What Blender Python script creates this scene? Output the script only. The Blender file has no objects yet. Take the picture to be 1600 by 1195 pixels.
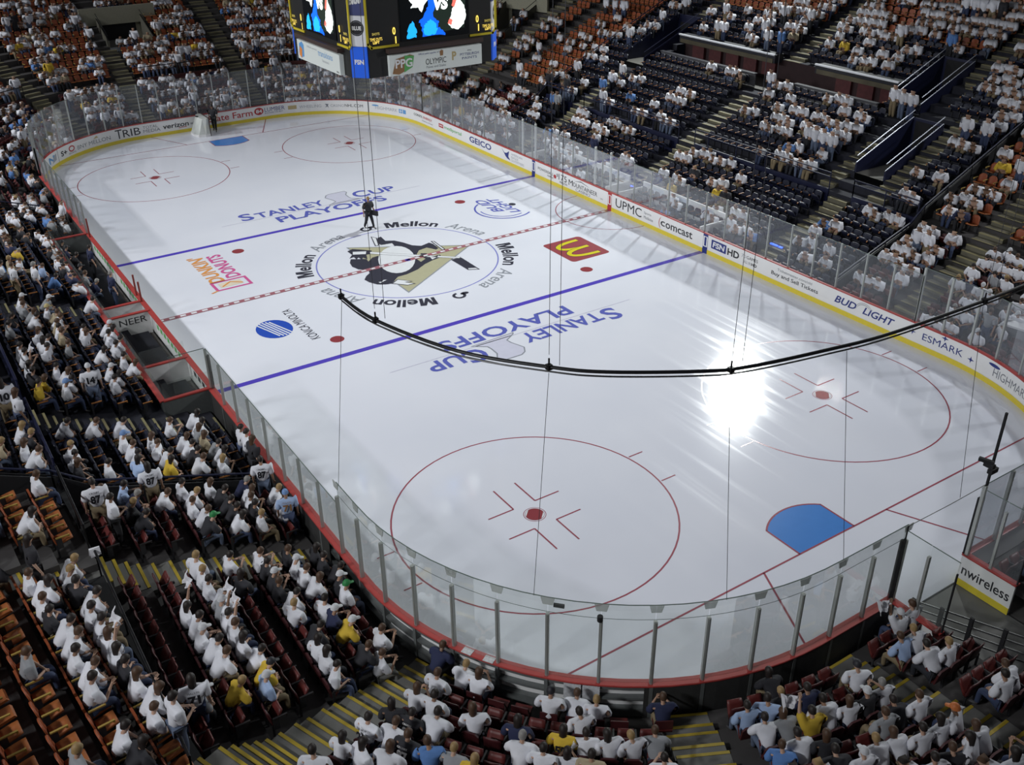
import bpy, bmesh, math, random
from math import pi as PI, sin, cos, radians
from mathutils import Vector, Matrix, Euler

# ---------------------------------------------------------------- scene, camera, light
SC = bpy.context.scene
COL = SC.collection
cam_data = bpy.data.cameras.new('camera')
cam_data.sensor_fit = 'HORIZONTAL'
cam_data.sensor_width = 36.0
cam_data.lens = 1544.54 / 1600 * 36.0
cam_data.clip_start, cam_data.clip_end = .5, 400
camera = bpy.data.objects.new('camera', cam_data)
camera.location = (-41.92026, 21.17994, 19.21803)
camera.rotation_euler = (1.05596883, .0088026, -2.15479031)
COL.objects.link(camera)
SC.camera = camera

SC.view_settings.view_transform = 'Standard'
SC.view_settings.look = 'None'
SC.view_settings.exposure = 0.0
SC.view_settings.gamma = 1.0
SC.view_settings.use_curve_mapping = False
SC.cycles.transparent_max_bounces = 24
SC.cycles.max_bounces = 6
SC.cycles.use_denoising = True

world = bpy.data.worlds.new('arena_air')
SC.world = world
world.use_nodes = True
world.node_tree.nodes['Background'].inputs[0].default_value = (.80, .88, 1.0, 1)
world.node_tree.nodes['Background'].inputs[1].default_value = .035      # dim glow of the dome over the bowl

def area(name, loc, target, sx, sy, power, color=(1, .97, .95), spread=150):
    d = bpy.data.lights.new(name, 'AREA')
    d.shape, d.size, d.size_y = 'RECTANGLE', sx, sy
    d.energy, d.color, d.spread = power, color, radians(spread)
    o = bpy.data.objects.new(name, d)
    o.location = loc
    o.rotation_euler = (Vector(target) - Vector(loc)).to_track_quat('-Z', 'Y').to_euler()
    COL.objects.link(o)
    return o
# floodlight banks on the catwalks either side of the rink
area('floodlight_bank', (12.2, -38.6, 26), (-4, 3, 0), 2.2, 1.5, 4300, (.95, 1, .98), 80)
area('floodlight_bank', (-36, -40, 26), (-16, 2, 0), 4, 2, 1700, (.96, .98, 1), 80)
for lx, ly in ((8.2, -45.5), (6.7, -45.6), (13.4, -11)):
    area('spot_fixture', (lx, ly, 26), (lx * .5, ly * .2, 0), .14, .14, 9, (1, .97, .85), 90)
for lx in (-30, -6, 18, 40):
    area('floodlight_bank', (lx, 41, 25), (lx * .75, -3, 0), 6, 2, 1350 if lx < -20 else 1400 if lx < 10 else 1950, (.96, .98, 1), 80)
for lx, ly in ((-6, 4), (22, 3)):
    area('house_light', (lx, ly, 31), (lx, ly, 0), 7, 7, 330, (.93, .96, 1), 170)

# ---- layout of the bowl: rink outline, seat rows, sections ----
CX, CY, RC = 21.95, 4.424, 8.53
HX, HY = CX + RC, CY + RC
ARC = RC * PI / 2
SL = [2 * CX, ARC, 2 * CY, ARC, 2 * CX, ARC, 2 * CY, ARC]
S0 = [sum(SL[:k]) for k in range(9)]
def board(s, o=0.0):
    """point of the rink outline at arc length s, o metres outside it -> x, y, outward angle"""
    s %= S0[8]
    k = max(i for i in range(8) if S0[i] <= s + 1e-9)
    d = s - S0[k]
    if k == 0: return CX - d, HY + o, PI / 2
    if k == 2: return -HX - o, CY - d, PI
    if k == 4: return -CX + d, -HY - o, -PI / 2
    if k == 6: return HX + o, -CY + d, 0.0
    cx, cy, a0 = {1: (-CX, CY, PI / 2), 3: (-CX, -CY, PI), 5: (CX, -CY, 1.5 * PI), 7: (CX, CY, 0.0)}[k]
    a = a0 + d / RC
    return cx + (RC + o) * math.cos(a), cy + (RC + o) * math.sin(a), a
def row_back(i): return 1.1 + .82 * i if i < 7 else 7.2 + .82 * (i - 7)
def row_floor(i): return .15 + .276 * i if i < 7 else 2.65 + .366 * (i - 7)
def row_front(i): return row_back(i) - .77 if i != 7 else 6.38
CORN = {'NL': (-CX, CY), 'NR': (-CX, -CY), 'FR': (CX, -CY), 'FL': (CX, CY)}
def bowl(side, t, o):
    """t: metres along a straight side or degrees in a corner -> x, y, angle that faces the rink"""
    if side == 'L':
        m, dy = 0.0, 0.0
        if o > 6.36 and t < -15.4:
            m = .044 if t > -19.3 else .093
            dy = m * (t + 17.1) if t > -19.3 else m * (t + 23.) 
        return t, HY + o + dy, math.atan2(-1, m)
    if side == 'R': return t, -HY - o, PI / 2
    if side == 'F': return HX + o, t, PI
    if side == 'N': return -HX - o, t, 0.0
    cx, cy = CORN[side]; a = math.radians(t)
    return cx + (RC + o) * math.cos(a), cy + (RC + o) * math.sin(a), a + PI
# id: side, t0, t1, first row, last row, seat pitch   (t0 of L1 slants with the steps beside it)
SEC = {
 'L1': ('L', -24.7, -20.0, 0, 6, .5), 'L2': ('L', -18.7, -15.75, 0, 6, .5),
 'U1': ('L', -28.2, -20.05, 7, 12, .53), 'U2': ('L', -18.7, -15.75, 7, 12, .53),
 'L3': ('L', -15.1, -11.0, 0, 12, .55), 'L4': ('L', -9.5, .2, 2, 12, .55), 'L5': ('L', 1.7, 10.2, 2, 12, .55),
 'L6': ('L', 11.5, 19.2, 0, 10, .55), 'L7': ('L', 20.4, 21.9, 0, 10, .5),
 'C1': ('NL', 114.5, 149., 0, 6, .52), 'C2': ('NL', 157.5, 179., 0, 6, .52), 'N1': ('N', 1.56, 3.45, 0, 6, .47), 'N2': ('N', -4.3, -2.0, 0, 5, .5), 'D2': ('NR', 184., 228., 0, 5, .52),
 'A1': ('FL', 63., 89., 0, 12, .52), 'A2': ('FL', 27., 58., 0, 12, .52), 'A3': ('FL', .5, 19., 0, 19, .52),
 'F1': ('F', -3.7, 3.1, 0, 19, .52), 'F2': ('FR', 321., 356., 0, 19, .52), 'F3': ('FR', 282., 313., 0, 20, .52),
 'R8': ('FR', 270., 275., 0, 20, .52), 'R7': ('R', 12.2, 20.6, 0, 23, .53), 'R6': ('R', 1.6, 10.9, 0, 25, .55), 'R5': ('R', -9.9, .1, 0, 27, .55),
 'R4': ('R', -15.1, -11.5, 0, 27, .55), 'R3': ('R', -18.0, -15.75, 0, 27, .52), 'R2': ('R', -21.9, -19.4, 0, 20, .52), 'D1': ('NR', 232., 268., 0, 12, .52),
}
SHIFT = {'C1': .62}    # the corner block starts further back, behind a row of folding chairs
VOID = [('R', -11.8, -10.0, 9, 13), ('R', -9.7, -7.8, 15, 19), ('R', -7.6, 10.4, 14, 16), ('R', 10.9, 13.1, 13, 18),
        ('F', .2, 3.6, 12, 15), ('FR', 283., 291., 12, 16)]
def voided(side, t, i): return any(v[0] == side and v[1] < t < v[2] and v[3] <= i <= v[4] for v in VOID)
def seat_kind(side, t, i):
    if side in 'LR' and abs(t) < 15.4: return 'navy' if i < 21 else 'orange'
    return 'maroon' if i < 7 else 'orange'
def row_seats(sec, i):
    side, t0, t1, i0, i1, pit = SEC[sec]
    if not i0 <= i <= i1: return []
    o = row_back(i) - .3 + SHIFT.get(sec, 0)
    if sec == 'L1': t0 = t0 - .34 * o
    if sec == 'R4' and i >= 7: t1 = -12.95 if i < 15 else -11.0
    if sec == 'R5' and 7 <= i < 14: t0 = -8.6
    step = pit if side in 'LRFN' else math.degrees(pit / (RC + o))
    n = int((t1 - t0) / step)
    a = t0 + ((t1 - t0) - n * step) / 2
    if sec == 'L1' or sec == 'U1': a = t1 - n * step
    return [(a + (k + .5) * step, k) for k in range(n) if not voided(side, a + (k + .5) * step, i)]
def seat_place(sec, i, k):
    side, t0, t1, i0, i1, pit = SEC[sec]
    for t, kk in row_seats(sec, i):
        if kk == k:
            x, y, a = bowl(side, t, row_back(i) - .3 + SHIFT.get(sec, 0))
            return x, y, row_floor(i), a, t

# ---------------------------------------------------------------- materials
MAT = {}
def mat(name, col, rough=.6, metal=0., noise=0., scale=8., emit=0., spec=.5, objcol=False, coat=0., bump=0.):
    if name in MAT: return MAT[name]
    m = bpy.data.materials.new(name); m.use_nodes = True
    nt = m.node_tree; b = nt.nodes['Principled BSDF']
    b.inputs['Base Color'].default_value = (*col, 1)
    b.inputs['Roughness'].default_value = rough
    b.inputs['Metallic'].default_value = metal
    b.inputs['Specular IOR Level'].default_value = spec
    b.inputs['Coat Weight'].default_value = coat
    if emit:
        b.inputs['Emission Color'].default_value = (*col, 1)
        b.inputs['Emission Strength'].default_value = emit
    src = None
    if objcol:
        oi = nt.nodes.new('ShaderNodeObjectInfo'); src = oi.outputs['Color']
    if noise or bump:
        tc = nt.nodes.new('ShaderNodeTexCoord'); n = nt.nodes.new('ShaderNodeTexNoise')
        n.inputs['Scale'].default_value = scale; n.inputs['Detail'].default_value = 3
        nt.links.new(tc.outputs['Object'], n.inputs['Vector'])
        if noise:
            r = nt.nodes.new('ShaderNodeMapRange')
            r.inputs['To Min'].default_value = 1 - noise; r.inputs['To Max'].default_value = 1 + noise * .6
            nt.links.new(n.outputs['Fac'], r.inputs['Value'])
            mx = nt.nodes.new('ShaderNodeMix'); mx.data_type = 'RGBA'; mx.blend_type = 'MULTIPLY'
            mx.inputs['Factor'].default_value = 1
            mx.inputs[6].default_value = (*col, 1)
            if src: nt.links.new(src, mx.inputs[6])
            nt.links.new(r.outputs['Result'], mx.inputs[7])
            src = mx.outputs[2]
        if bump:
            bp = nt.nodes.new('ShaderNodeBump'); bp.inputs['Strength'].default_value = bump
            nt.links.new(n.outputs['Fac'], bp.inputs['Height']); nt.links.new(bp.outputs['Normal'], b.inputs['Normal'])
    if src: nt.links.new(src, b.inputs['Base Color'])
    MAT[name] = m
    return m
def glass_mat(name, tint, veil, veilcol, gloss=.06):
    m = bpy.data.materials.new(name); m.use_nodes = True
    nt = m.node_tree; nt.nodes.clear()
    out = nt.nodes.new('ShaderNodeOutputMaterial')
    t = nt.nodes.new('ShaderNodeBsdfTransparent'); t.inputs[0].default_value = (*tint, 1)
    d = nt.nodes.new('ShaderNodeBsdfDiffuse'); d.inputs[0].default_value = (*veilcol, 1)
    g = nt.nodes.new('ShaderNodeBsdfGlossy'); g.inputs['Roughness'].default_value = .06
    tc = nt.nodes.new('ShaderNodeTexCoord'); n = nt.nodes.new('ShaderNodeTexNoise'); n.inputs['Scale'].default_value = 1.3
    r = nt.nodes.new('ShaderNodeMapRange'); r.inputs['To Min'].default_value = veil * .5; r.inputs['To Max'].default_value = veil * 1.5
    nt.links.new(tc.outputs['Object'], n.inputs['Vector']); nt.links.new(n.outputs['Fac'], r.inputs['Value'])
    f = nt.nodes.new('ShaderNodeFresnel'); f.inputs['IOR'].default_value = 1.3
    fm = nt.nodes.new('ShaderNodeMath'); fm.operation = 'MULTIPLY'; fm.inputs[1].default_value = gloss * 10
    nt.links.new(f.outputs[0], fm.inputs[0])
    a = nt.nodes.new('ShaderNodeMixShader'); c = nt.nodes.new('ShaderNodeMixShader')
    nt.links.new(r.outputs['Result'], a.inputs[0]); nt.links.new(t.outputs[0], a.inputs[1]); nt.links.new(d.outputs[0], a.inputs[2])
    nt.links.new(fm.outputs[0], c.inputs[0]); nt.links.new(a.outputs[0], c.inputs[1]); nt.links.new(g.outputs[0], c.inputs[2])
    nt.links.new(c.outputs[0], out.inputs[0])
    MAT[name] = m
    return m
def ice_mat():
    m = mat('ice', (.78, .81, .87), .16, spec=.6)
    nt = m.node_tree; b = nt.nodes['Principled BSDF']
    tc = nt.nodes.new('ShaderNodeTexCoord'); mp = nt.nodes.new('ShaderNodeMapping')
    mp.inputs['Scale'].default_value = (.07, 2.2, 1)
    nt.links.new(tc.outputs['Object'], mp.inputs['Vector'])
    n = nt.nodes.new('ShaderNodeTexNoise'); n.inputs['Scale'].default_value = 1.0; n.inputs['Detail'].default_value = 4
    nt.links.new(mp.outputs[0], n.inputs['Vector'])
    r = nt.nodes.new('ShaderNodeMapRange'); r.inputs['From Min'].default_value = .48; r.inputs['From Max'].default_value = .72
    r.inputs['To Min'].default_value = .085; r.inputs['To Max'].default_value = .155
    nt.links.new(n.outputs['Fac'], r.inputs['Value']); nt.links.new(r.outputs[0], b.inputs['Roughness'])
    n2 = nt.nodes.new('ShaderNodeTexNoise'); n2.inputs['Scale'].default_value = .25; n2.inputs['Detail'].default_value = 5
    nt.links.new(tc.outputs['Object'], n2.inputs['Vector'])
    cr = nt.nodes.new('ShaderNodeValToRGB')
    cr.color_ramp.elements[0].position, cr.color_ramp.elements[0].color = .3, (.745, .765, .85, 1)
    cr.color_ramp.elements[1].position, cr.color_ramp.elements[1].color = .7, (.80, .815, .89, 1)
    nt.links.new(n2.outputs['Fac'], cr.inputs[0]); nt.links.new(cr.outputs[0], b.inputs['Base Color'])
    return m
ICE = ice_mat()
WHITE = mat('white_board', (.80, .80, .80), .35, noise=.05, scale=2)
YELLOW = mat('kick_yellow', (.72, .58, .05), .4, noise=.08)
RED = mat('cap_red', (.40, .05, .045), .45, noise=.15)
FRAME = mat('board_frame', (.12, .13, .13), .5, noise=.2)
DARKBACK = mat('board_back', (.035, .035, .035), .7, noise=.3)
ALU = mat('stanchion', (.42, .44, .42), .4, .5, noise=.1)
GLASS = glass_mat('rink_glass', (.95, .965, .955), .045, (.62, .66, .66), .03)
GLASSV = glass_mat('hazy_glass', (.93, .94, .95), .085, (.52, .55, .60), .03)
GEDGE = mat('glass_edge', (.13, .17, .15), .2)
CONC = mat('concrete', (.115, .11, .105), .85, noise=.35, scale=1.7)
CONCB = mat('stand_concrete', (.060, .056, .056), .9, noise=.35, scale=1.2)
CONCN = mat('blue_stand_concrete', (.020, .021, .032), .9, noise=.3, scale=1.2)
STEP = mat('step_concrete', (.15, .148, .14), .85, noise=.25, scale=2.5)
NOSE = mat('nosing_yellow', (.40, .29, .025), .6, noise=.2)
NOSET = mat('nosing_tan', (.26, .23, .12), .7, noise=.2)
BLACK = mat('black_metal', (.012, .012, .014), .4, .3, noise=.2)
BLACKM = mat('matt_black', (.008, .008, .010), .8, noise=.2)
NAVYP = mat('navy_paint', (.010, .013, .045), .45, noise=.2)
STEEL = mat('rail_steel', (.22, .23, .27), .35, .8, noise=.1)
CREAM = mat('cream_wall', (.30, .29, .22), .8, noise=.15)
INK = {n: mat('ink_' + n, c, .45, noise=.06) for n, c in {
    'black': (.015, .015, .02), 'navy': (.02, .035, .20), 'grey': (.18, .19, .22), 'lightgrey': (.36, .38, .42), 'red': (.45, .035, .04),
    'blue': (.03, .09, .42), 'green': (.12, .42, .12), 'sky': (.12, .32, .62), 'white': (.8, .8, .8), 'orange': (.75, .25, .05),
    'pink': (.62, .08, .25), 'brown': (.30, .16, .07), 'tan': (.50, .40, .2), 'gold': (.36, .33, .20)}.items()}
PAINT = {n: mat('ice_paint_' + n, c, .16, spec=.6, noise=.08, scale=3) for n, c in {
    'red': (.30, .055, .065), 'dimred': (.38, .15, .18), 'blue': (.10, .07, .52), 'crease': (.075, .25, .66), 'text': (.12, .14, .50), 'black': (.05, .05, .07),
    'gold': (.48, .46, .31), 'white': (.80, .82, .86), 'grey': (.30, .32, .36), 'thinred': (.36, .09, .12), 'yellow': (.72, .62, .03),
    'mred': (.33, .075, .085), 'orange': (.78, .34, .10), 'pink': (.66, .12, .33), 'cream': (.8, .7, .55), 'kblue': (.03, .09, .50), 'lav': (.66, .66, .79), 'ring': (.25, .26, .62)}.items()}

# ---------------------------------------------------------------- mesh helpers
class MB:
    def __init__(self): self.v, self.f, self.mi = [], [], []
    def add(self, vs, fs, mi=0):
        n = len(self.v); self.v += [tuple(p) for p in vs]
        self.f += [tuple(i + n for i in f) for f in fs]; self.mi += [mi] * len(fs)
    def box(self, c, s, rz=0., mi=0, rot=None):
        x, y, z = s[0] / 2, s[1] / 2, s[2] / 2
        vs = [Vector(p) for p in ((-x, -y, -z), (x, -y, -z), (x, y, -z), (-x, y, -z), (-x, -y, z), (x, -y, z), (x, y, z), (-x, y, z))]
        R = rot if rot is not None else Matrix.Rotation(rz, 3, 'Z')
        self.add([R @ p + Vector(c) for p in vs], [(3, 2, 1, 0), (4, 5, 6, 7), (0, 1, 5, 4), (1, 2, 6, 5), (2, 3, 7, 6), (3, 0, 4, 7)], mi)
    def tube(self, pts, r, n=6, mi=0, close=True):
        pts = [Vector(p) for p in pts]; rings = []
        up = Vector((0, 0, 1))
        for k, p in enumerate(pts):
            d = (pts[min(k + 1, len(pts) - 1)] - pts[max(k - 1, 0)]).normalized()
            a = d.cross(up if abs(d.z) < .95 else Vector((1, 0, 0))).normalized(); b = a.cross(d)
            rr = r[k] if isinstance(r, (list, tuple)) else r
            rings.append([p + (a * cos(2 * PI * j / n) + b * sin(2 * PI * j / n)) * rr for j in range(n)])
        vs = [q for ring in rings for q in ring]; fs = []
        for k in range(len(pts) - 1):
            for j in range(n):
                fs.append((k * n + j, k * n + (j + 1) % n, (k + 1) * n + (j + 1) % n, (k + 1) * n + j))
        if close: fs += [tuple(range(n))[::-1], tuple((len(pts) - 1) * n + j for j in range(n))]
        self.add(vs, fs, mi)
    def bar(self, a, b, w, h, mi=0):
        a, b = Vector(a), Vector(b); d = (b - a); L = d.length; d.normalize()
        s = d.cross(Vector((0, 0, 1)));  s = s.normalized() if s.length > 1e-4 else Vector((1, 0, 0)); u = s.cross(d)
        vs = [p + s * (w / 2 * i) + u * (h / 2 * j) for p in (a, b) for i, j in ((-1, -1), (1, -1), (1, 1), (-1, 1))]
        self.add(vs, [(0, 1, 2, 3), (7, 6, 5, 4), (0, 4, 5, 1), (1, 5, 6, 2), (2, 6, 7, 3), (3, 7, 4, 0)], mi)
    def prism(self, pts, z0, z1, mi=0):
        n = len(pts)
        a = sum(pts[i][0] * pts[(i + 1) % n][1] - pts[(i + 1) % n][0] * pts[i][1] for i in range(n))
        if a < 0: pts = pts[::-1]
        self.add([(x, y, z0) for x, y in pts] + [(x, y, z1) for x, y in pts],
                 [tuple(range(n))[::-1], tuple(range(n, 2 * n))] + [(i, (i + 1) % n, n + (i + 1) % n, n + i) for i in range(n)], mi)
    def mesh(self, name, mats, smooth=False):
        me = bpy.data.meshes.new(name); me.from_pydata(self.v, [], self.f)
        for m in (mats if isinstance(mats, (list, tuple)) else [mats]): me.materials.append(m)
        if any(self.mi): me.polygons.foreach_set('material_index', self.mi)
        if smooth: me.polygons.foreach_set('use_smooth', [True] * len(me.polygons))
        me.update()
        return me
    def build(self, name, mats, parent=None, smooth=False):
        return link(name, self.mesh(name, mats, smooth), parent)
def link(name, data, parent=None):
    o = bpy.data.objects.new(name, data); COL.objects.link(o)
    if parent is not None: o.parent = parent
    return o
def tag(o, label, cat=None, group=None, kind=None):
    if label: o['label'] = label
    if cat: o['category'] = cat
    if group: o['group'] = group
    if kind: o['kind'] = kind
    return o
def thing(name, label, cat, loc=(0, 0, 0), rz=0., group=None, kind=None):
    o = link(name, None); o.empty_display_size = .2
    o.location = loc; o.rotation_euler = (0, 0, rz)
    return tag(o, label, cat, group, kind)
def copy_tree(o):
    r = o.copy(); COL.objects.link(r)
    for c in o.children:
        d = c.copy(); COL.objects.link(d); d.parent = r
        for g in c.children:
            e = g.copy(); COL.objects.link(e); e.parent = d
    return r
def sweep(mb, prof, s0, s1, step=.6, mi=0, caps=True, loop=False):
    """closed cross-section (outward offset, height) swept along the rink outline"""
    n = max(1, int(abs(s1 - s0) / step + .999)); m = len(prof); base = len(mb.v)
    vs = []
    for k in range(n + 1):
        s = s0 + (s1 - s0) * k / n
        for o, z in prof:
            x, y, a = board(s, o); vs.append((x, y, z))
    fs = []
    for k in range(n):
        for j in range(m):
            fs.append((k * m + j, k * m + (j + 1) % m, (k + 1) * m + (j + 1) % m, (k + 1) * m + j))
    if caps: fs += [tuple(range(m)), tuple(n * m + j for j in range(m))[::-1]]
    mb.add(vs, fs, mi)
# ---- lettering
def text_geo(body, w, h, bold=.0, shear=0., spacing=1., small=None):
    c = bpy.data.curves.new('lettering', 'FONT'); c.body = body; c.size = 1; c.offset = 0 if ('M' in body or 'W' in body) else bold; c.shear = shear
    c.space_character = spacing; c.resolution_u = 3; c.extrude = 0; c.align_x = 'CENTER'; c.space_line = .85
    if small:
        c.small_caps_scale = small
        for k, ch in enumerate(body):
            if ch.islower(): c.body_format[k].use_small_caps = True
    o = bpy.data.objects.new('lettering', c); COL.objects.link(o)
    dg = bpy.context.evaluated_depsgraph_get(); dg.update()
    me = bpy.data.meshes.new_from_object(o.evaluated_get(dg))
    bpy.data.objects.remove(o); bpy.data.curves.remove(c)
    vs = [v.co.copy() for v in me.vertices]; fs = [tuple(p.vertices) for p in me.polygons]
    bpy.data.meshes.remove(me)
    x0, x1 = min(v.x for v in vs), max(v.x for v in vs); y0, y1 = min(v.y for v in vs), max(v.y for v in vs)
    sx = w / (x1 - x0); sy = h / (y1 - y0) if h else sx
    return [((v.x - (x0 + x1) / 2) * sx, (v.y - (y0 + y1) / 2) * sy) for v in vs], fs

# ---------------------------------------------------------------- ice sheet and its paint
FT = .3048
outline = [board(S0[8] * k / 240)[:2] for k in range(240)]
mb = MB(); mb.prism(outline, -.05, 0.)
ice = tag(mb.build('floor_ice', ICE), 'white ice sheet of the hockey rink with painted lines and circles', 'ice rink', kind='structure')
Z1, Z2, Z3, Z4 = .003, .006, .009, .012
def paint(name, polys, color, z=Z1, parent=None):
    m = MB()
    for p in polys: m.prism(p, z - .002, z)
    return m.build(name, PAINT[color], parent or ice)
def rect(x0, x1, y0, y1): return [(x0, y0), (x1, y0), (x1, y1), (x0, y1)]
def ring_polys(cx, cy, r, w, a0=0., a1=360., n=72):
    out = []
    for k in range(n):
        a, b = radians(a0 + (a1 - a0) * k / n), radians(a0 + (a1 - a0) * (k + 1) / n)
        out.append([(cx + (r - w / 2) * cos(a), cy + (r - w / 2) * sin(a)), (cx + (r + w / 2) * cos(a), cy + (r + w / 2) * sin(a)),
                    (cx + (r + w / 2) * cos(b), cy + (r + w / 2) * sin(b)), (cx + (r - w / 2) * cos(b), cy + (r - w / 2) * sin(b))])
    return out
def disc(cx, cy, rx, ry=None, n=28): return [(cx + rx * cos(2 * PI * k / n), cy + (ry or rx) * sin(2 * PI * k / n)) for k in range(n)]
for sx in (-1, 1):
    x = sx * 25 * FT
    paint('blue_line', [rect(x - .15, x + .15, -HY, HY)], 'blue')
    g = sx * 89 * FT
    ye = CY + math.sqrt(RC ** 2 - (89 * FT - CX) ** 2)
    paint('goal_line', [rect(g - .03, g + .03, -ye, ye)], 'thinred', Z2)
    q = sx * -1
    arc = [(g + q * 4.5 * FT, 4 * FT)] + [(g + q * 6 * FT * cos(a), 6 * FT * sin(a)) for a in [math.asin(4 / 6) - k * 2 * math.asin(4 / 6) / 14 for k in range(15)]] + [(g + q * 4.5 * FT, -4 * FT)]
    blk = [(g, 4 * FT)] + arc + [(g, -4 * FT)]
    paint('goal_crease', [blk], 'crease', Z1)
    edge = []
    for a, b in zip(blk[:-1], blk[1:]):
        d = Vector((b[0] - a[0], b[1] - a[1])); 
        if d.length < .01: continue
        n_ = Vector((-d.y, d.x)).normalized() * .03
        edge.append([(a[0] - n_.x, a[1] - n_.y), (b[0] - n_.x, b[1] - n_.y), (b[0] + n_.x, b[1] + n_.y), (a[0] + n_.x, a[1] + n_.y)])
    paint('crease_outline', edge, 'thinred', Z2)
    for sy in (-1, 1):
        a, b = (g, sy * 9 * FT), (sx * HX, sy * 14 * FT)
        d = Vector((b[0] - a[0], b[1] - a[1])); n_ = Vector((-d.y, d.x)).normalized() * .03
        paint('trapezoid_line', [[(a[0] - n_.x, a[1] - n_.y), (b[0] - n_.x, b[1] - n_.y), (b[0] + n_.x, b[1] + n_.y), (a[0] + n_.x, a[1] + n_.y)]], 'thinred', Z2)
        cx, cy = sx * 69 * FT, sy * 22 * FT
        paint('faceoff_circle', ring_polys(cx, cy, 15 * FT, .055), 'thinred', Z1)
        paint('faceoff_spot', [disc(cx, cy, .31)], 'red', Z2)
        paint('spot_outline', ring_polys(cx, cy, .36, .02, n=28), 'thinred', Z1)
        for q in (1, -1): paint('spot_crescent', [[(cx + q * .30 * cos(radians(a)), cy + .30 * q * sin(radians(a))) for a in range(10, 81, 10)]], 'white', Z3)
        for ax in (-1, 1):
            for ay in (-1, 1):
                px, py = cx + ax * .60, cy + ay * .42
                paint('faceoff_mark', [rect(min(px, px + ax * 1.2), max(px, px + ax * 1.2), py - .025, py + .025),
                                       rect(px - .025, px + .025, min(py, py + ay * .95), max(py, py + ay * .95))], 'thinred', Z2)
            for ay in (-1, 1):
                x0 = cx + ax * .86; y0 = cy + ay * 15 * FT
                paint('hash_mark', [rect(x0 - .025, x0 + .025, min(y0, y0 + ay * .6), max(y0, y0 + ay * .6))], 'thinred', Z2)
        paint('faceoff_spot', [disc(sx * 20 * FT, cy, .31)], 'red', Z1)
cl = paint('center_line', [rect(-.15, .15, -HY, HY)], 'dimred', Z4)
paint('dash', [rect(-.075, .075, -HY + .3 + k * .5, -HY + .55 + k * .5) for k in range(51)], 'white', Z4 + .003, cl)
paint('referee_crease', ring_polys(0, -HY, 10 * FT, .05, 0, 180, 48), 'thinred', Z1)
paint('center_circle', ring_polys(0, 0, 15 * FT, .07, n=96), 'ring', Z1)
paint('center_spot', [disc(0, 0, .15)], 'blue', Z4 + .003)

def ice_text(name, body, cx, cy, rd, w, h, color, bold=0., shear=0., z=Z2, small=None, spacing=1., parent=None):
    """rd: direction of reading on the ice in degrees; letters stand to the left of it"""
    vs, fs = text_geo(body, w, h, bold, shear, spacing, small)
    a = radians(rd); m = MB()
    m.add([(cx + x * cos(a) - y * sin(a), cy + x * sin(a) + y * cos(a), z) for x, y in vs], fs)
    return m.build(name, PAINT[color], parent or ice)
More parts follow.
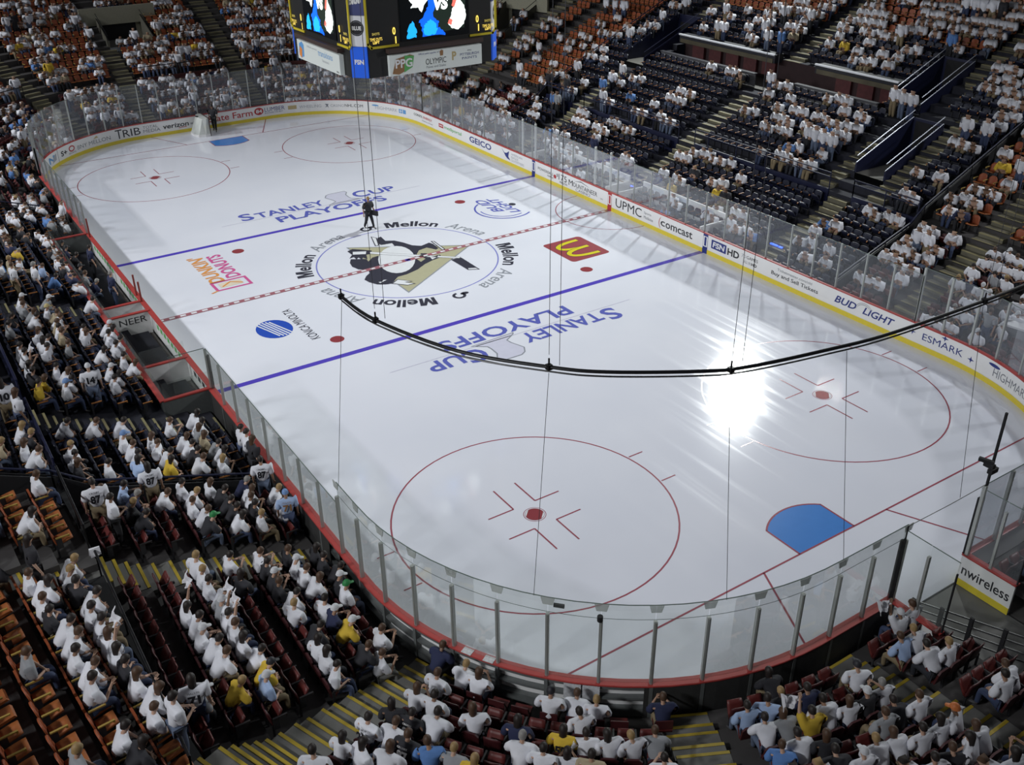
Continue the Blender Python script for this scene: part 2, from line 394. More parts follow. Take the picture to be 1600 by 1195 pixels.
# centre crest, outlines measured on the ice
CREST = {
 'crest_triangle': ('gold', [(3.28, 1.82), (-.05, -3.64), (-3.52, 1.84)], Z1),
 'crest_body': ('black', [(3.64, -.11), (3.71, -.35), (3.03, -.27), (2.79, -.68), (2.27, -.94), (1.65, -1.14), (1.31, -1.49), (1.48, -2.05), (1.2, -2.13), (.52, -2.08), (.41, -1.88), (.94, -1.61), (.83, -1.09), (.43, -.74), (.08, -.45), (-.62, -.42), (-.89, -.56), (-1.35, .17), (-1.59, .93), (-1.6, 1.4), (-1.78, 1.61), (-2.18, 2.03), (-2.09, 2.35), (-1.87, 2.66), (-1.44, 2.86), (-1., 2.92), (-.65, 2.65), (-.41, 2.35), (-.04, 2.23), (.33, 2.6), (.81, 2.71), (1.33, 2.59), (1.74, 2.35), (1.33, 1.68), (.96, 1.74), (1.32, 1.34), (1.37, .9), (1.64, .7), (2.04, -.02), (2.11, -.34), (2.51, -.4), (2.5, -.06), (2.62, .2), (3.05, .17)], Z2),
 'crest_belly': ('white', [(-.17, -.33), (-.55, -.08), (-.87, .19), (-1.11, .49), (-1.24, .78), (-1.26, 1.03), (-1.18, 1.26), (-.99, 1.43), (-.72, 1.53), (-.37, 1.56), (.05, 1.51), (.48, 1.4), (.91, 1.22), (1.3, .98), (1.65, .7), (1.92, .4), (2.07, .1), (2.11, -.18), (2.02, -.42), (1.82, -.6), (1.52, -.7), (1.14, -.72), (.72, -.66), (.26, -.52)], Z3),
 'crest_beak': ('white', [(-2.19, 2.02), (-1.89, 1.58), (-2.49, 1.11), (-2.4, 1.42), (-2.81, 1.12), (-2.77, 1.5)], Z3),
 'crest_eye': ('white', [(-1.66, 2.49), (-1.7, 2.33), (-1.56, 2.17), (-1.63, 2.02), (-1.7, 2.2), (-1.8, 2.47)], Z3),
 'crest_foot': ('white', [(2.75, .3), (2.59, .15), (2.51, -.4), (2.2, -.35), (2.14, -.08), (2.52, .25)], Z3),
 'crest_stick': ('white', [(2.07, 1.1), (.41, -.63), (-1.19, -2.38), (-1.28, -2.26), (.21, -.52), (1.84, 1.21)], Z4),
 'crest_blade': ('black', [(-1.19, -1.82), (-1.27, -2.39), (-3.1, -2.37), (-2.83, -1.85)], Z3),
 'crest_blade_tip': ('white', [(-2.66, -1.95), (-2.83, -2.29), (-3.02, -2.31), (-2.79, -1.91)], Z4),
 'crest_glove': ('black', [(2.81, 2.04), (2.95, 1.69), (2.59, 1.32), (2.18, .94), (1.8, 1.2), (1.84, 1.43), (1.26, 1.65), (1.59, 1.74), (1.38, 1.91), (1.75, 1.92), (1.53, 2.12), (1.92, 2.09), (1.85, 2.37), (2.25, 2.03)], Z3),
 'crest_cuff': ('white', [(2.58, 1.84), (2.25, 1.23), (1.92, 1.42), (2.23, 2.0)], Z4),
 'crest_glove.001': ('black', [(.42, -.96), (.24, -1.22), (-.2, -1.11), (-.33, -1.69), (-.62, -1.59), (-.75, -.99), (-.94, -.5), (-.65, -.34), (-.36, -.82), (.03, -.78)], Z3),
 'crest_cuff.001': ('white', [(-.3, -1.12), (-.4, -1.62), (-.66, -1.04)], Z4),
 'crest_skate': ('white', [(3.97, .09), (3.67, -.06), (2.66, .31), (2.67, .49)], Z3),
 'crest_skate.001': ('white', [(1.57, -2.24), (1.49, -2.36), (.2, -2.27), (.18, -2.12)], Z3)}
for n_, (c, pts, z) in CREST.items(): paint(n_.split('.')[0], [pts], c, z)
def stroke(pts, w, closed=True):
    """mitred band along a path, as one strip of quads"""
    P = [Vector(p[:2]) for p in pts]; n = len(P); L, R = [], []
    for k in range(n):
        a = P[k - 1] if (closed or k) else None; b = P[(k + 1) % n] if (closed or k < n - 1) else None
        d1 = (P[k] - a).normalized() if a is not None else (b - P[k]).normalized()
        d2 = (b - P[k]).normalized() if b is not None else d1
        n1, n2 = Vector((-d1.y, d1.x)), Vector((-d2.y, d2.x)); mm = (n1 + n2); mm = mm.normalized() if mm.length > .1 else n1
        h = min(w / 2 / max(.35, mm.dot(n1)), w * 1.1)
        L.append(P[k] + mm * h); R.append(P[k] - mm * h)
    out = []
    for k in range(n if closed else n - 1):
        q = (k + 1) % n; out.append([tuple(L[k]), tuple(L[q]), tuple(R[q]), tuple(R[k])])
    return out
def band(name, paths, w, color, z, closed=True, parent=None):
    m = MB()
    for p in paths:
        for q in stroke(p, w, closed):
            a = sum(q[i][0] * q[(i + 1) % 4][1] - q[(i + 1) % 4][0] * q[i][1] for i in range(4))
            if a < 0: q = q[::-1]
            m.add([(x, y, z) for x, y in q], [(0, 1, 2, 3)])
    return m.build(name, PAINT[color], parent or ice)
band('crest_outline', [CREST['crest_triangle'][1]], .07, 'grey', Z1 + .0015)
band('crest_outline', [CREST['crest_stick'][1]], .05, 'black', Z3 + .001)
for k in ('crest_skate', 'crest_skate.001', 'crest_beak'): band('crest_outline', [CREST[k][1]], .05, 'black', Z3 + .001)
# arena name, four times round the circle
for a_mid in (-48., -133., 132.5, 46.7):
    for body, da, w, bold, shear, col in (('Mellon', 17.5, 2.95, .014, 0, 'black'), ('Arena', -18., 2.5, .004, .25, 'grey')):
        if body == 'Mellon':
            vs, fs = text_geo('ellon', 2.12, .80, .022, 0)
            big_m = [(-1.47, -.41), (-1.47, .40), (-1.21, .40), (-1.09, -.02), (-.97, .40), (-.71, .40), (-.71, -.41), (-.88, -.41), (-.88, .16), (-1.03, -.41), (-1.15, -.41), (-1.30, .16), (-1.30, -.41)]
            nv = len(vs); vs = [(x + .43, y) for x, y in vs] + big_m
            fs = fs + [tuple(nv + q for q in t) for t in ((0, 12, 11, 1), (1, 11, 2), (2, 11, 10, 3), (3, 10, 9), (3, 9, 8, 4), (4, 8, 5), (5, 8, 7, 6))]
        else: vs, fs = text_geo(body, w, .75, bold, shear)
        m = MB(); pts = []
        for x, y in vs:
            a = radians(a_mid + da) - x / 5.2
            r = 5.22 + y
            pts.append((r * cos(a), r * sin(a), Z2))
        m.add(pts, fs); m.build('arena_name', PAINT[col], ice)
for a in (-2.2, 179.2):
    x, y = 5.2 * cos(radians(a)), 5.2 * sin(radians(a))
    paint('small_emblem', ring_polys(x, y, .26, .14, 0, 300, 16) + [disc(x + .1, y - .35, .14, .22, 10)], 'black', Z2)
# playoff lettering on both sides of centre
for sx, rd in ((1, -90), (-1, 90)):
    ice_text('playoff_lettering', 'S', sx * 10.75, sx * 4.55, rd, .75, 1.15, 'text', .022)
    ice_text('playoff_lettering', 'TANLEY', sx * 10.62, sx * 1.95, rd, 4.15, .88, 'text', .022)
    ice_text('playoff_lettering', 'C', sx * 10.75, sx * -2.55, rd, .95, 1.15, 'text', .022)
    ice_text('playoff_lettering', 'UP', sx * 10.62, sx * -3.95, rd, 1.6, .88, 'text', .022)
    ice_text('playoff_lettering', 'PLAYOFFS', sx * 9.3, sx * -.1, rd, 6.7, .95, 'text', .022)
    paint('playoff_underline', [rect(min(sx * 10.02, sx * 10.07), max(sx * 10.02, sx * 10.07), -6.2, 6.2)], 'lav', Z2)
    cup = [(9.85, -.15), (9.95, -.2), (10.3, -.75), (10.6, -.72), (11.25, -.5), (11.6, -.7), (11.75, -.95), (11.75, -1.95), (11.5, -2.0), (11.1, -1.75), (10.6, -1.72), (10.35, -1.75), (9.95, -2.3)]
    cup = [(sx * x, sx * (y - .0)) for x, y in cup]
    paint('trophy_shape', [cup], 'lav', Z2)
    band('trophy_outline', [cup], .05, 'grey', Z3)
# sponsors on the ice between the blue lines
ice_text('ice_advertisement', "DUNKIN'", 4.62, 8.92, 0, 3.7, .78, 'orange', .03)
ice_text('ice_advertisement', 'DONUTS', 4.62, 8.02, 0, 3.3, .74, 'pink', .03)
cupb = rect(1.75, 2.75, 7.6, 9.25)
band('ice_advertisement', [cupb], .14, 'pink', Z2); paint('ice_advertisement', [rect(2.0, 2.55, 7.9, 9.0)], 'cream', Z2)
band('ice_advertisement', [[(2.1, 8.9), (2.5, 8.4), (2.1, 7.9)], [(1.75, 9.25), (1.6, 9.6)]], .1, 'orange', Z3, False)
ice_text('ice_advertisement', 'KONICA MINOLTA', -3.8, 7.43, 0, 3.5, .42, 'black', .015)
paint('ice_advertisement', [disc(-3.63, 8.57, .95, .78)], 'kblue', Z2)
paint('ice_advertisement', [[(-3.63 - w, y - .22), (-3.63 - w + .05, y - .28), (-3.63 + w, y + .22), (-3.63 + w - .05, y + .28)] for y, w in ((8.27, .80), (8.42, .86), (8.57, .88), (8.72, .86), (8.87, .80))], 'white', Z3)
ice_text('ice_advertisement', 'BUD', 4.5, -7.72, 0, 2.4, .62, 'text', .02, .3)
ice_text('ice_advertisement', 'LIGHT', 4.15, -8.46, 0, 2.9, .62, 'text', .02, .3)
paint('ice_advertisement', ring_polys(3.7, -8.15, 1.62, .10, 30, 215, 30) + ring_polys(3.75, -8.15, 1.35, .07, 80, 200, 24), 'text', Z2)
paint('ice_advertisement', [disc(4.0, -8.98, .22, .2)], 'black', Z3)
def rounded(x0, x1, y0, y1, r):
    out = []
    for cx, cy, a in ((x1 - r, y1 - r, 0), (x0 + r, y1 - r, 90), (x0 + r, y0 + r, 180), (x1 - r, y0 + r, 270)):
        out += [(cx + r * cos(radians(a + 15 * k)), cy + r * sin(radians(a + 15 * k))) for k in range(7)]
    return out
paint('ice_advertisement', [rounded(-5.0, -2.25, -9.1, -6.7, .22)], 'mred', Z1)
def arch(cx): return [(cx + .48 * sin(u * PI / 2) * 1., -7.18 - 1.5 * (abs(u) ** 2.2) * 1.0) for u in [k / 10 - 1 for k in range(21)]]
for cx_, zz in ((-3.14, Z2), (-4.10, Z2 + .002)): band('ice_advertisement', [arch(cx_)], .31, 'black', zz - .0015, False); band('ice_advertisement', [arch(cx_)], .25, 'yellow', zz, False)

# ---------------------------------------------------------------- boards and glass
def pane_box(mb, s0, s1, z0, z1, o=.09, th=.014, mi=0):
    n = 1 if abs(s1 - s0) < 1.0 else 2
    sweep(mb, [(o, z0), (o + th, z0), (o + th, z1), (o, z1)], s0, s1, abs(s1 - s0) / n, mi)
def boards(name, label, s0, s1, top=None, pane=1.22, glass=GLASS, back=None, capw=.24, post_top=None, clips=False, skirt=None, kick=YELLOW, frame=False, thick_post=False, gl0=None, gl1=None):
    t = thing(name, label, 'rink boards')
    m = MB(); sweep(m, [(0, .02), (.05, .02), (.05, 1.03), (0, 1.03)], s0, s1); m.build('board_panel', WHITE, t)
    m = MB(); sweep(m, [(-.014, 0), (0, 0), (0, .21), (-.014, .23)], s0, s1); m.build('kick_plate', kick, t)
    m = MB(); sweep(m, [(-.025, 1.03), (capw, 1.03), (capw, 1.062), (capw - .02, 1.07), (-.01, 1.07), (-.025, 1.06)], s0, s1); m.build('cap_rail', RED, t)
    n = max(1, round(abs(s1 - s0) / pane)); ds = (s1 - s0) / n
    if frame:
        m = MB()
        for z, hh in ((.14, .13), (.60, .035), (.97, .055)): sweep(m, [(.05, z - hh), (.2, z - hh), (.2, z + hh), (.05, z + hh)], s0, s1)
        m.build('back_frame', FRAME, t)
        for k in range(0, n + 1):
            x, y, a = board(s0 + ds * k, .14); m = MB(); m.box((x, y, .515), (.18, .09, 1.03), a); m.build('back_post', FRAME, t)
    if skirt:
        m = MB(); sweep(m, [(.205, 0), (.225, 0), (.225, 1.0), (.205, 1.0)], *skirt); m.build('back_skirt', DARKBACK, t)
    if top:
        g0, g1 = (s0 if gl0 is None else gl0), (s1 if gl1 is None else gl1)
        n = max(1, round(abs(g1 - g0) / pane)); ds = (g1 - g0) / n
        pt = post_top or top
        for k in range(n):
            a, b = g0 + ds * k, g0 + ds * (k + 1)
            m = MB(); pane_box(m, a + .012 * (1 if ds > 0 else -1), b - .012 * (1 if ds > 0 else -1), 1.07, top)
            p = m.build('glass_pane', glass, t)
            m = MB(); pane_box(m, a, b, top, top + .014, .086, .022); m.build('glass_edge', GEDGE, p)
            if clips and pt < top:
                m = MB(); sweep(m, [(.08, pt + .02), (.088, pt + .02), (.088, pt + .03), (.08, pt + .03)], a, b); m.build('glass_seam', GEDGE, p)
        w = .085 if thick_post else .05
        for k in range(n + 1):
            x, y, a = board(g0 + ds * k, .12); m = MB()
            m.box((x, y, (1.05 + pt) / 2), (.09, w, pt - 1.05), a)
            if thick_post: m.box((x + .05 * cos(a), y + .05 * sin(a), (1.05 + pt) / 2), (.02, w * .45, pt - 1.06), a)
            q = m.build('stanchion', ALU, t)
            if clips:
                m = MB(); m.prism([(-.17, .0), (.17, .0), (.12, -.20), (-.12, -.20)], -.012, .012)
                R = Matrix.Rotation(a + PI / 2, 4, 'Z') @ Matrix.Rotation(PI / 2, 4, 'X')
                m.v = [tuple(R @ Vector(v) + Vector((x, y, top + .01))) for v in m.v]
                m.build('glass_clip', MAT['clip'], q)
    return t
glass_mat('clip', (.8, .82, .8), .35, (.55, .57, .55), .05)
S_L = lambda x: CX - x                        # arc length of a point on the left side
S_R = lambda x: S0[4] + x + CX
S_N = lambda y: S0[2] + CY - y
NLC = lambda deg: S0[1] + radians(deg - 90) * RC
b_near = boards('end_boards', 'curved boards and tall glass round the near left corner, seen from outside', S_L(-20.6), S_N(1.68), 3.52, 1.22, GLASS, post_top=3.05,
                clips=True, frame=True, skirt=(NLC(147), S_N(1.72)), thick_post=True)
b_ln = boards('side_boards', 'low side glass and red ledge beside the blue and maroon seats', S_L(-9.15), S_L(-20.6), 2.72, 1.42, GLASS, frame=True, skirt=(S_L(-9.2), S_L(-19.8)))
b_bench = boards('bench_boards', 'red capped boards without glass in front of the penalty benches', S_L(10.2), S_L(-9.15), None, frame=False, capw=.2)
b_fl = boards('side_boards', 'far stretch of side glass on the crowded dark stand side', S_L(21.9), S_L(10.2), 2.75, 1.42, GLASSV, frame=True, skirt=(S_L(20), S_L(10.3)))
b_far = boards('end_boards', 'far end boards with white advertisements under tall glass', S0[5], S0[8] + .05, 3.7, 1.3, GLASSV, capw=.12)
b_right = boards('side_boards', 'long straight advertisement boards in front of the empty dark blue seats', S_R(-20.2), S0[5], 3.12, 1.42, GLASSV, capw=.12)
b_nr = boards('end_boards', 'curved boards in the corner right of the open gate', S_N(-1.55), S_R(-20.2), 3.45, 1.25, GLASSV, capw=.16, thick_post=True)
# far taller posts beside the players' benches
for k, x in enumerate((9.0, 7.6, 1.6, .2)):
    px, py, a = board(S_R(x), .16); m = MB(); m.box((px, py, 2.15), (.10, .10, 2.2), a); m.build('stanchion', mat('pale_post', (.62, .63, .6), .4), b_right)
px, py, a = board(S_L(-9.15), .05)
m = MB(); m.box((px, py, 1.75), (.1, .1, 1.4)); m.build('stanchion', BLACKM, b_ln)
m = MB(); m.box((px, py + .75, 2.0), (.014, 1.3, 1.5)); pp = m.build('glass_pane', GLASS, b_ln)
m = MB(); m.box((px, py + .75, 2.76), (.02, 1.32, .02)); m.build('glass_edge', GEDGE, pp)

def ad(parent, body, sa, sb, zc=.63, h=.34, color='black', bold=.0, shear=0., small=None, spacing=1.):
    """lettering on the rink face of the boards between two arc lengths"""
    vs, fs = text_geo(body, abs(sa - sb), h, bold, shear, spacing, small)
    sc = (sa + sb) / 2; m = MB(); pts = []
    for x, y in vs:
        X, Y, a = board(sc - x, -.006); pts.append((X, Y, zc + y))
    m.add(pts, fs); return m.build('advertisement', INK[color], parent)
def ad_shape(parent, pts, color, off=-.005, name='advertisement'):
    """flat mark on the boards: points are (arc length, height)"""
    m = MB(); q = []
    for s, z in pts:
        X, Y, a = board(s, off); q.append((X, Y, z))
    m.add(q, [tuple(range(len(q)))]); return m.build(name, INK[color], parent)
def ad_disc(parent, s, z, rx, rz, color, off=-.005): return ad_shape(parent, [(s + rx * cos(2 * PI * k / 20), z + rz * sin(2 * PI * k / 20)) for k in range(20)], color, off)
def ad_rect(parent, sa, sb, z0, z1, color, off=-.005): return ad_shape(parent, [(sa, z0), (sb, z0), (sb, z1), (sa, z1)], color, off)
def ad_arc(parent, sc, zc, rs, rz, a0, a1, w, color):
    m = MB(); n = 18; vs = []
    for k in range(n + 1):
        a = radians(a0 + (a1 - a0) * k / n); ww = w * (.4 + .6 * math.sin(PI * k / n))
        for e in (-.5, .5):
            X, Y, _ = board(sc + (rs + e * ww) * cos(a), -.007); vs.append((X, Y, zc + (rz + e * ww) * sin(a)))
    m.add(vs, [(2 * k, 2 * k + 1, 2 * k + 3, 2 * k + 2) for k in range(n)]); return m.build('advertisement', INK[color], parent)
F_, R_ = b_far, b_right
ad(F_, 'N', 154.7, 153.8, .62, .42, 'sky', .04); ad_shape(F_, [(154.2, .35), (153.6, .45), (153.5, .85), (153.9, .75)], 'lightgrey')
ad(F_, 'S+', 152.95, 152.25, .6, .34, 'black', .03); ad_disc(F_, 151.75, .66, .3, .2, 'red'); ad_disc(F_, 151.75, .66, .2, .12, 'white', -.008); ad(F_, 'SPORTS', 152.1, 151.4, .38, .1, 'black')
ad(F_, 'BNY MELLON', 151.2, 148.4, .55, .26, 'grey', .0, 0); ad_shape(F_, [(149.75, .74), (149.3, .78), (149.45, .92)], 'tan')
ad(F_, 'T', 148.0, 147.5, .63, .62, 'black', .0); ad(F_, 'RIB', 147.45, 146.2, .60, .5, 'black', .0)
ad(F_, 'TOTAL', 146.0, 144.95, .76, .2, 'grey'); ad(F_, 'MEDIA', 146.0, 144.8, .50, .22, 'grey')
ad(F_, 'verizon', 144.6, 142.75, .60, .32, 'black', .015, .1); ad(F_, 'wireless', 142.65, 141.6, .58, .24, 'grey', 0); ad_shape(F_, [(143.5, .40), (142.95, .42), (142.9, .38), (143.5, .36)], 'red')
ad(F_, 'State Farm', 141.3, 137.95, .64, .46, 'red', .01)
ad_disc(F_, 137.45, .66, .36, .27, 'red'); ad(F_, '84', 137.68, 137.2, .66, .26, 'white', .03).location = (-.01, 0, 0)
ad(F_, 'LUMBER', 137.0, 135.45, .70, .30, 'navy', .02); ad(F_, 'BUILDING THE BEST', 137.0, 135.6, .45, .09, 'navy')
ad_rect(F_, 135.2, 134.55, .5, .78, 'tan'); ad_rect(F_, 134.95, 134.8, .55, .72, 'brown', -.008)
ad(F_, 'WHEELING', 134.35, 132.7, .62, .22, 'lightgrey'); ad(F_, 'CASINO', 132.0, 130.95, .62, .2, 'lightgrey')
ad_shape(F_, [(132.42, .76), (132.3, .62), (132.42, .48), (132.24, .56), (132.14, .44), (132.2, .66), (132.12, .74)], 'grey')
ad(F_, 'NHL.COM', 130.9, 129.45, .64, .22, 'black', .02)
for s in (129.0, 153.35): ad_rect(F_, s, s - .05, .02, 1.02, 'grey')
ad(F_, 'HIGHMARK', 128.4, 126.35, .62, .24, 'lightgrey', 0); ad_disc(F_, 128.4, .78, .3, .06, 'sky')
ad_rect(F_, 126.2, 125.85, .48, .78, 'sky'); ad_rect(F_, 125.78, 125.45, .48, .78, 'sky'); ad_rect(F_, 126.05, 126.0, .5, .76, 'white', -.008); ad_rect(F_, 126.15, 125.9, .61, .65, 'white', -.008)
ad(F_, 'CONSOL', 124.5, 123.3, .70, .17, 'black', .02); ad(R_, 'ENERGY', 123.2, 121.9, .70, .17, 'red', .02); ad(R_, 'America on Power', 123.4, 121.8, .45, .12, 'grey', .0)
ad_rect(R_, 120.95, 120.3, .52, .78, 'red'); ad_rect(R_, 120.85, 120.4, .62, .69, 'white', -.008)
ad(R_, 'mediportal', 120.15, 117.8, .64, .30, 'green', .01)
ad(R_, 'GEICO', 116.75, 114.0, .63, .40, 'navy', .02)
ad_shape(R_, [(112.75, .95), (112.4, .72), (112.15, .75), (111.85, .92), (111.95, .55), (111.7, .35), (112.05, .4), (112.25, .5)], 'navy')
for k, w in enumerate(('AMERICAN', 'EAGLE', 'OUTFITTERS')): ad(R_, w, 111.6, (110.35, 110.8, 110.15)[k], .80 - .2 * k, .14, 'lightgrey')
for s, c in ((109.25, 'navy'), (101.65, 'red'), (93.85, 'navy')):
    ad_rect(R_, s, s - .34, .22, 1.02, c); ad_rect(R_, s - .02, s - .32, .35, .9, 'white', -.008)
    ad_rect(R_, s - .1, s - .24, .4, .86, c, -.011)
    m = MB(); sweep(m, [(-.018, 0), (-.012, 0), (-.012, .235), (-.018, .235)], s, s - .34); m.build('advertisement', INK[c], R_)
ad(R_, 'POWERBALL', 108.6, 106.95, .66, .17, 'black', .04); ad_disc(R_, 106.8, .58, .14, .12, 'red'); ad(R_, 'POWER PLAY', 107.6, 106.95, .44, .1, 'black', .02)
ad(R_, '$', 106.65, 106.48, .72, .2, 'black'); ad(R_, '175', 106.42, 105.6, .68, .36, 'black'); ad(R_, 'MILLION', 106.3, 105.55, .38, .13, 'black', .02)
ad(R_, 'M', 105.4, 105.0, .62, .34, 'black', .0); ad(R_, 'OUNTAINEER', 104.97, 102.65, .60, .26, 'black', .0); ad(R_, 'CASINO', 104.7, 103.3, .35, .17, 'grey')
ad_shape(R_, [(104.9, .80), (104.2, .95), (103.3, .78), (104.2, .90)], 'black'); ad(R_, 'WV', 102.35, 102.1, .45, .1, 'grey')
ad(R_, 'UPMC', 100.95, 98.7, .63, .50, 'black', .0, small=None); ad(R_, 'Sports', 98.5, 97.9, .74, .17, 'grey'); ad(R_, 'Medicine', 98.5, 97.75, .50, .17, 'grey')
ad(R_, 'omcast', 96.72, 94.65, .60, .36, 'black', .012); ad(R_, 'c', 97.12, 96.78, .58, .27, 'black', .012)
ad_arc(R_, 96.95, .58, .30, .36, 55, -55, .045, 'red')
ad_rect(R_, 93.25, 92.2, .42, .88, 'navy'); ad(R_, 'FSN', 93.15, 92.3, .65, .3, 'white', .03, .1).location = (0, .004, 0)
ad(R_, 'HD', 92.1, 91.3, .62, .36, 'black', .03); ad(R_, '70', 91.15, 90.85, .74, .17, 'lightgrey'); ad(R_, 'GAMES', 90.8, 90.05, .74, .16, 'black', .04)
ad(R_, 'ALL IN', 90.95, 90.5, .48, .14, 'grey'); ad(R_, 'HD', 90.45, 90.1, .48, .15, 'black', .04)
ad(R_, 'Ticketmaster.com/nhl', 88.8, 86.7, .80, .13, 'grey'); ad(R_, 'Buy and Sell Tickets', 89.15, 86.3, .52, .25, 'black', .01)
ad(R_, 'BUD', 85.35, 84.15, .63, .34, 'navy', .02, .3); ad(R_, 'LIGHT', 83.8, 82.15, .63, .34, 'navy', .02, .3)
ad_arc(R_, 83.75, .62, .42, .32, -10, 170, .03, 'lightgrey'); ad_arc(R_, 83.75, .62, .36, .25, 10, 150, .025, 'grey')
for s, z in ((81.25, .66), (79.75, .93), (78.45, .56)): ad_shape(b_right if s > S_R(-20.2) else b_nr, [(s + (.17 if k % 4 == 0 or k % 4 == 2 else .04) * cos(PI * k / 4) if k % 2 == 0 else s + .05 * cos(PI * k / 4), z + (.15 if k % 2 == 0 else .05) * sin(PI * k / 4)) for k in range(8)], 'navy')
ad(b_nr, 'ESMARK', 80.75, 78.85, .62, .30, 'navy', .03)
ad(b_nr, 'HIGHMARK', 77.3, 75.2, .60, .34, 'grey', 0); ad_disc(b_nr, 77.3, .85, .3, .07, 'navy')
# loose posts, mat and bench rail on the left; open gate at the near end
for x, h in ((.95, 1.0), (.15, .95), (9.6, 1.0)):
    m = MB(); m.box((x, HY + .12, 1.05 + h / 2), (.07, .07, h)); m.build('stanchion', mat('red_post', (.25, .04, .03), .5), b_bench)
for y, lab in ((1.66, 'left gate leaf swung open behind the black railing'), (-1.52, 'white gate leaf with wireless lettering swung open over the grey ramp')):
    g = thing('gate', lab, 'gate', (-HX - .02, y, 0))
    m = MB(); m.box((-.83, 0, .545), (1.64, .06, .97)); m.build('board_panel', WHITE, g)
    sgn = 1 if y < 0 else -1
    m = MB(); m.box((-.83, sgn * .037, .13), (1.64, .014, .22)); m.build('kick_plate', YELLOW, g)
    m = MB(); m.box((-.83, -sgn * .06, 1.05), (1.66, .22, .04)); m.build('cap_rail', RED, g)
    m = MB(); m.box((-.83, -sgn * .06, .04), (1.6, .1, .06)); m.build('gate_frame', FRAME, g)
    if y < 0:
        vs, fs = text_geo('nwireless', 1.46, .34, .01)
        m = MB(); m.add([(-.84 - x, .033, .60 + z) for x, z in vs], fs); m.build('lettering', INK['black'], g)
    for k, (gx, w) in enumerate(((-.42, .8), (-1.24, .8))):
        m = MB(); m.box((gx, -sgn * .03, 2.2), (w, .014, 2.26)); p = m.build('glass_pane', GLASSV if y < 0 else GLASS, g)
        m = MB(); m.box((gx, -sgn * .03, 3.34), (w, .02, .016)); m.build('glass_edge', GEDGE, p)
    for gx in (-.02, -.83, -1.64):
        m = MB(); m.box((gx, -sgn * .05, 2.0), (.035 if gx < -1 else .07, .05 if gx < -1 else .09, 2.0)); m.build('stanchion', ALU if -1 < gx < -.1 else BLACKM, g)
# black gate posts with a steel cable between them
for y in (1.72, -1.60):
    gp = thing('gate_post', 'tall black post ' + ('left of the gate opening' if y > 0 else 'right of the gate opening carrying a clamp'), 'post', (-HX - .12, y, 0))
    m = MB(); m.box((0, 0, 1.53), (.075, .07, 3.06)); m.box((0, 0, 3.28), (.03, .03, .46)); m.build('pole', BLACKM, gp)
    if y < 0:
        m = MB(); m.box((0, 0, 4.6), (.06, .06, 2.3)); m.build('mast', BLACKM, gp)
        m = MB(); m.box((.05, .05, 4.1), (.28, .14, .12)); m.box((.1, .16, 4.25), (.4, .1, .10), .3); m.box((0, -.1, 3.9), (.14, .3, .14)); m.build('clamp', BLACKM, gp)
m = MB(); m.tube([(-HX - .12, 1.72, 3.5), (-HX - .12, 0, 3.47), (-HX - .12, -1.6, 3.5)], .012, 5)
tag(m.build('gate_cable', BLACK), 'thin dark cable stretched across the top of the gate opening', 'cable')
# camera pods on the glass
for s, lab in ((NLC(133), 'small black camera pod stuck near the top of the corner glass'), (NLC(139.5), 'round black knob on a glass post at the corner')):
    x, y, a = board(s, .05); m = MB()
    if 'pod' in lab: m.box((x, y, 3.28), (.06, .26, .09), a + .0)
    else: m.tube([(x + .1 * cos(a), y + .1 * sin(a), 3.05), (x + .1 * cos(a), y + .1 * sin(a), 3.2)], .07, 8)
    tag(m.build('camera_pod', BLACKM), lab, 'camera')
# goal pushed against the far boards
gl = thing('hockey_goal', 'white hockey goal moved off its crease at the far end', 'goal', (29.3, .62, 0), radians(-90))
WPIPE = mat('goal_white', (.75, .75, .75), .4); NETM = glass_mat('goal_net', (.9, .9, .9), .55, (.75, .78, .75), .0)
PRED = mat('goal_post_dark', (.05, .03, .03), .4)
m = MB()
m.tube([(0, -.91, 0), (0, -.91, 1.2), (0, -.88, 1.25), (0, .88, 1.25), (0, .91, 1.2), (0, .91, 0)], .035, 8); m.build('goal_frame', PRED, gl)
m = MB(); pts = [(0, -.9), (-.35, -.95), (-.8, -.8), (-1.0, -.4), (-1.0, .4), (-.8, .8), (-.35, .95), (0, .9)]
for p, q in zip(pts, pts[1:]): m.bar((p[0], p[1], .08), (q[0], q[1], .08), .06, .18)
m.build('base_pad', WPIPE, gl)
m = MB()
vs = [(x, y, .1) for x, y in pts] + [(x * .5, y * .92, 1.22) for x, y in pts]
m.add(vs, [(i, i + 1, 8 + i + 1, 8 + i) for i in range(7)] + [tuple(range(8, 16))])
o = m.build('net', NETM, gl)
o.modifiers.new('thick', 'SOLIDIFY').thickness = .02
m = MB(); m.tube([(-.45, 0, 1.24), (-.62, 0, 1.3), (-.62, .0, 1.34)], .05, 6); m.build('water_bottle', INK['black'], gl)

# ---------------------------------------------------------------- curved pipe, cables and safety net over the near end
NZ = 9.0
NETP = [(-20.77, 12.41), (-22.47, 12.31), (-24.92, 11.51), (-26.68, 10.26), (-27.58, 9.35), (-28.67, 7.7), (-29.09, 6.74), (-29.51, 4.76), (-29.8, 2.66), (-29.93, -1.91), (-29.7, -4.6), (-28.9, -7.2), (-27.4, -9.6)]
def cat_rom(pts, n=6):
    out = []
    P = [pts[0]] + list(pts) + [pts[-1]]
    for k in range(1, len(P) - 2):
        for j in range(n):
            t = j / n; a, b, c, d = [Vector(q) for q in P[k - 1:k + 3]]
            out.append(.5 * ((2 * b) + (c - a) * t + (2 * a - 5 * b + 4 * c - d) * t * t + (3 * b - a - 3 * c + d) * t ** 3))
    return out + [Vector(pts[-1])]
curve = cat_rom([(p[0], p[1], NZ) for p in NETP])
pipe = thing('net_pipe', 'long curved black pipe hanging over the near end of the ice', 'pipe')
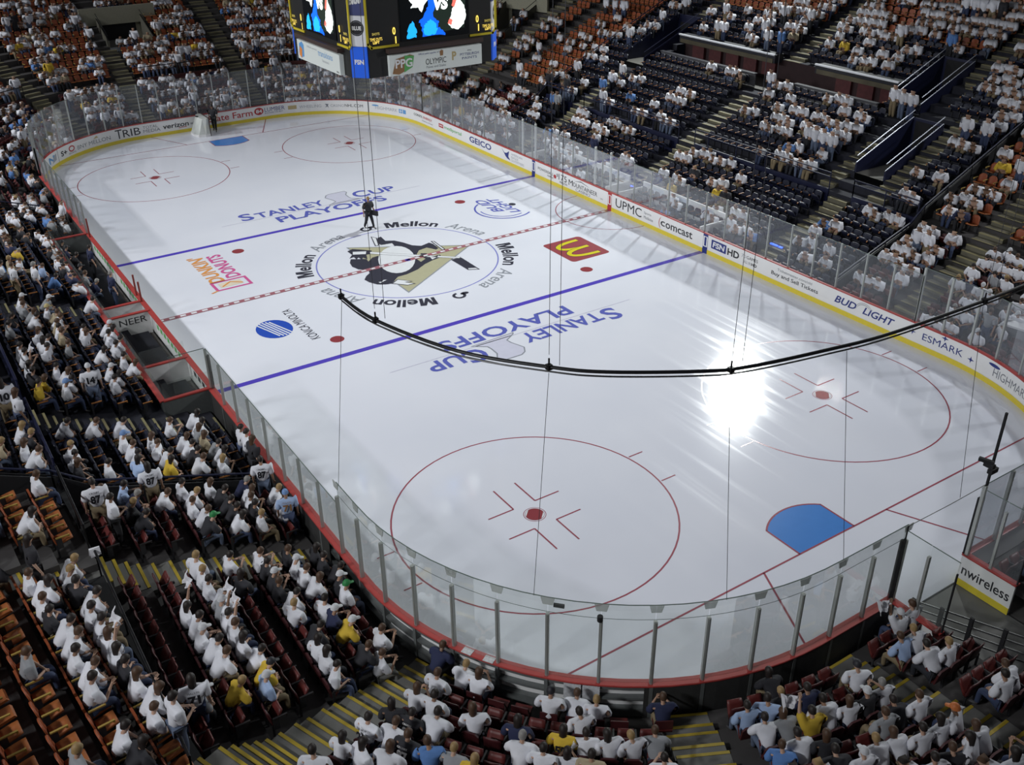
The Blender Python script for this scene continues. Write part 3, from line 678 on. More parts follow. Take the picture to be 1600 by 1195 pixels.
m = MB(); m.tube(curve, .042, 8); m.build('pipe', BLACK, pipe)
m = MB(); m.tube([p + Vector((0, 0, -.11)) for p in curve], .02, 6); m.build('lower_rail', BLACK, pipe)
for k in (0, 6, 18, 34, 52):
    if k < len(curve):
        m = MB(); p = curve[k]; m.box((p.x, p.y, NZ + .0), (.12, .12, .12)); m.box((p.x, p.y, NZ + .12), (.03, .03, .18)); m.build('hanger_clamp', BLACK, pipe)
CAB = mat('cable_grey', (.06, .06, .07), .5, .3)
HANG = [(6, 'first'), (18, 'second'), (34, 'third'), (52, 'fourth')]
for k, w in HANG:
    p = curve[k]
    for d, u in ((.0, 'inner'), (.24, 'outer')):
        m = MB(); m.tube([(p.x - d * .5, p.y - d * .8, NZ + (.3 if d == 0 else .04)), (p.x - d * .5, p.y - d * .8, 30.)], .007, 5)
        tag(m.build('hanger_cable', CAB), f'{w} pair of hanger cables along the curved black pipe, {u} one', 'cable', 'hanger cables of the curved pipe')
NETMAT = glass_mat('safety_net', (.985, .985, .99), .012, (.6, .62, .68), .0)
m = MB(); vs = []
def foot(p):
    x, y = p.x, p.y
    ax, ay = x + CX, y - CY
    if ax < 0 and ay > 0: r = math.hypot(ax, ay); return -CX + ax / r * (RC + .1), CY + ay / r * (RC + .1)
    if ay <= 0 and y > -CY: return -HX - .1, y
    if ax >= 0: return x, HY + .1 if y > 0 else -HY - .1
    r = math.hypot(ax, y + CY); return -CX + ax / r * (RC + .1), -CY + (y + CY) / r * (RC + .1)
for p in curve:
    q = foot(p)
    for t in (0, .33, .66, 1.): vs.append((p.x + (q[0] - p.x) * t, p.y + (q[1] - p.y) * t, NZ - .1 + (3.45 - NZ) * t))
m.add(vs, [(k * 4 + j, k * 4 + j + 1, k * 4 + j + 5, k * 4 + j + 4) for k in range(len(curve) - 1) for j in range(3)])
net = tag(m.build('safety_net', NETMAT), 'fine safety netting hung from the curved black pipe down to the end glass', 'net')
for k in (0, 18, 34, 44, 52):
    p = curve[k]; q = foot(p)
    m = MB(); m.tube([(p.x, p.y, NZ - .15), (q[0], q[1], 3.5)], .007, 5); m.build('net_cord', CAB, net)
m = MB(); m.tube([(p.x, p.y, NZ - .1) for p in curve[::3]] , .01, 4); m.build('net_edge', CAB, net)

# ---------------------------------------------------------------- stepped stands
def terrace(name, label, side, ts, i0, i1, shift=0., slant=0., material=CONCB, first=True):
    """treads and risers of rows i0..i1; cells inside a void are left open"""
    m = MB()
    def pt(t, o, z, k):
        tt = t - slant * o if (slant and k == len(ts) - 1) else t
        x, y, a = bowl(side, tt, o + shift); return (x, y, z)
    for k in range(len(ts) - 1):
        ta, tb = ts[k], ts[k + 1]; tm = (ta + tb) / 2
        for i in range(i0, i1 + 1):
            if voided(side, tm, i): continue
            zf = row_floor(i); of = row_front(i); ob = row_front(i + 1)
            zl = 0. if i == 0 else row_floor(i - 1)
            if i > 0 and voided(side, tm, i - 1): zl = row_floor(i - 1) - 1.2
            q = []
            for t, kk in ((ta, k), (tb, k + 1)): q += [pt(t, of, zl, kk), pt(t, of, zf, kk), pt(t, ob, zf, kk)]
            m.add(q, [(0, 3, 4, 1), (1, 4, 5, 2)])
    o = m.build(name, material)
    tag(o, label, 'stand', kind='structure'); return o
def lin(a, b, step):
    n = max(1, int(abs(b - a) / step + .5)); return [a + (b - a) * k / n for k in range(n + 1)]
def with_edges(a, b, step, side):
    ts = set(round(t, 3) for t in lin(a, b, step))
    for v in VOID:
        if v[0] == side:
            for e in v[1:3]:
                if min(a, b) < e < max(a, b): ts.add(e)
    return sorted(ts, reverse=b < a)
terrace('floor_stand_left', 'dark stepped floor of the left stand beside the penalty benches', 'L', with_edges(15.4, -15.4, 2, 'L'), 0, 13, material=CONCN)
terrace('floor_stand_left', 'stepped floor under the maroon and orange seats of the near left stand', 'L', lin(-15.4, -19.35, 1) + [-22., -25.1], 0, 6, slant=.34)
terrace('floor_stand_left', 'stepped floor under the orange seats of the near left upper tier', 'L', [-15.4, -17.3, -19.29, -19.31, -22, -25, -28.5, -32], 7, 14)
terrace('floor_stand_left', 'stepped floor of the far end of the left stand', 'L', with_edges(21.95, 15.4, 2, 'L'), 0, 12)
terrace('floor_stand_corner', 'stepped floor of the maroon corner block behind the folding chairs', 'NL', lin(110.5, 151.2, 3), 0, 9, shift=.62)
terrace('floor_stand_corner', 'stepped floor of the maroon block between the corner steps and the gate', 'NL', lin(151.2, 180, 3), 0, 9)
terrace('floor_stand_end', 'stepped floor beside the black railing of the open gate', 'N', [4.43, 3.4, 1.3], 0, 9)
terrace('floor_stand_end', 'stepped floor right of the open gate', 'N', [-1.95, -4.42], 0, 7)
terrace('floor_stand_corner', 'stepped floor of the corner right of the open gate', 'NR', lin(180, 270, 4), 0, 22)
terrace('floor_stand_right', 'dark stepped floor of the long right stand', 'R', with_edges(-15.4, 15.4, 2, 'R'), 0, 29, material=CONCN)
terrace('floor_stand_right', 'stepped floor under the orange seats at the near end of the right stand', 'R', lin(-21.95, -15.4, 2), 0, 29)
terrace('floor_stand_right', 'stepped floor under the orange seats at the far end of the right stand', 'R', lin(15.4, 21.95, 2), 0, 27)
terrace('floor_stand_corner', 'stepped floor of the far right corner', 'FR', with_edges(270, 360, 3, 'FR'), 0, 24)
terrace('floor_stand_end', 'stepped floor of the far end stand', 'F', with_edges(-4.42, 4.42, 1, 'F'), 0, 23)
terrace('floor_stand_corner', 'stepped floor of the far left corner', 'FL', with_edges(0, 90, 3, 'FL'), 0, 22)
m = MB(); m.box((0, 0, -.12), (110, 90, .1)); tag(m.build('floor_base', CONC), 'grey concrete floor round the ice', 'floor', kind='structure')
m = MB(); m.box((-35, -.1, -.03), (8.9, 2.9, .06)); tag(m.build('floor_ramp', mat('ramp', (.20, .20, .19), .8, noise=.25, scale=.9)), 'grey ramp leading out through the open gate', 'floor', kind='structure')

# steps with painted nosings
def stairs(label, side, tf, w, i0, i1, shift=0., nose=NOSE, body=STEP, tread=True):
    t = thing('aisle_steps', label, 'steps', kind='structure')
    m, q = MB(), MB()
    for i in range(i0, i1 + 1):
        of, ob = row_front(i) + shift, row_front(i + 1) + shift; z, z2 = row_floor(i), row_floor(i + 1)
        tt = tf(of) if callable(tf) else tf
        if voided(side, tt, i) or voided(side, tt, i + 1): continue
        n = 4 if i == 6 else 2
        hw = w / 2
        def blk(oa, ob_, za, zb, mb):
            vs = []
            for zz in (za, zb):
                for o_, sg in ((oa, -1), (ob_, -1), (ob_, 1), (oa, 1)):
                    x, y, a = bowl(side, tf(o_) if callable(tf) else tt, o_); vs.append((x - sg * hw * sin(a), y + sg * hw * cos(a), zz))
            mb.add(vs, [(0, 1, 2, 3), (7, 6, 5, 4), (0, 4, 5, 1), (1, 5, 6, 2), (2, 6, 7, 3), (3, 7, 4, 0)])
        blk(of, ob, z - .02, z + .012, m); blk(of + .005, of + .085, z - .03, z + .02, q)
        for k in range(1, n):
            d = (.36 if n == 2 else .28 * (n - k))
            zz = z + (z2 - z) * k / n
            blk(ob - d, ob + .01, z - .02, zz, m); blk(ob - d - .004, ob - d + .08, zz - .03, zz + .008, q)
    m.build('step_blocks', body, t); q.build('nosings', nose, t)
    return t
A2 = lambda o: -25.55 - .34 * o
stairs('steps with bright yellow edges crossing the near maroon seats on the left', 'L', -19.35, 1.15, 0, 12)
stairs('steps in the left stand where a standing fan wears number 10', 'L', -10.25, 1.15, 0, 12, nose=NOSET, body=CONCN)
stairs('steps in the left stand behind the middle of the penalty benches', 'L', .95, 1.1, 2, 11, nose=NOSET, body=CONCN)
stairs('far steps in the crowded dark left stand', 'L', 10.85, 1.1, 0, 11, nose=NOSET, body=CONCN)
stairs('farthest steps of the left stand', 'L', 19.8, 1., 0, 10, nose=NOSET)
stairs('yellow edged steps left of the maroon corner block', 'NL', 111.2, 1.25, 0, 7)
stairs('yellow edged steps dropping to the glass behind the near goal line', 'NL', 153.2, 1.25, 0, 6)
stairs('steps with yellow edges beside the gate railing seats', 'N', 3.82, .85, 0, 6)
TAN = mat('tan_step', (.15, .14, .10), .85, noise=.3, scale=2)
stairs('steps at the far left corner climbing past orange seats', 'FL', 60.5, 1.1, 0, 12, nose=NOSET, body=TAN)
stairs('second steps of the far left corner', 'FL', 23., 1.2, 0, 14, nose=NOSET, body=TAN)
stairs('far end steps below the cream walled doorway', 'F', 3.8, 1.2, 0, 11, nose=NOSET, body=TAN)
stairs('far end steps behind the head of the scoreboard sign', 'FR', 358.6, 1.2, 0, 18, nose=NOSET, body=TAN)
stairs('steps of the far right corner behind the scoreboard', 'FR', 317., 1.1, 0, 18, nose=NOSET, body=TAN)
stairs('steps right of the scoreboard among orange seats', 'FR', 278.5, 1.2, 0, 19, nose=NOSET, body=TAN)
stairs('steps in the right stand far part between blue seats', 'R', 11.55, 1.1, 0, 24, nose=NOSET, body=TAN)
stairs('steps in the middle of the right stand behind the players benches', 'R', .85, 1.2, 0, 26, nose=NOSET, body=TAN)
stairs('steps of the right stand leading down to the ticket advertisement', 'R', -10.7, 1.2, 0, 6, nose=NOSET, body=TAN)
stairs('steps beside the doorways high in the right stand', 'R', lambda o: -12.4 if o < 13.6 else min(-10.3, -12.4 + (o - 13.6) * .75), 1.0, 7, 27, nose=NOSET, body=TAN)
stairs('steps climbing left of the doorways in the right stand', 'R', -9.3, .9, 7, 11, nose=NOSET, body=TAN)
stairs('cream edged steps between maroon seats at the near end of the right stand', 'R', -18.7, 1.2, 0, 24, nose=NOSET, body=TAN)
# front wall of the upper tier and its railing
def tier_wall(label, side, ts, o=6.34, double=False, shift=0., wallmat=None, h=.95, zb=None):
    t = thing('tier_railing', label, 'railing')
    m, r = MB(), MB()
    z0, z1 = row_floor(6), row_floor(7)
    P = lambda tt, oo, z: (*bowl(side, tt, oo + shift)[:2], z)
    for a, b in zip(ts, ts[1:]):
        vs = [P(a, o - .05, z0), P(a, o + .05, z0), P(a, o + .05, z1 + .12), P(a, o - .05, z1 + .12), P(b, o - .05, z0), P(b, o + .05, z0), P(b, o + .05, z1 + .12), P(b, o - .05, z1 + .12)]
        m.add(vs, [(0, 4, 7, 3), (1, 2, 6, 5), (3, 7, 6, 2), (0, 3, 2, 1), (4, 5, 6, 7)])
    m.build('front_wall', wallmat or BLACKM, t)
    for zz in ((.95, .72) if double else (.92,)):
        r = MB(); r.tube([P(a, o, z1 + zz) for a in ts], .032, 6); r.build('hand_rail', BLACK if not double else NAVYP, t)
    for a in ts[::2] + [ts[-1]]:
        q = MB(); x, y, z = P(a, o, z1); q.box((x, y, z + .48), (.04, .04, .92)); q.build('rail_post', BLACK if not double else NAVYP, t)
    return t
tier_wall('black railing in front of the orange seats at the lower left', 'L', lin(-20.0, -27.5, 1.2))
tier_wall('short black railing between the yellow steps and the blue seats', 'L', lin(-15.5, -18.75, 1.1))
tier_wall('dark blue railing across the near blue seats of the left stand', 'L', lin(-15.1, -10.95, 1.0), double=True, wallmat=NAVYP)
tier_wall('dark blue railing behind the penalty benches', 'L', lin(-9.6, .3, 1.1), double=True, wallmat=NAVYP)
tier_wall('dark blue railing in the farther left stand', 'L', lin(1.6, 10.3, 1.1), double=True, wallmat=NAVYP)
tier_wall('blue railing below the five fans seated under the right stand doorway', 'R', lin(-15.2, -11.4, .95), double=True, wallmat=NAVYP)
tier_wall('long blue railing across the middle of the right stand', 'R', lin(-9.9, .15, 1.1), double=True, wallmat=NAVYP)
tier_wall('blue railing in the far half of the right stand', 'R', lin(1.55, 10.9, 1.1), double=True, wallmat=NAVYP)
tier_wall('dark railing at the far end of the right stand', 'R', lin(12.2, 15.2, .8), double=True, wallmat=NAVYP)
tier_wall('dark wall across the far end stand behind the far goal', 'F', lin(-3.6, 3.1, 1.2), wallmat=mat('maroon_wall', (.06, .012, .012), .7))
tier_wall('dark wall across the far right corner', 'FR', lin(321, 356, 4), wallmat=MAT['maroon_wall'])
tier_wall('dark wall across the far left corner stand', 'FL', lin(27, 57, 4), wallmat=MAT['maroon_wall'])
# sloping dividers at the ends of the blue seats
def divider(label, side, t, i0, i1):
    d = thing('divider_railing', label, 'railing')
    def z(o):
        if o < 6.3: return .15 + .336 * (o - .75)
        return 2.65 + .446 * (o - 6.9)
    pts = [(o, max(0, z(o))) for o in (.75, 2.4, 4.0, 5.6, 6.5)] + [(o, z(o)) for o in [8 + 1.64 * k for k in range(int((row_back(i1) - 8) / 1.64) + 1)]]
    P = lambda o, zz: (*bowl(side, t, o)[:2], zz)
    m = MB()
    for (oa, za), (ob, zb) in zip(pts, pts[1:]):
        m.bar(P(oa, za + .30), P(ob, zb + .30), .05, .75)
    m.build('divider_panel', BLACKM, d)
    for h, w in ((.95, .055), (.78, .04)):
        m = MB(); m.tube([P(o, zz + h) for o, zz in pts], w / 2 * 1.2, 6); m.build('hand_rail', BLACK if h < .9 else NAVYP, d)
    for o, zz in pts:
        m = MB(); x, y, _ = P(o, 0); m.box((x, y, zz + .45), (.05, .05, 1.)); m.build('rail_post', BLACK, d)
divider('dark railing between the blue seats and maroon seats on the near left', 'L', -15.4, 0, 11)
divider('dark railing at the far end of the blue seats on the left', 'L', 15.4, 0, 9)
divider('long dark railing between blue and orange seats at the near end of the right stand', 'R', -15.4, 0, 22)
divider('sloping blue railing between orange and blue seats at the far end of the right stand', 'R', 15.4, 0, 22)

# doorways cut into the stands
def doorway(label, side, t0, t1, i0, i1, wall=NAVYP, rail=STEEL, front=None, backwall=True):
    d = thing('stand_doorway', label, 'doorway', kind='structure')
    zb = row_floor(i0) - .05; o0, o1 = row_front(i0), row_front(i1 + 1)
    P = lambda t, o, z: (*bowl(side, t, o)[:2], z)
    m = MB(); vs = [P(t0, o0, zb), P(t1, o0, zb), P(t1, o1, zb), P(t0, o1, zb)]
    m.add(vs, [(0, 1, 2, 3)]); m.build('landing', mat('landing', (.16, .155, .14), .8, noise=.2), d)
    zt = row_floor(i1 + 1)
    m = MB(); vs = [P(t0, o1 - .02, zb), P(t1, o1 - .02, zb), P(t1, o1 - .02, zt + .35), P(t0, o1 - .02, zt + .35), P(t0, o1 + .1, zt + .35), P(t1, o1 + .1, zt + .35)]
    m.add(vs, [(0, 1, 2, 3), (3, 2, 5, 4)]); m.build('back_wall', front or wall, d)
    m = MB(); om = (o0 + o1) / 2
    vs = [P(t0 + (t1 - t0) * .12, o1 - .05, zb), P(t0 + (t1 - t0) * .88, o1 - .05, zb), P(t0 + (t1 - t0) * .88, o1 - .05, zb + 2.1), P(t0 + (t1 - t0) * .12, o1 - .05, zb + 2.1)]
    m.add(vs, [(0, 1, 2, 3)]); m.build('opening_shade', BLACKM, d)  # flat black sheet on the back wall: shade of the passage painted in
    for t in (t0, t1):
        m = MB(); z_a, z_b = row_floor(i0) + .45, zt + .35
        for sg in (-.04, .04):
            pass
        x0, y0, a0 = bowl(side, t, o0); 
        nx, ny = -sin(a0) * .05, cos(a0) * .05
        A, B = Vector(P(t, o0, 0)), Vector(P(t, o1, 0))
        vs = []
        for s in (-1, 1):
            off = Vector((nx, ny, 0)) * s
            vs += [A + off + Vector((0, 0, zb)), B + off + Vector((0, 0, zb)), B + off + Vector((0, 0, z_b)), A + off + Vector((0, 0, z_a))]
        m.add(vs, [(3, 2, 1, 0), (4, 5, 6, 7), (0, 1, 5, 4), (2, 3, 7, 6), (1, 2, 6, 5), (3, 0, 4, 7)]); m.build('side_wall', wall, d)
        for hh in (.03, .38):
            m = MB(); m.tube([A + Vector((0, 0, z_a + hh)), B + Vector((0, 0, z_b + hh))], .024, 6); m.build('hand_rail', rail, d)
    return d
doorway('lower doorway with steel rails in the right stand where two people stand', 'R', -11.8, -10.0, 9, 13)
doorway('upper doorway with steel rails in the right stand', 'R', -9.7, -7.8, 15, 19)
doorway('upper doorway with long blue rails at the far part of the right stand', 'R', 10.9, 13.1, 13, 18, rail=NAVYP)
for lab, side, t0, t1, i0, i1 in (('cream walled doorway high in the far end stand', 'F', .2, 3.6, 12, 15), ('cream walled doorway among orange seats right of the scoreboard', 'FR', 283., 291., 12, 16)):
    d = doorway(lab, side, t0, t1, i0, i1, wall=mat('dark_cream', (.10, .095, .075), .8), rail=BLACK, front=CREAM)
    P = lambda t, o, z: (*bowl(side, t, o)[:2], z)
    o1 = row_front(i1 + 1); zt = row_floor(i1 + 1)
    w = (t1 - t0)
    m = MB(); vs = [P(t0 - w * .35, o1 - .3, zt - .3), P(t1 + w * .35, o1 - .3, zt - .3), P(t1 + w * .35, o1 - .3, zt + 1.0), P(t0 - w * .35, o1 - .3, zt + 1.0),
                    P(t0 - w * .35, o1 - .1, zt - .3), P(t1 + w * .35, o1 - .1, zt - .3), P(t1 + w * .35, o1 - .1, zt + 1.0), P(t0 - w * .35, o1 - .1, zt + 1.0)]
    m.add(vs, [(3, 2, 1, 0), (4, 5, 6, 7), (2, 3, 7, 6), (0, 1, 5, 4), (1, 2, 6, 5), (3, 0, 4, 7)]); m.build('parapet', CREAM, d)
# the loge boxes half way up the right stand
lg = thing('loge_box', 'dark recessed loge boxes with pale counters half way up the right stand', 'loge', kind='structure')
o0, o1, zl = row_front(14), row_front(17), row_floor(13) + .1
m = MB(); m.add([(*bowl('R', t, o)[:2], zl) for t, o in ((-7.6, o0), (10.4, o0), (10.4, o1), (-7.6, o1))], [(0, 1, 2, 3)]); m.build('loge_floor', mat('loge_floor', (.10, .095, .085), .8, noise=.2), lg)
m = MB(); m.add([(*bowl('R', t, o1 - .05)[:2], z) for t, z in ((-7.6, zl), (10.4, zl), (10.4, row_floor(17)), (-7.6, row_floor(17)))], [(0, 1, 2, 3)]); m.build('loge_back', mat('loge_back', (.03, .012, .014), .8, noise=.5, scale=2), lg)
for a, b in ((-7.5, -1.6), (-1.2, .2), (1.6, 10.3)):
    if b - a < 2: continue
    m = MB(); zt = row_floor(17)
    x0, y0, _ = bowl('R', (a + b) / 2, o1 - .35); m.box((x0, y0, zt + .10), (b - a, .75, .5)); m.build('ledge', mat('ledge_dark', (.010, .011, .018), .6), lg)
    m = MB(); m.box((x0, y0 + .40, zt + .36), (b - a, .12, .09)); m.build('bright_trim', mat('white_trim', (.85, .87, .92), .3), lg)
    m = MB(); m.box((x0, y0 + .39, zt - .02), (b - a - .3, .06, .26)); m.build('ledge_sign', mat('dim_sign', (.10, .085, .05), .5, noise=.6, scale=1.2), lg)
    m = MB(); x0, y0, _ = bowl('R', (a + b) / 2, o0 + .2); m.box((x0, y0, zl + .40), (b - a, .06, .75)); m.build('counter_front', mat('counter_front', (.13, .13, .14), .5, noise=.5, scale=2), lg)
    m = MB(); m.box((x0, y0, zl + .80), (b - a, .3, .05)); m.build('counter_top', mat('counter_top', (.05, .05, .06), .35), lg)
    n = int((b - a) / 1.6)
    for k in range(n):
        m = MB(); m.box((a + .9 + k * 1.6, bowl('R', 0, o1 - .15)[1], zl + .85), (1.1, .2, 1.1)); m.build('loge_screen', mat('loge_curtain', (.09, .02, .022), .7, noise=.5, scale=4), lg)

# penalty benches on the left
bx = thing('penalty_box', 'penalty boxes with glass back wall and red ledges between boards and left stand', 'penalty box')
yb = HY + 1.92
m = MB(); m.box((.55, HY + 1.0, .02), (19.3, 1.75, .04)); m.build('box_floor', mat('box_floor', (.10, .09, .085), .8, noise=.3), bx)
m = MB(); m.box((.55, yb, .55), (19.4, .08, 1.1)); m.build('back_wall', FRAME, bx)
for k in range(13):
    m = MB(); m.box((-8.35 + 1.485 * k, yb, 1.42), (1.46, .014, .65)); p = m.build('glass_pane', GLASS, bx)
m = MB(); m.box((.55, yb, 1.10), (19.4, .22, .05)); m.build('red_ledge', RED, bx)
for x, w in ((-9.1, 1.8), (-6.15, .9), (-.95, 1.0), (.2, 1.0), (10.2, 1.8)):
    y0 = yb - w / 2 if w > 1.5 else HY + w / 2 + .1
    m = MB(); m.box((x, y0 if w > 1.5 else HY + 1.0, .55), (.07, 1.75, 1.1)); m.build('side_wall', WHITE if x in (-6.15, -.95, .2) else FRAME, bx)
    m = MB(); m.box((x, HY + 1.0, 1.09), (.16, 1.78, .05)); m.build('side_ledge', RED, bx)
    if x in (-9.1, 10.2, -6.15):
        m = MB(); m.box((x, HY + 1.0, 1.45), (.014, 1.7, .66)); m.build('glass_pane', GLASS, bx)
for a, b in ((-8.9, -6.4), (-5.9, -1.3), (.6, 9.9)):
    m = MB(); m.box(((a + b) / 2, yb - .38, .42), (b - a, .36, .06)); m.build('bench', mat('bench_dark', (.03, .03, .035), .6), bx)
vs, fs = text_geo('NEER', 1.15, .28, 0); m = MB()
m.add([(-.992, HY + .85 - x, .78 + z) for x, z in vs], fs); m.build('lettering', INK['black'], bx)
for a, b in ((-5.7, -1.6), (1.2, 4.6), (5.3, 9.3), (-8.7, -6.6)):
    m = MB(); m.box(((a + b) / 2, HY + .07, .55), (b - a, .03, .75)); m.build('inner_panel', WHITE, bx)
    m = MB()
    for k in range(int((b - a) / .5)): m.box((a + .3 + k * .5, HY + .088, .62), (.3, .006, .22))
    m.build('panel_print', INK['green'] if a > -6 else INK['black'], bx)
# players' benches on the right
pb = thing('players_bench', 'white walled players benches behind the glass on the right side', 'bench')
yr = -HY - 1.95
for a, b in ((.6, 8.6), (-7.2, -.6)):
    m = MB(); m.box(((a + b) / 2, yr, .75), (b - a, .08, 1.5)); m.build('back_wall', WHITE, pb)
    m = MB(); m.box(((a + b) / 2, yr + .05, 1.0), (b - a, .03, .05)); m.build('trim_strip', INK['brown'], pb)
    m = MB(); m.box(((a + b) / 2, yr + .45, .45), (b - a - .4, .4, .06)); m.build('bench', mat('bench_navy', (.03, .035, .10), .6), pb)
    for k in range(3):
        x = a + (b - a) * (.2 + .3 * k); m = MB(); m.box((x, yr + .05, 1.25), (.9, .012, .34)); m.build('sign_panel', mat('pale_sign', (.62, .68, .78), .5, noise=.3, scale=5), pb)
    for x in (a, b):
        m = MB(); m.box((x, yr + .9, .6), (.07, 1.8, 1.2)); m.build('side_wall', WHITE, pb)
    m = MB(); m.box(((a + b) / 2, yr + .9, .02), (b - a, 1.8, .05)); m.build('bench_floor', MAT['box_floor'], pb)
# gate railing
gr = thing('gate_railing', 'black metal railing between the maroon seats and the open gate ramp', 'railing')
xs = [-31.05, -31.85, -32.65, -33.5, -34.4, -35.4, -36.5]
def rail_top(x): return 1.2 + .34 * (-31.05 - x)
for d in (.0, .24, .48, .72):
    m = MB(); m.tube([(x, 1.42, rail_top(x) - d) for x in xs], .024, 6); m.build('rail_bar', BLACK, gr)
for x in xs:
    m = MB(); zb = max(0, rail_top(x) - 1.25); m.box((x, 1.42, (rail_top(x) + zb) / 2 + .03), (.10, .06, rail_top(x) - zb + .06)); m.build('rail_post', BLACKM, gr)

# ---------------------------------------------------------------- scoreboard over centre ice
sb = thing('scoreboard', 'big black four sided scoreboard hanging over centre ice', 'scoreboard', (0, 0, 0))
H, ZB, ZT = 3.55, 10.02, 15.6
c = .58
octo = [(-H, H - c), (-H, -H + c), (-H + c, -H), (H - c, -H), (H, -H + c), (H, H - c), (H - c, H), (-H + c, H)]
m = MB(); m.prism(octo, ZB, ZT); m.build('housing', mat('sb_black', (.012, .012, .012), .5, noise=.2), sb)
GLOWY = mat('led_yellow', (1., .72, .12), emit=1.1); FRY = mat('sb_yellow', (.62, .50, .03), .4)
SCB = mat('screen_black', (.004, .006, .008), .3)
LED = {'white': mat('led_white', (.92, 1., .95), emit=1.5), 'blue': mat('led_blue', (.0, .12, .9), emit=1.0), 'sky': mat('led_sky', (.01, .38, .95), emit=1.1),
       'red': mat('led_red', (.9, .16, .12), emit=1.0), 'pale': mat('led_pale', (.95, .8, .7), emit=1.3), 'green': mat('led_green', (.008, .02, .012), emit=.5)}
SBW = mat('sb_white', (.58, .62, .60), .4, emit=.12)
def face(R):
    """R maps (u across, z, depth out) of a face to the world; u grows to the viewer's right"""
    rj = random.Random(4)
    def jag(pts, n=3, amp=.05):
        out = []
        for a, b in zip(pts, pts[1:] + pts[:1]):
            for k in range(n): t = k / n; out.append((a[0] + (b[0] - a[0]) * t + rj.uniform(-amp, amp) * (k > 0), a[1] + (b[1] - a[1]) * t + rj.uniform(-amp, amp) * (k > 0)))
        return out
    def flat(name, pts, m_, d=.03, parent=sb, th=.02):
        mb = MB(); n = len(pts)
        a = sum(pts[i][0] * pts[(i + 1) % n][1] - pts[(i + 1) % n][0] * pts[i][1] for i in range(n))
        if a < 0: pts = pts[::-1]
        mb.add([R(u, z, d - th) for u, z in pts] + [R(u, z, d) for u, z in pts], [tuple(range(n))[::-1], tuple(range(n, 2 * n))] + [(i, (i + 1) % n, n + (i + 1) % n, n + i) for i in range(n)])
        return mb.build(name, m_, parent)
    def txt(name, body, u, z, w, h, m_, d=.06, parent=sb, bold=.02, shear=0.):
        vs, fs = text_geo(body, w, h, bold, shear); mb = MB(); mb.add([R(u + x, z + y, d) for x, y in vs], fs); return mb.build(name, m_, parent)
    fr = [(-3.0, 14.9), (-3.0, 11.38), (-2.85, 11.22), (-1.62, 11.22)], [(1.95, 11.22), (3.05, 11.22), (3.2, 11.38), (3.2, 14.9)]
    for pl in fr:
        for a, b in zip(pl, pl[1:]):
            d = Vector((b[0] - a[0], b[1] - a[1])).normalized() * .045; n_ = Vector((-d.y, d.x))
            flat('yellow_frame', [(a[0] - n_.x - d.x, a[1] - n_.y - d.y), (b[0] - n_.x + d.x, b[1] - n_.y + d.y), (b[0] + n_.x + d.x, b[1] + n_.y + d.y), (a[0] + n_.x - d.x, a[1] + n_.y - d.y)], FRY, .06, th=.05)
    sc = flat('video_screen', [(-1.45, 11.33), (1.85, 11.33), (1.85, 14.6), (-1.45, 14.6)], SCB, .05, th=.05)
    P = lambda n, pts, c_, d: flat(n, jag(pts, 4, .045 if 'flame' in n else .02), LED[c_], d, sc, .006)
    P('screen_glow', [(-.0, 11.5), (1.6, 11.6), (1.75, 13.2), (.2, 13.4)], 'green', .055)
    P('screen_flame', [(-1.2, 11.42), (-.75, 11.42), (-.72, 11.75), (-.9, 12.1), (-1.1, 11.85)], 'sky', .06)
    P('screen_flame', [(-.45, 11.42), (.65, 11.38), (.5, 11.62), (.3, 11.78), (.34, 12.0), (.1, 12.2), (.2, 12.75), (.05, 13.3), (-.2, 13.2), (-.12, 12.6), (-.35, 12.25), (-.6, 12.0), (-.45, 11.8)], 'blue', .06)
    P('screen_flame', [(-.35, 11.5), (.1, 11.45), (.3, 11.7), (.15, 11.95), (-.05, 12.1), (-.3, 11.95), (-.4, 11.75)], 'sky', .066)
    P('screen_logo', [(-1.1, 13.6), (-1.0, 12.9), (-.85, 12.75), (-.95, 12.6), (-.6, 12.62), (-.45, 12.4), (-.3, 12.7), (-.1, 12.9), (-.2, 13.6)], 'white', .066)
    txt('screen_lettering', 'VS', .48, 12.68, .72, .52, LED['white'], .075, sc, .06, .15)
    P('screen_logo', [(.82, 11.8), (1.0, 11.62), (1.3, 11.55), (1.58, 11.75), (1.7, 12.1), (1.62, 12.5), (1.4, 12.75), (1.3, 12.95), (1.22, 12.7), (1.02, 12.4), (.95, 12.1)], 'white', .066)
    P('screen_logo', [(.78, 11.85), (.95, 11.75), (1.02, 11.95), (.9, 12.05)], 'red', .072); P('screen_logo', [(1.0, 12.55), (1.12, 12.9), (1.35, 13.15), (1.25, 12.75), (1.1, 12.45)], 'red', .072)
    P('screen_logo', [(1.32, 12.0), (1.45, 12.05), (1.44, 12.25), (1.33, 12.2)], 'pale', .072)
    for u, zc in ((-1.78, 11.78), (2.26, 11.86)):
        for body, z, w, h in (('0', zc + .02, .14, .30), ('1', zc - .34, .05, .28)): txt('score_digit', body, u + (.06 if body == '1' else 0), z, w, h, GLOWY, .06, sb, .03)
    for u in (-2.62, 2.8):
        txt('score_lettering', 'SHOTS', u, 11.76, .34, .10, mat('led_dim', (.75, .6, .12), emit=.35), .06); txt('score_lettering', 'TIME OUTS', u, 11.55, .56, .12, GLOWY, .06); txt('score_lettering', 'LEFT', u, 11.42, .30, .10, GLOWY, .06)
    flat('shelf', [(-2.2, 10.95), (2.4, 10.95), (2.4, 11.12), (-2.2, 11.12)], mat('sb_brown', (.05, .03, .025), .6), .3, th=.3)
    s = flat('sign', [(-2.15, 10.03), (2.35, 10.03), (2.35, 10.86), (-2.15, 10.86)], SBW, .22, th=.2)
    return flat, txt, s
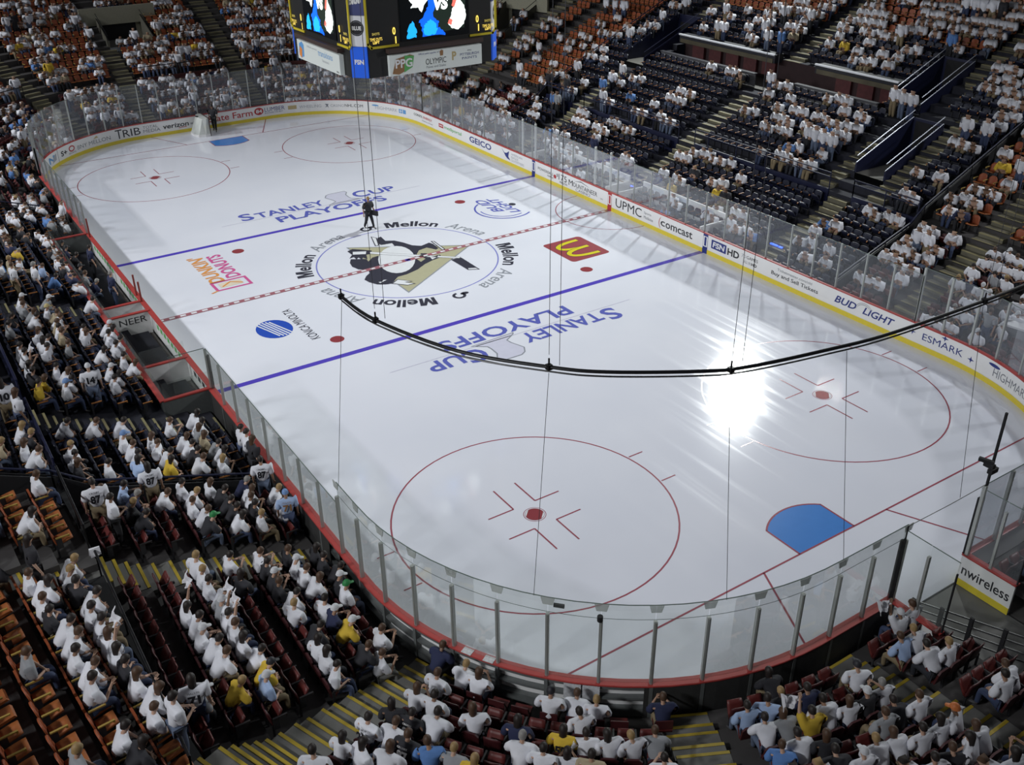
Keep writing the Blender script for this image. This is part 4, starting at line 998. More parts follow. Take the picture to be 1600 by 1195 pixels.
FR_ = lambda u, z, d: (-H - d, -u, z)           # faces the near end
FL_ = lambda u, z, d: (-u * -1., H + d, z)      # placeholder, replaced below
flat, txt, s = face(FR_)
flat('sign_logo', [(-2.05, 10.12), (-1.75, 10.06), (-1.1, 10.3), (-1.0, 10.75), (-1.2, 10.82), (-1.85, 10.7)], INK['brown'], .23, s, .008)
flat('sign_logo', [(-1.5, 10.12), (-1.1, 10.3), (-1.0, 10.75), (-1.45, 10.8)], INK['green'], .234, s, .008)
txt('sign_lettering', 'PPG', -1.5, 10.5, .8, .36, INK['white'], .24, s, .03)
txt('sign_lettering', 'Official paint supplier of', -.3, 10.76, 1.0, .09, INK['navy'], .225, s, .0); txt('sign_lettering', 'OLYMPIC', .05, 10.42, 1.0, .24, INK['black'], .225, s, .03)
txt('sign_lettering', 'Paints and Stains', .05, 10.2, .95, .1, INK['grey'], .225, s, 0)
flat('sign_logo', [(.26, 10.6), (.40, 10.6), (.42, 10.8), (.33, 10.84), (.24, 10.78)], INK['brown'], .23, s, .008)
txt('sign_lettering', 'P', .95, 10.52, .22, .36, INK['tan'], .225, s, .04)
txt('sign_lettering', 'PITTSBURGH', 1.72, 10.52, .95, .11, INK['navy'], .225, s, .0); txt('sign_lettering', 'PAINTS', 1.72, 10.36, .75, .10, INK['navy'], .225, s, .0); txt('sign_lettering', 'PPG', 1.72, 10.66, .2, .06, INK['grey'], .225, s)
FL_ = lambda u, z, d: (-u, H + d, z)            # faces the left stand
flat, txt, s = face(FL_)
flat('sign_logo', [(-2.0, 10.3), (-1.8, 10.1), (-1.45, 10.2), (-1.4, 10.7), (-1.6, 10.82), (-1.9, 10.7)], INK['sky'], .23, s, .008); flat('sign_logo', [(-1.95, 10.2), (-1.7, 10.1), (-1.6, 10.5), (-1.85, 10.6)], INK['orange'], .234, s, .008)
txt('sign_lettering', 'transitions', .9, 10.62, 1.5, .24, INK['sky'], .225, s, .0); txt('sign_lettering', 'Official eyewear', -.5, 10.7, 1.1, .09, INK['lightgrey'], .225, s, 0); txt('sign_lettering', 'lenses', .9, 10.35, .7, .12, INK['lightgrey'], .225, s, 0)
txt('sign_lettering', 'PPG', 2.1, 10.12, .25, .06, INK['black'], .225, s)
face(lambda u, z, d: (H + d, u, z)); face(lambda u, z, d: (u, -H - d, z))
# advertising columns on the corners
for k, (ang, px, py) in enumerate(((135, -H + c / 2, H - c / 2), (225, -H + c / 2, -H + c / 2), (315, H - c / 2, -H + c / 2), (45, H - c / 2, H - c / 2))):
    a = radians(ang)
    Rr = lambda u, z, d, a=a, px=px, py=py: (px + cos(a) * d - sin(a) * u, py + sin(a) * d + cos(a) * u, z)
    mb = MB(); q = [(-.36, ZB + .02), (.36, ZB + .02), (.36, ZT - .4), (-.36, ZT - .4)]
    def strip(z0, z1, m_, name='column_panel'):
        mb = MB(); q = [(-.36, z0), (.36, z0), (.36, z1), (-.36, z1)]
        mb.add([Rr(u, z, .0) for u, z in q] + [Rr(u, z, .08) for u, z in q], [(3, 2, 1, 0), (4, 5, 6, 7), (0, 1, 5, 4), (1, 2, 6, 5), (2, 3, 7, 6), (3, 0, 4, 7)]); return mb.build(name, m_, sb)
    p1 = strip(ZB + .02, 11.28, mat('fsn_blue', (.015, .10, .62), .4, emit=.25)); p2 = strip(11.3, 12.5, mat('column_white', (.62, .63, .68), .4, emit=.1)); p3 = strip(12.52, ZT - .4, mat('column_navy', (.05, .06, .17), .4, emit=.1))
    vs, fs = text_geo('FSN', .40, .20, .04); mb = MB(); mb.add([Rr(x, 10.68 + z, .087) for x, z in vs], fs); mb.build('column_lettering', INK['white'], p1)
    for rr, dd, ink in ((.31, .083, 'black'), (.27, .086, 'grey'), (.25, .089, 'black')):
        mb = MB(); mb.add([Rr(rr * cos(2 * PI * j / 24), 12.02 + rr * sin(2 * PI * j / 24), dd) for j in range(24)], [tuple(range(24))]); mb.build('column_logo', INK[ink], p2)
    vs, fs = text_geo('BLUE', .40, .16, .04); mb = MB(); mb.add([Rr(x, 12.02 + z, .093) for x, z in vs], fs); mb.build('column_lettering', INK['white'], p2)
    vs, fs = text_geo('Blue', .54, .36, .05, .1); mb = MB(); mb.add([Rr(x, 13.12 + z + x * .15, .087) for x, z in vs], fs); mb.build('column_lettering', INK['white'], p3)
m = MB()
for x, y in ((-2, -2), (2, -2), (2, 2), (-2, 2)): m.tube([(x, y, ZT), (x, y, 32)], .03, 5)
m.build('hanging_cable', BLACK, sb)

# who sits where: block number, row, seat, pose, top, hair
PEOPLE_ROWS = [
(2, 9, 1, 0, 4, 2), (2, 8, 1, 1, 1, 0), (2, 8, 2, 9, 0, 0), (2, 7, 2, 6, 0, 0), (10, 6, 8, 0, 0, 0), (2, 7, 3, 0, 0, 1), (10, 6, 9, 2, 1, 0), (10, 5, 5, 0, 0, 0), (2, 8, 5, 2, 0, 0), (10, 5, 6, 4, 1, 1), (2, 9, 7, 0, 4, 1), (9, 5, 0, 4, 0, 0),
(2, 7, 4, 1, 0, 1), (10, 4, 2, 1, 1, 0), (10, 5, 7, 4, 0, 0), (2, 8, 6, 1, 0, 1), (10, 4, 3, 0, 0, 4), (9, 4, 2, 1, 0, 1), (10, 5, 8, 1, 0, 1), (2, 7, 5, 2, 0, 1), (10, 4, 4, 1, 0, 2), (9, 4, 1, 4, 0, 0), (9, 3, 5, 0, 5, 2), (2, 8, 7, 2, 0, 0),
(10, 4, 5, 1, 0, 1), (9, 3, 4, 9, 4, 2), (9, 4, 0, 0, 0, 0), (10, 3, 0, 4, 2, 1), (2, 7, 6, 0, 1, 0), (10, 4, 6, 0, 0, 0), (0, 6, 1, 5, 0, 0), (9, 2, 12, 2, 0, 0), (9, 3, 3, 4, 2, 1), (10, 3, 1, 1, 0, 0), (9, 2, 9, 0, 6, 0), (2, 8, 8, 1, 0, 1),
(9, 2, 8, 2, 0, 0), (10, 4, 7, 0, 0, 0), (10, 3, 2, 0, 1, 1), (9, 3, 2, 0, 1, 1), (9, 2, 7, 0, 0, 0), (2, 7, 7, 3, 0, 0), (9, 2, 6, 1, 0, 3), (0, 6, 2, 1, 4, 4), (10, 4, 8, 4, 0, 8), (9, 3, 1, 1, 0, 1), (2, 8, 9, 1, 0, 0), (9, 3, 0, 0, 0, 0),
(10, 3, 5, 0, 4, 1), (2, 7, 8, 4, 0, 1), (10, 2, 0, 1, 0, 0), (2, 8, 10, 0, 1, 0), (9, 1, 11, 1, 4, 1), (9, 1, 10, 4, 0, 2), (10, 3, 6, 1, 1, 0), (0, 5, 1, 1, 5, 2), (9, 1, 9, 4, 0, 0), (10, 2, 1, 1, 4, 1), (9, 1, 8, 0, 0, 0), (9, 2, 2, 1, 0, 0),
(9, 1, 7, 0, 5, 0), (2, 7, 9, 2, 0, 0), (10, 2, 2, 3, 5, 0), (10, 3, 7, 0, 0, 1), (9, 2, 1, 0, 1, 0), (2, 8, 11, 0, 0, 1), (10, 2, 3, 1, 0, 0), (11, 4, 3, 0, 0, 0), (9, 1, 5, 0, 3, 0), (10, 2, 4, 0, 0, 1), (9, 2, 0, 4, 1, 0), (2, 7, 10, 0, 0, 0),
(0, 4, 1, 0, 7, 4), (11, 4, 2, 1, 0, 1), (9, 1, 3, 4, 0, 1), (2, 8, 12, 1, 0, 0), (10, 2, 5, 0, 1, 4), (10, 1, 0, 0, 7, 0), (0, 5, 3, 1, 0, 1), (10, 1, 1, 4, 7, 0), (2, 7, 11, 1, 0, 0), (0, 4, 2, 1, 5, 5), (10, 2, 6, 2, 0, 3), (9, 0, 7, 4, 0, 0),
(10, 1, 2, 1, 1, 2), (9, 1, 1, 0, 0, 0), (2, 8, 13, 0, 0, 1), (0, 5, 4, 1, 0, 0), (10, 1, 3, 0, 3, 0), (2, 7, 12, 4, 1, 0), (9, 1, 0, 2, 0, 1), (0, 4, 3, 1, 0, 0), (2, 8, 14, 5, 1, 0), (0, 5, 5, 2, 0, 4), (0, 2, 0, 4, 0, 0), (2, 7, 13, 4, 0, 2),
(0, 4, 4, 0, 0, 0), (10, 1, 6, 4, 0, 5), (11, 2, 3, 1, 0, 0), (0, 5, 6, 9, 0, 0), (10, 0, 2, 1, 1, 0), (0, 2, 1, 0, 0, 0), (2, 7, 14, 1, 0, 2), (9, 0, 0, 0, 0, 1), (0, 4, 5, 3, 0, 1), (11, 2, 2, 0, 0, 2), (0, 5, 7, 3, 0, 0), (0, 2, 2, 4, 0, 0),
(0, 4, 6, 3, 0, 0), (0, 1, 0, 1, 1, 1), (11, 1, 3, 9, 7, 1), (0, 2, 3, 1, 1, 0), (0, 4, 7, 0, 4, 4), (11, 1, 2, 9, 0, 2), (3, 8, 0, 1, 0, 0), (0, 4, 8, 1, 0, 1), (0, 1, 2, 1, 5, 4), (0, 0, 0, 2, 0, 1), (0, 2, 5, 4, 0, 2), (0, 4, 9, 0, 0, 0),
(0, 1, 3, 2, 3, 4), (11, 0, 1, 3, 0, 4), (0, 2, 6, 1, 0, 0), (0, 4, 10, 0, 0, 2), (0, 1, 4, 4, 0, 0), (11, 0, 0, 0, 0, 1), (0, 3, 8, 4, 1, 0), (0, 2, 7, 0, 1, 1), (0, 4, 11, 4, 0, 2), (0, 2, 8, 2, 1, 4), (0, 1, 6, 1, 0, 1), (0, 3, 10, 2, 0, 0),
(0, 0, 4, 0, 0, 6), (0, 2, 9, 2, 1, 0), (1, 6, 1, 6, 0, 0), (0, 1, 7, 9, 0, 1), (3, 7, 4, 0, 0, 1), (0, 0, 5, 4, 1, 4), (0, 2, 10, 2, 0, 1), (1, 6, 2, 5, 0, 0), (0, 1, 8, 4, 0, 4), (1, 5, 1, 1, 1, 0), (0, 0, 6, 1, 1, 0), (0, 1, 9, 0, 1, 1),
(1, 5, 2, 2, 1, 2), (0, 0, 7, 0, 1, 0), (4, 8, 1, 1, 6, 2), (1, 6, 4, 1, 1, 1), (1, 3, 0, 1, 1, 6), (4, 7, 0, 1, 0, 1), (1, 5, 3, 1, 3, 3), (0, 0, 8, 0, 1, 0), (1, 3, 1, 1, 0, 1), (1, 5, 4, 2, 7, 0), (4, 7, 1, 0, 0, 1), (1, 2, 0, 1, 0, 0),
(1, 4, 3, 1, 0, 1), (1, 3, 2, 0, 0, 1), (4, 7, 2, 1, 1, 2), (1, 2, 1, 1, 1, 0), (1, 4, 4, 5, 0, 0), (4, 6, 0, 0, 1, 1), (1, 1, 0, 0, 0, 2), (1, 3, 3, 1, 0, 2), (4, 7, 3, 9, 0, 2), (1, 2, 2, 1, 1, 0), (4, 6, 1, 4, 0, 0), (1, 1, 1, 0, 1, 0),
(1, 3, 4, 0, 0, 0), (4, 5, 0, 0, 0, 0), (1, 0, 0, 5, 7, 7), (1, 2, 3, 1, 1, 0), (1, 1, 2, 2, 0, 1), (4, 6, 2, 4, 0, 2), (1, 0, 1, 0, 0, 1), (1, 2, 4, 0, 0, 1), (4, 7, 5, 5, 0, 1), (4, 4, 0, 4, 7, 0), (1, 1, 3, 1, 0, 1), (1, 0, 2, 1, 0, 1),
(4, 7, 6, 5, 0, 0), (4, 4, 1, 9, 0, 0), (1, 1, 4, 1, 3, 3), (4, 3, 0, 9, 5, 0), (1, 0, 3, 1, 0, 2), (4, 4, 2, 9, 0, 1), (4, 3, 1, 1, 0, 0), (4, 6, 5, 1, 0, 0), (1, 0, 4, 5, 0, 0), (4, 2, 0, 1, 0, 1), (4, 4, 3, 0, 0, 7), (4, 3, 2, 4, 0, 1),
(4, 2, 1, 1, 1, 0), (4, 5, 5, 1, 0, 1), (4, 1, 0, 2, 0, 2), (4, 3, 3, 0, 0, 1), (4, 2, 2, 1, 0, 0), (4, 1, 1, 1, 0, 0), (4, 4, 5, 1, 0, 0), (5, 7, 0, 0, 0, 0), (4, 0, 0, 5, 1, 1), (4, 2, 3, 1, 0, 1), (4, 1, 2, 1, 4, 0), (4, 0, 1, 5, 0, 0),
(4, 1, 3, 0, 6, 1), (4, 0, 2, 5, 0, 0), (4, 2, 5, 2, 0, 1), (5, 6, 0, 0, 5, 0), (4, 1, 4, 0, 4, 1), (5, 6, 1, 1, 5, 1), (4, 1, 5, 1, 0, 0), (5, 5, 0, 0, 0, 7), (5, 6, 2, 4, 1, 0), (4, 1, 6, 1, 0, 0), (5, 5, 1, 1, 0, 0), (5, 4, 0, 5, 0, 4),
(5, 6, 3, 3, 0, 0), (5, 5, 2, 1, 0, 1), (5, 4, 1, 0, 0, 4), (5, 5, 3, 0, 0, 0), (5, 3, 1, 0, 0, 0), (5, 6, 5, 2, 0, 0), (5, 3, 2, 1, 0, 0), (5, 6, 6, 0, 0, 0), (5, 3, 3, 9, 0, 4), (5, 5, 6, 4, 0, 0), (5, 5, 7, 4, 0, 0), (5, 2, 4, 1, 0, 1),
(5, 5, 8, 1, 0, 0), (5, 4, 7, 0, 4, 1), (5, 3, 6, 1, 0, 0), (5, 6, 10, 0, 4, 0), (5, 2, 5, 0, 0, 0), (5, 5, 9, 4, 0, 1), (5, 4, 9, 0, 6, 1), (5, 6, 12, 1, 1, 0), (5, 2, 7, 0, 0, 0), (5, 4, 10, 0, 0, 0), (5, 3, 9, 4, 0, 1), (5, 2, 8, 1, 0, 0),
(5, 5, 12, 1, 0, 0), (5, 4, 11, 2, 6, 1), (5, 3, 10, 2, 0, 0), (5, 2, 9, 0, 0, 0), (5, 5, 13, 1, 4, 1), (5, 4, 12, 1, 0, 1), (5, 2, 10, 1, 0, 0), (5, 5, 14, 0, 4, 1), (27, 1, 10, 4, 0, 4), (5, 4, 13, 1, 6, 1), (27, 0, 10, 0, 0, 4), (27, 2, 11, 0, 0, 4),
(5, 2, 11, 1, 0, 4), (5, 5, 15, 4, 0, 1), (27, 1, 11, 5, 4, 1), (5, 4, 14, 0, 0, 9), (27, 3, 12, 4, 0, 0), (27, 2, 12, 4, 0, 1), (5, 5, 16, 9, 0, 4), (27, 3, 13, 4, 0, 1), (26, 0, 0, 2, 0, 0), (27, 4, 14, 1, 0, 0), (5, 4, 16, 1, 4, 4), (26, 1, 0, 0, 0, 4),
(26, 0, 1, 1, 0, 1), (26, 2, 0, 0, 0, 1), (26, 1, 1, 0, 0, 3), (26, 0, 2, 4, 0, 1), (26, 3, 0, 1, 0, 4), (26, 2, 1, 0, 0, 1), (26, 4, 0, 0, 0, 2), (26, 3, 1, 4, 0, 4), (26, 5, 0, 0, 0, 2), (5, 2, 16, 1, 0, 0), (26, 4, 1, 4, 4, 0), (6, 5, 0, 5, 0, 1),
(26, 3, 2, 0, 3, 4), (26, 5, 1, 2, 0, 1), (6, 5, 1, 6, 6, 2), (26, 3, 3, 9, 0, 2), (26, 6, 1, 1, 0, 1), (6, 4, 0, 5, 0, 3), (26, 5, 2, 4, 0, 1), (26, 4, 3, 0, 0, 0), (6, 5, 2, 1, 1, 0), (26, 6, 2, 0, 0, 4), (26, 5, 3, 4, 0, 0), (6, 5, 3, 0, 0, 0),
(26, 6, 3, 1, 0, 1), (6, 3, 1, 1, 2, 0), (6, 2, 0, 1, 0, 0), (6, 5, 4, 0, 2, 0), (25, 2, 0, 0, 0, 3), (25, 1, 1, 2, 0, 4), (25, 3, 0, 1, 0, 1), (25, 1, 2, 4, 0, 1), (25, 4, 0, 4, 0, 0), (6, 2, 2, 1, 3, 0), (25, 3, 1, 1, 0, 4), (6, 4, 5, 4, 0, 1),
(25, 5, 0, 1, 0, 1), (6, 3, 4, 0, 7, 1), (25, 1, 3, 4, 0, 1), (25, 4, 1, 1, 0, 0), (6, 2, 3, 1, 3, 0), (25, 3, 2, 2, 0, 2), (25, 6, 0, 0, 0, 2), (25, 5, 1, 5, 0, 1), (25, 4, 2, 0, 0, 4), (6, 2, 4, 4, 1, 0), (25, 3, 3, 0, 0, 4), (25, 5, 2, 5, 0, 0),
(25, 7, 1, 1, 3, 2), (25, 9, 0, 1, 0, 0), (25, 4, 3, 0, 0, 1), (6, 2, 5, 1, 0, 0), (25, 8, 1, 1, 0, 1), (25, 6, 2, 4, 0, 3), (25, 10, 0, 9, 0, 2), (6, 4, 8, 1, 5, 3), (25, 5, 3, 1, 0, 2), (25, 7, 2, 1, 0, 1), (25, 9, 1, 1, 0, 1), (25, 11, 0, 5, 0, 0),
(6, 2, 6, 4, 0, 1), (25, 8, 2, 4, 0, 3), (25, 6, 3, 4, 0, 1), (6, 4, 9, 0, 3, 0), (24, 1, 1, 2, 0, 3), (25, 9, 2, 1, 0, 1), (25, 8, 3, 1, 0, 0), (6, 2, 7, 1, 1, 0), (6, 4, 10, 4, 0, 1), (25, 11, 2, 0, 5, 1), (6, 2, 8, 1, 4, 1), (24, 2, 2, 4, 0, 0),
(6, 4, 11, 0, 1, 1), (24, 1, 3, 1, 0, 4), (24, 6, 0, 0, 0, 1), (6, 2, 9, 0, 1, 0), (25, 12, 3, 4, 0, 1), (24, 7, 0, 9, 0, 1), (6, 4, 12, 4, 1, 1), (24, 6, 1, 4, 0, 1), (6, 2, 10, 1, 0, 0), (24, 2, 4, 0, 0, 0), (25, 14, 3, 0, 0, 3), (24, 7, 1, 2, 0, 2),
(24, 9, 0, 0, 0, 3), (24, 6, 2, 1, 0, 1), (24, 2, 5, 1, 0, 0), (24, 4, 4, 9, 0, 0), (6, 4, 14, 9, 0, 0), (24, 6, 3, 0, 0, 1), (6, 3, 13, 1, 1, 1), (24, 3, 5, 0, 0, 4), (24, 12, 0, 1, 0, 1), (6, 2, 12, 1, 0, 0), (24, 9, 2, 1, 0, 1), (24, 13, 0, 5, 0, 4),
(24, 4, 5, 1, 2, 1), (6, 3, 14, 9, 1, 0), (24, 12, 1, 1, 0, 0), (24, 14, 0, 0, 0, 0), (6, 2, 13, 1, 0, 1), (24, 15, 0, 0, 0, 0), (24, 16, 0, 1, 0, 0), (24, 12, 2, 9, 0, 1), (6, 2, 14, 0, 0, 0), (24, 15, 1, 1, 0, 1), (24, 13, 2, 5, 0, 1), (24, 16, 1, 0, 0, 2),
(23, 1, 0, 1, 2, 1), (24, 17, 1, 0, 0, 3), (24, 16, 2, 0, 0, 4), (23, 1, 1, 0, 0, 3), (24, 17, 2, 1, 0, 4), (24, 18, 2, 0, 0, 4), (23, 1, 2, 1, 0, 4), (7, 3, 0, 1, 0, 0), (24, 17, 3, 0, 0, 0), (24, 18, 3, 1, 0, 1), (23, 1, 3, 4, 0, 1), (7, 3, 1, 4, 0, 1),
(24, 17, 4, 1, 0, 0), (23, 2, 3, 4, 0, 2), (24, 18, 4, 4, 0, 0), (7, 3, 2, 1, 0, 5), (24, 17, 5, 1, 0, 0), (24, 19, 4, 1, 0, 2), (23, 2, 4, 4, 0, 1), (7, 1, 0, 1, 4, 0), (24, 18, 5, 1, 0, 0), (23, 1, 5, 1, 0, 3), (7, 2, 2, 1, 0, 1), (24, 19, 5, 0, 0, 1),
(7, 1, 1, 9, 2, 1), (7, 0, 0, 0, 0, 0), (23, 1, 6, 9, 0, 0), (23, 7, 0, 0, 0, 2), (7, 2, 3, 4, 1, 1), (24, 19, 6, 9, 0, 1), (23, 2, 6, 1, 0, 0), (23, 8, 0, 2, 0, 1), (7, 0, 1, 0, 4, 1), (23, 14, 0, 5, 0, 3), (23, 7, 1, 1, 0, 0), (23, 9, 0, 5, 0, 2),
(7, 2, 4, 1, 0, 3), (24, 21, 6, 0, 0, 0), (23, 10, 0, 4, 0, 3), (7, 0, 2, 4, 1, 3), (23, 14, 1, 5, 0, 0), (23, 7, 2, 1, 0, 4), (23, 3, 7, 0, 1, 1), (23, 9, 1, 5, 0, 4), (23, 11, 0, 9, 0, 0), (7, 2, 5, 1, 0, 1), (23, 10, 1, 2, 0, 1), (23, 12, 0, 1, 0, 0),
(7, 0, 3, 5, 0, 0), (23, 14, 2, 5, 0, 1), (23, 7, 3, 4, 0, 1), (23, 3, 8, 4, 5, 1), (23, 9, 2, 5, 0, 1), (23, 11, 1, 9, 0, 4), (23, 0, 10, 1, 2, 1), (7, 1, 5, 1, 0, 1), (23, 8, 3, 4, 0, 1), (23, 10, 2, 4, 2, 0), (23, 12, 1, 4, 0, 1), (7, 0, 4, 1, 0, 1),
(23, 1, 10, 1, 0, 0), (23, 7, 4, 4, 0, 2), (23, 9, 3, 5, 0, 0), (23, 11, 2, 1, 0, 2), (7, 2, 7, 0, 0, 2), (23, 5, 8, 0, 0, 0), (23, 8, 4, 1, 2, 1), (23, 10, 3, 1, 0, 4), (23, 21, 0, 4, 0, 4), (23, 4, 9, 0, 0, 1), (23, 1, 11, 0, 0, 1), (23, 11, 3, 1, 0, 1),
(7, 2, 8, 9, 0, 1), (23, 22, 0, 1, 0, 4), (7, 1, 7, 4, 0, 1), (23, 10, 4, 1, 0, 3), (23, 12, 3, 0, 0, 1), (23, 4, 10, 1, 0, 1), (23, 23, 0, 0, 0, 2), (23, 7, 6, 1, 4, 1), (23, 11, 4, 2, 0, 0), (23, 20, 2, 1, 0, 0), (23, 22, 1, 0, 0, 0), (23, 24, 0, 4, 0, 1),
(23, 10, 5, 0, 0, 2), (23, 23, 1, 0, 0, 2), (23, 9, 6, 4, 0, 3), (23, 11, 5, 0, 0, 0), (23, 20, 3, 5, 2, 0), (23, 13, 4, 0, 0, 4), (23, 22, 2, 1, 0, 3), (23, 24, 1, 0, 0, 1), (23, 2, 13, 4, 5, 0), (7, 1, 9, 9, 4, 5), (23, 23, 2, 4, 0, 2), (23, 25, 1, 1, 0, 1),
(23, 6, 11, 0, 0, 2), (23, 3, 13, 1, 0, 1), (23, 9, 7, 2, 0, 2), (23, 13, 5, 4, 0, 1), (23, 22, 3, 1, 0, 1), (23, 24, 2, 5, 1, 0), (23, 10, 7, 1, 0, 1), (23, 4, 13, 0, 1, 2), (23, 23, 3, 4, 0, 0), (23, 25, 2, 4, 0, 1), (23, 6, 12, 1, 0, 1), (23, 3, 14, 0, 0, 0),
(23, 9, 8, 1, 0, 0), (23, 11, 7, 0, 0, 0), (23, 13, 6, 1, 0, 0), (23, 22, 4, 4, 0, 1), (23, 24, 3, 5, 0, 1), (23, 17, 7, 0, 0, 4), (23, 10, 8, 0, 0, 3), (23, 19, 6, 0, 0, 3), (23, 23, 4, 4, 0, 3), (7, 0, 10, 0, 4, 1), (23, 6, 13, 1, 0, 0), (23, 9, 9, 4, 0, 1),
(23, 18, 7, 2, 0, 4), (23, 11, 8, 4, 0, 1), (23, 22, 5, 1, 0, 1), (23, 24, 4, 5, 0, 1), (23, 10, 9, 0, 0, 0), (23, 19, 7, 1, 0, 1), (23, 21, 6, 1, 0, 4), (23, 23, 5, 1, 0, 0), (7, 0, 11, 1, 1, 1), (23, 6, 14, 0, 0, 2), (23, 3, 16, 0, 0, 0), (23, 24, 5, 5, 0, 1),
(23, 17, 9, 0, 0, 1), (23, 23, 6, 1, 0, 0), (7, 0, 12, 1, 2, 3), (23, 6, 15, 0, 0, 1), (23, 18, 9, 0, 0, 1), (23, 11, 10, 1, 0, 4), (23, 22, 7, 0, 0, 3), (23, 24, 6, 5, 0, 1), (23, 5, 16, 0, 0, 1), (23, 17, 10, 4, 0, 1), (23, 12, 10, 4, 0, 4), (23, 21, 8, 0, 0, 1),
(23, 23, 7, 1, 0, 1), (8, 2, 0, 0, 0, 0), (23, 6, 16, 1, 0, 2), (23, 20, 9, 5, 0, 1), (23, 22, 8, 1, 0, 0), (23, 24, 7, 9, 0, 0), (23, 5, 17, 0, 0, 1), (23, 17, 11, 1, 0, 1), (23, 10, 12, 0, 0, 1), (23, 21, 9, 9, 0, 2), (8, 2, 1, 9, 0, 4), (23, 23, 8, 0, 0, 0),
(23, 20, 10, 1, 0, 0), (23, 22, 9, 1, 0, 0), (23, 24, 8, 2, 0, 1), (23, 10, 13, 1, 0, 2), (23, 23, 9, 9, 0, 0), (23, 18, 12, 9, 0, 4), (23, 20, 11, 9, 0, 0), (23, 13, 12, 0, 0, 2), (23, 24, 9, 4, 0, 1), (8, 0, 0, 1, 1, 1), (23, 19, 12, 0, 0, 2), (23, 12, 13, 9, 0, 1),
(23, 23, 10, 0, 0, 1), (23, 20, 12, 0, 0, 1), (23, 13, 13, 1, 0, 1), (23, 24, 10, 1, 0, 2), (8, 0, 1, 4, 0, 2), (22, 3, 0, 9, 0, 1), (23, 18, 14, 0, 5, 4), (23, 20, 13, 1, 0, 4), (23, 13, 14, 5, 0, 4), (8, 0, 2, 9, 0, 1), (23, 24, 11, 9, 0, 1), (22, 3, 1, 4, 0, 4),
(22, 0, 3, 0, 0, 3), (23, 21, 13, 0, 0, 0), (14, 1, 7, 4, 2, 2), (22, 2, 2, 1, 0, 4), (23, 20, 14, 0, 0, 3), (23, 22, 13, 1, 0, 2), (14, 0, 7, 0, 2, 5), (23, 21, 14, 0, 0, 1), (14, 1, 6, 1, 6, 4), (23, 18, 16, 0, 0, 1), (23, 22, 14, 0, 0, 0), (23, 24, 13, 4, 0, 3),
(22, 0, 5, 4, 0, 1), (22, 7, 1, 1, 0, 1), (23, 19, 16, 0, 0, 3), (23, 21, 15, 4, 0, 1), (14, 1, 5, 0, 6, 1), (23, 20, 16, 1, 0, 0), (23, 22, 15, 0, 0, 0), (23, 24, 14, 2, 0, 4), (22, 0, 6, 2, 0, 1), (22, 7, 2, 1, 0, 3), (23, 21, 16, 0, 0, 1), (14, 1, 4, 0, 2, 0),
(23, 20, 17, 0, 0, 0), (23, 22, 16, 4, 0, 0), (22, 7, 3, 2, 0, 3), (23, 21, 17, 1, 0, 3), (23, 23, 16, 1, 0, 1), (22, 13, 0, 1, 1, 1), (22, 1, 7, 0, 0, 0), (23, 22, 17, 0, 0, 0), (22, 3, 6, 5, 3, 1), (22, 9, 3, 0, 0, 1), (22, 2, 7, 1, 0, 1), (23, 23, 17, 1, 0, 1),
(22, 13, 1, 0, 0, 0), (22, 1, 8, 1, 0, 4), (22, 10, 3, 1, 0, 2), (22, 6, 5, 1, 0, 2), (23, 24, 17, 1, 0, 3), (14, 2, 1, 1, 0, 0), (22, 9, 4, 4, 0, 0), (22, 2, 8, 4, 0, 1), (22, 13, 2, 4, 0, 2), (22, 17, 0, 5, 2, 4), (14, 1, 1, 0, 2, 1), (22, 1, 9, 1, 0, 1),
(22, 6, 6, 1, 0, 0), (22, 18, 0, 4, 6, 1), (22, 7, 6, 1, 0, 2), (22, 9, 5, 4, 0, 1), (22, 2, 9, 4, 0, 4), (14, 2, 0, 2, 0, 0), (22, 19, 0, 1, 0, 1), (14, 0, 1, 0, 1, 3), (22, 4, 8, 0, 0, 2), (22, 1, 10, 0, 0, 4), (22, 8, 6, 0, 0, 3), (22, 10, 5, 0, 0, 0),
(22, 20, 0, 5, 0, 4), (22, 5, 8, 1, 0, 1), (22, 7, 7, 1, 0, 1), (22, 17, 2, 5, 0, 1), (22, 19, 1, 0, 0, 3), (22, 21, 0, 1, 0, 3), (14, 0, 0, 5, 0, 0), (22, 6, 8, 4, 0, 3), (22, 20, 1, 9, 0, 0), (22, 22, 0, 1, 0, 1), (22, 5, 9, 4, 0, 4), (22, 2, 11, 1, 0, 0),
(22, 13, 5, 0, 0, 2), (22, 19, 2, 0, 0, 0), (22, 23, 0, 0, 0, 1), (22, 6, 9, 2, 0, 0), (22, 22, 1, 1, 0, 1), (22, 24, 0, 1, 0, 1), (22, 5, 10, 0, 0, 2), (22, 2, 12, 0, 0, 2), (22, 17, 4, 1, 0, 4), (22, 21, 2, 2, 0, 1), (22, 23, 1, 1, 0, 4), (22, 3, 12, 2, 0, 3),
(22, 18, 4, 5, 0, 0), (15, 2, 10, 4, 0, 0), (22, 2, 13, 1, 0, 0), (22, 17, 5, 9, 0, 1), (22, 21, 3, 0, 0, 1), (22, 8, 10, 9, 2, 1), (22, 20, 4, 5, 0, 1), (22, 5, 12, 0, 0, 0), (15, 2, 9, 0, 0, 0), (22, 19, 5, 4, 0, 2), (22, 21, 4, 1, 0, 4), (15, 1, 8, 1, 3, 1),
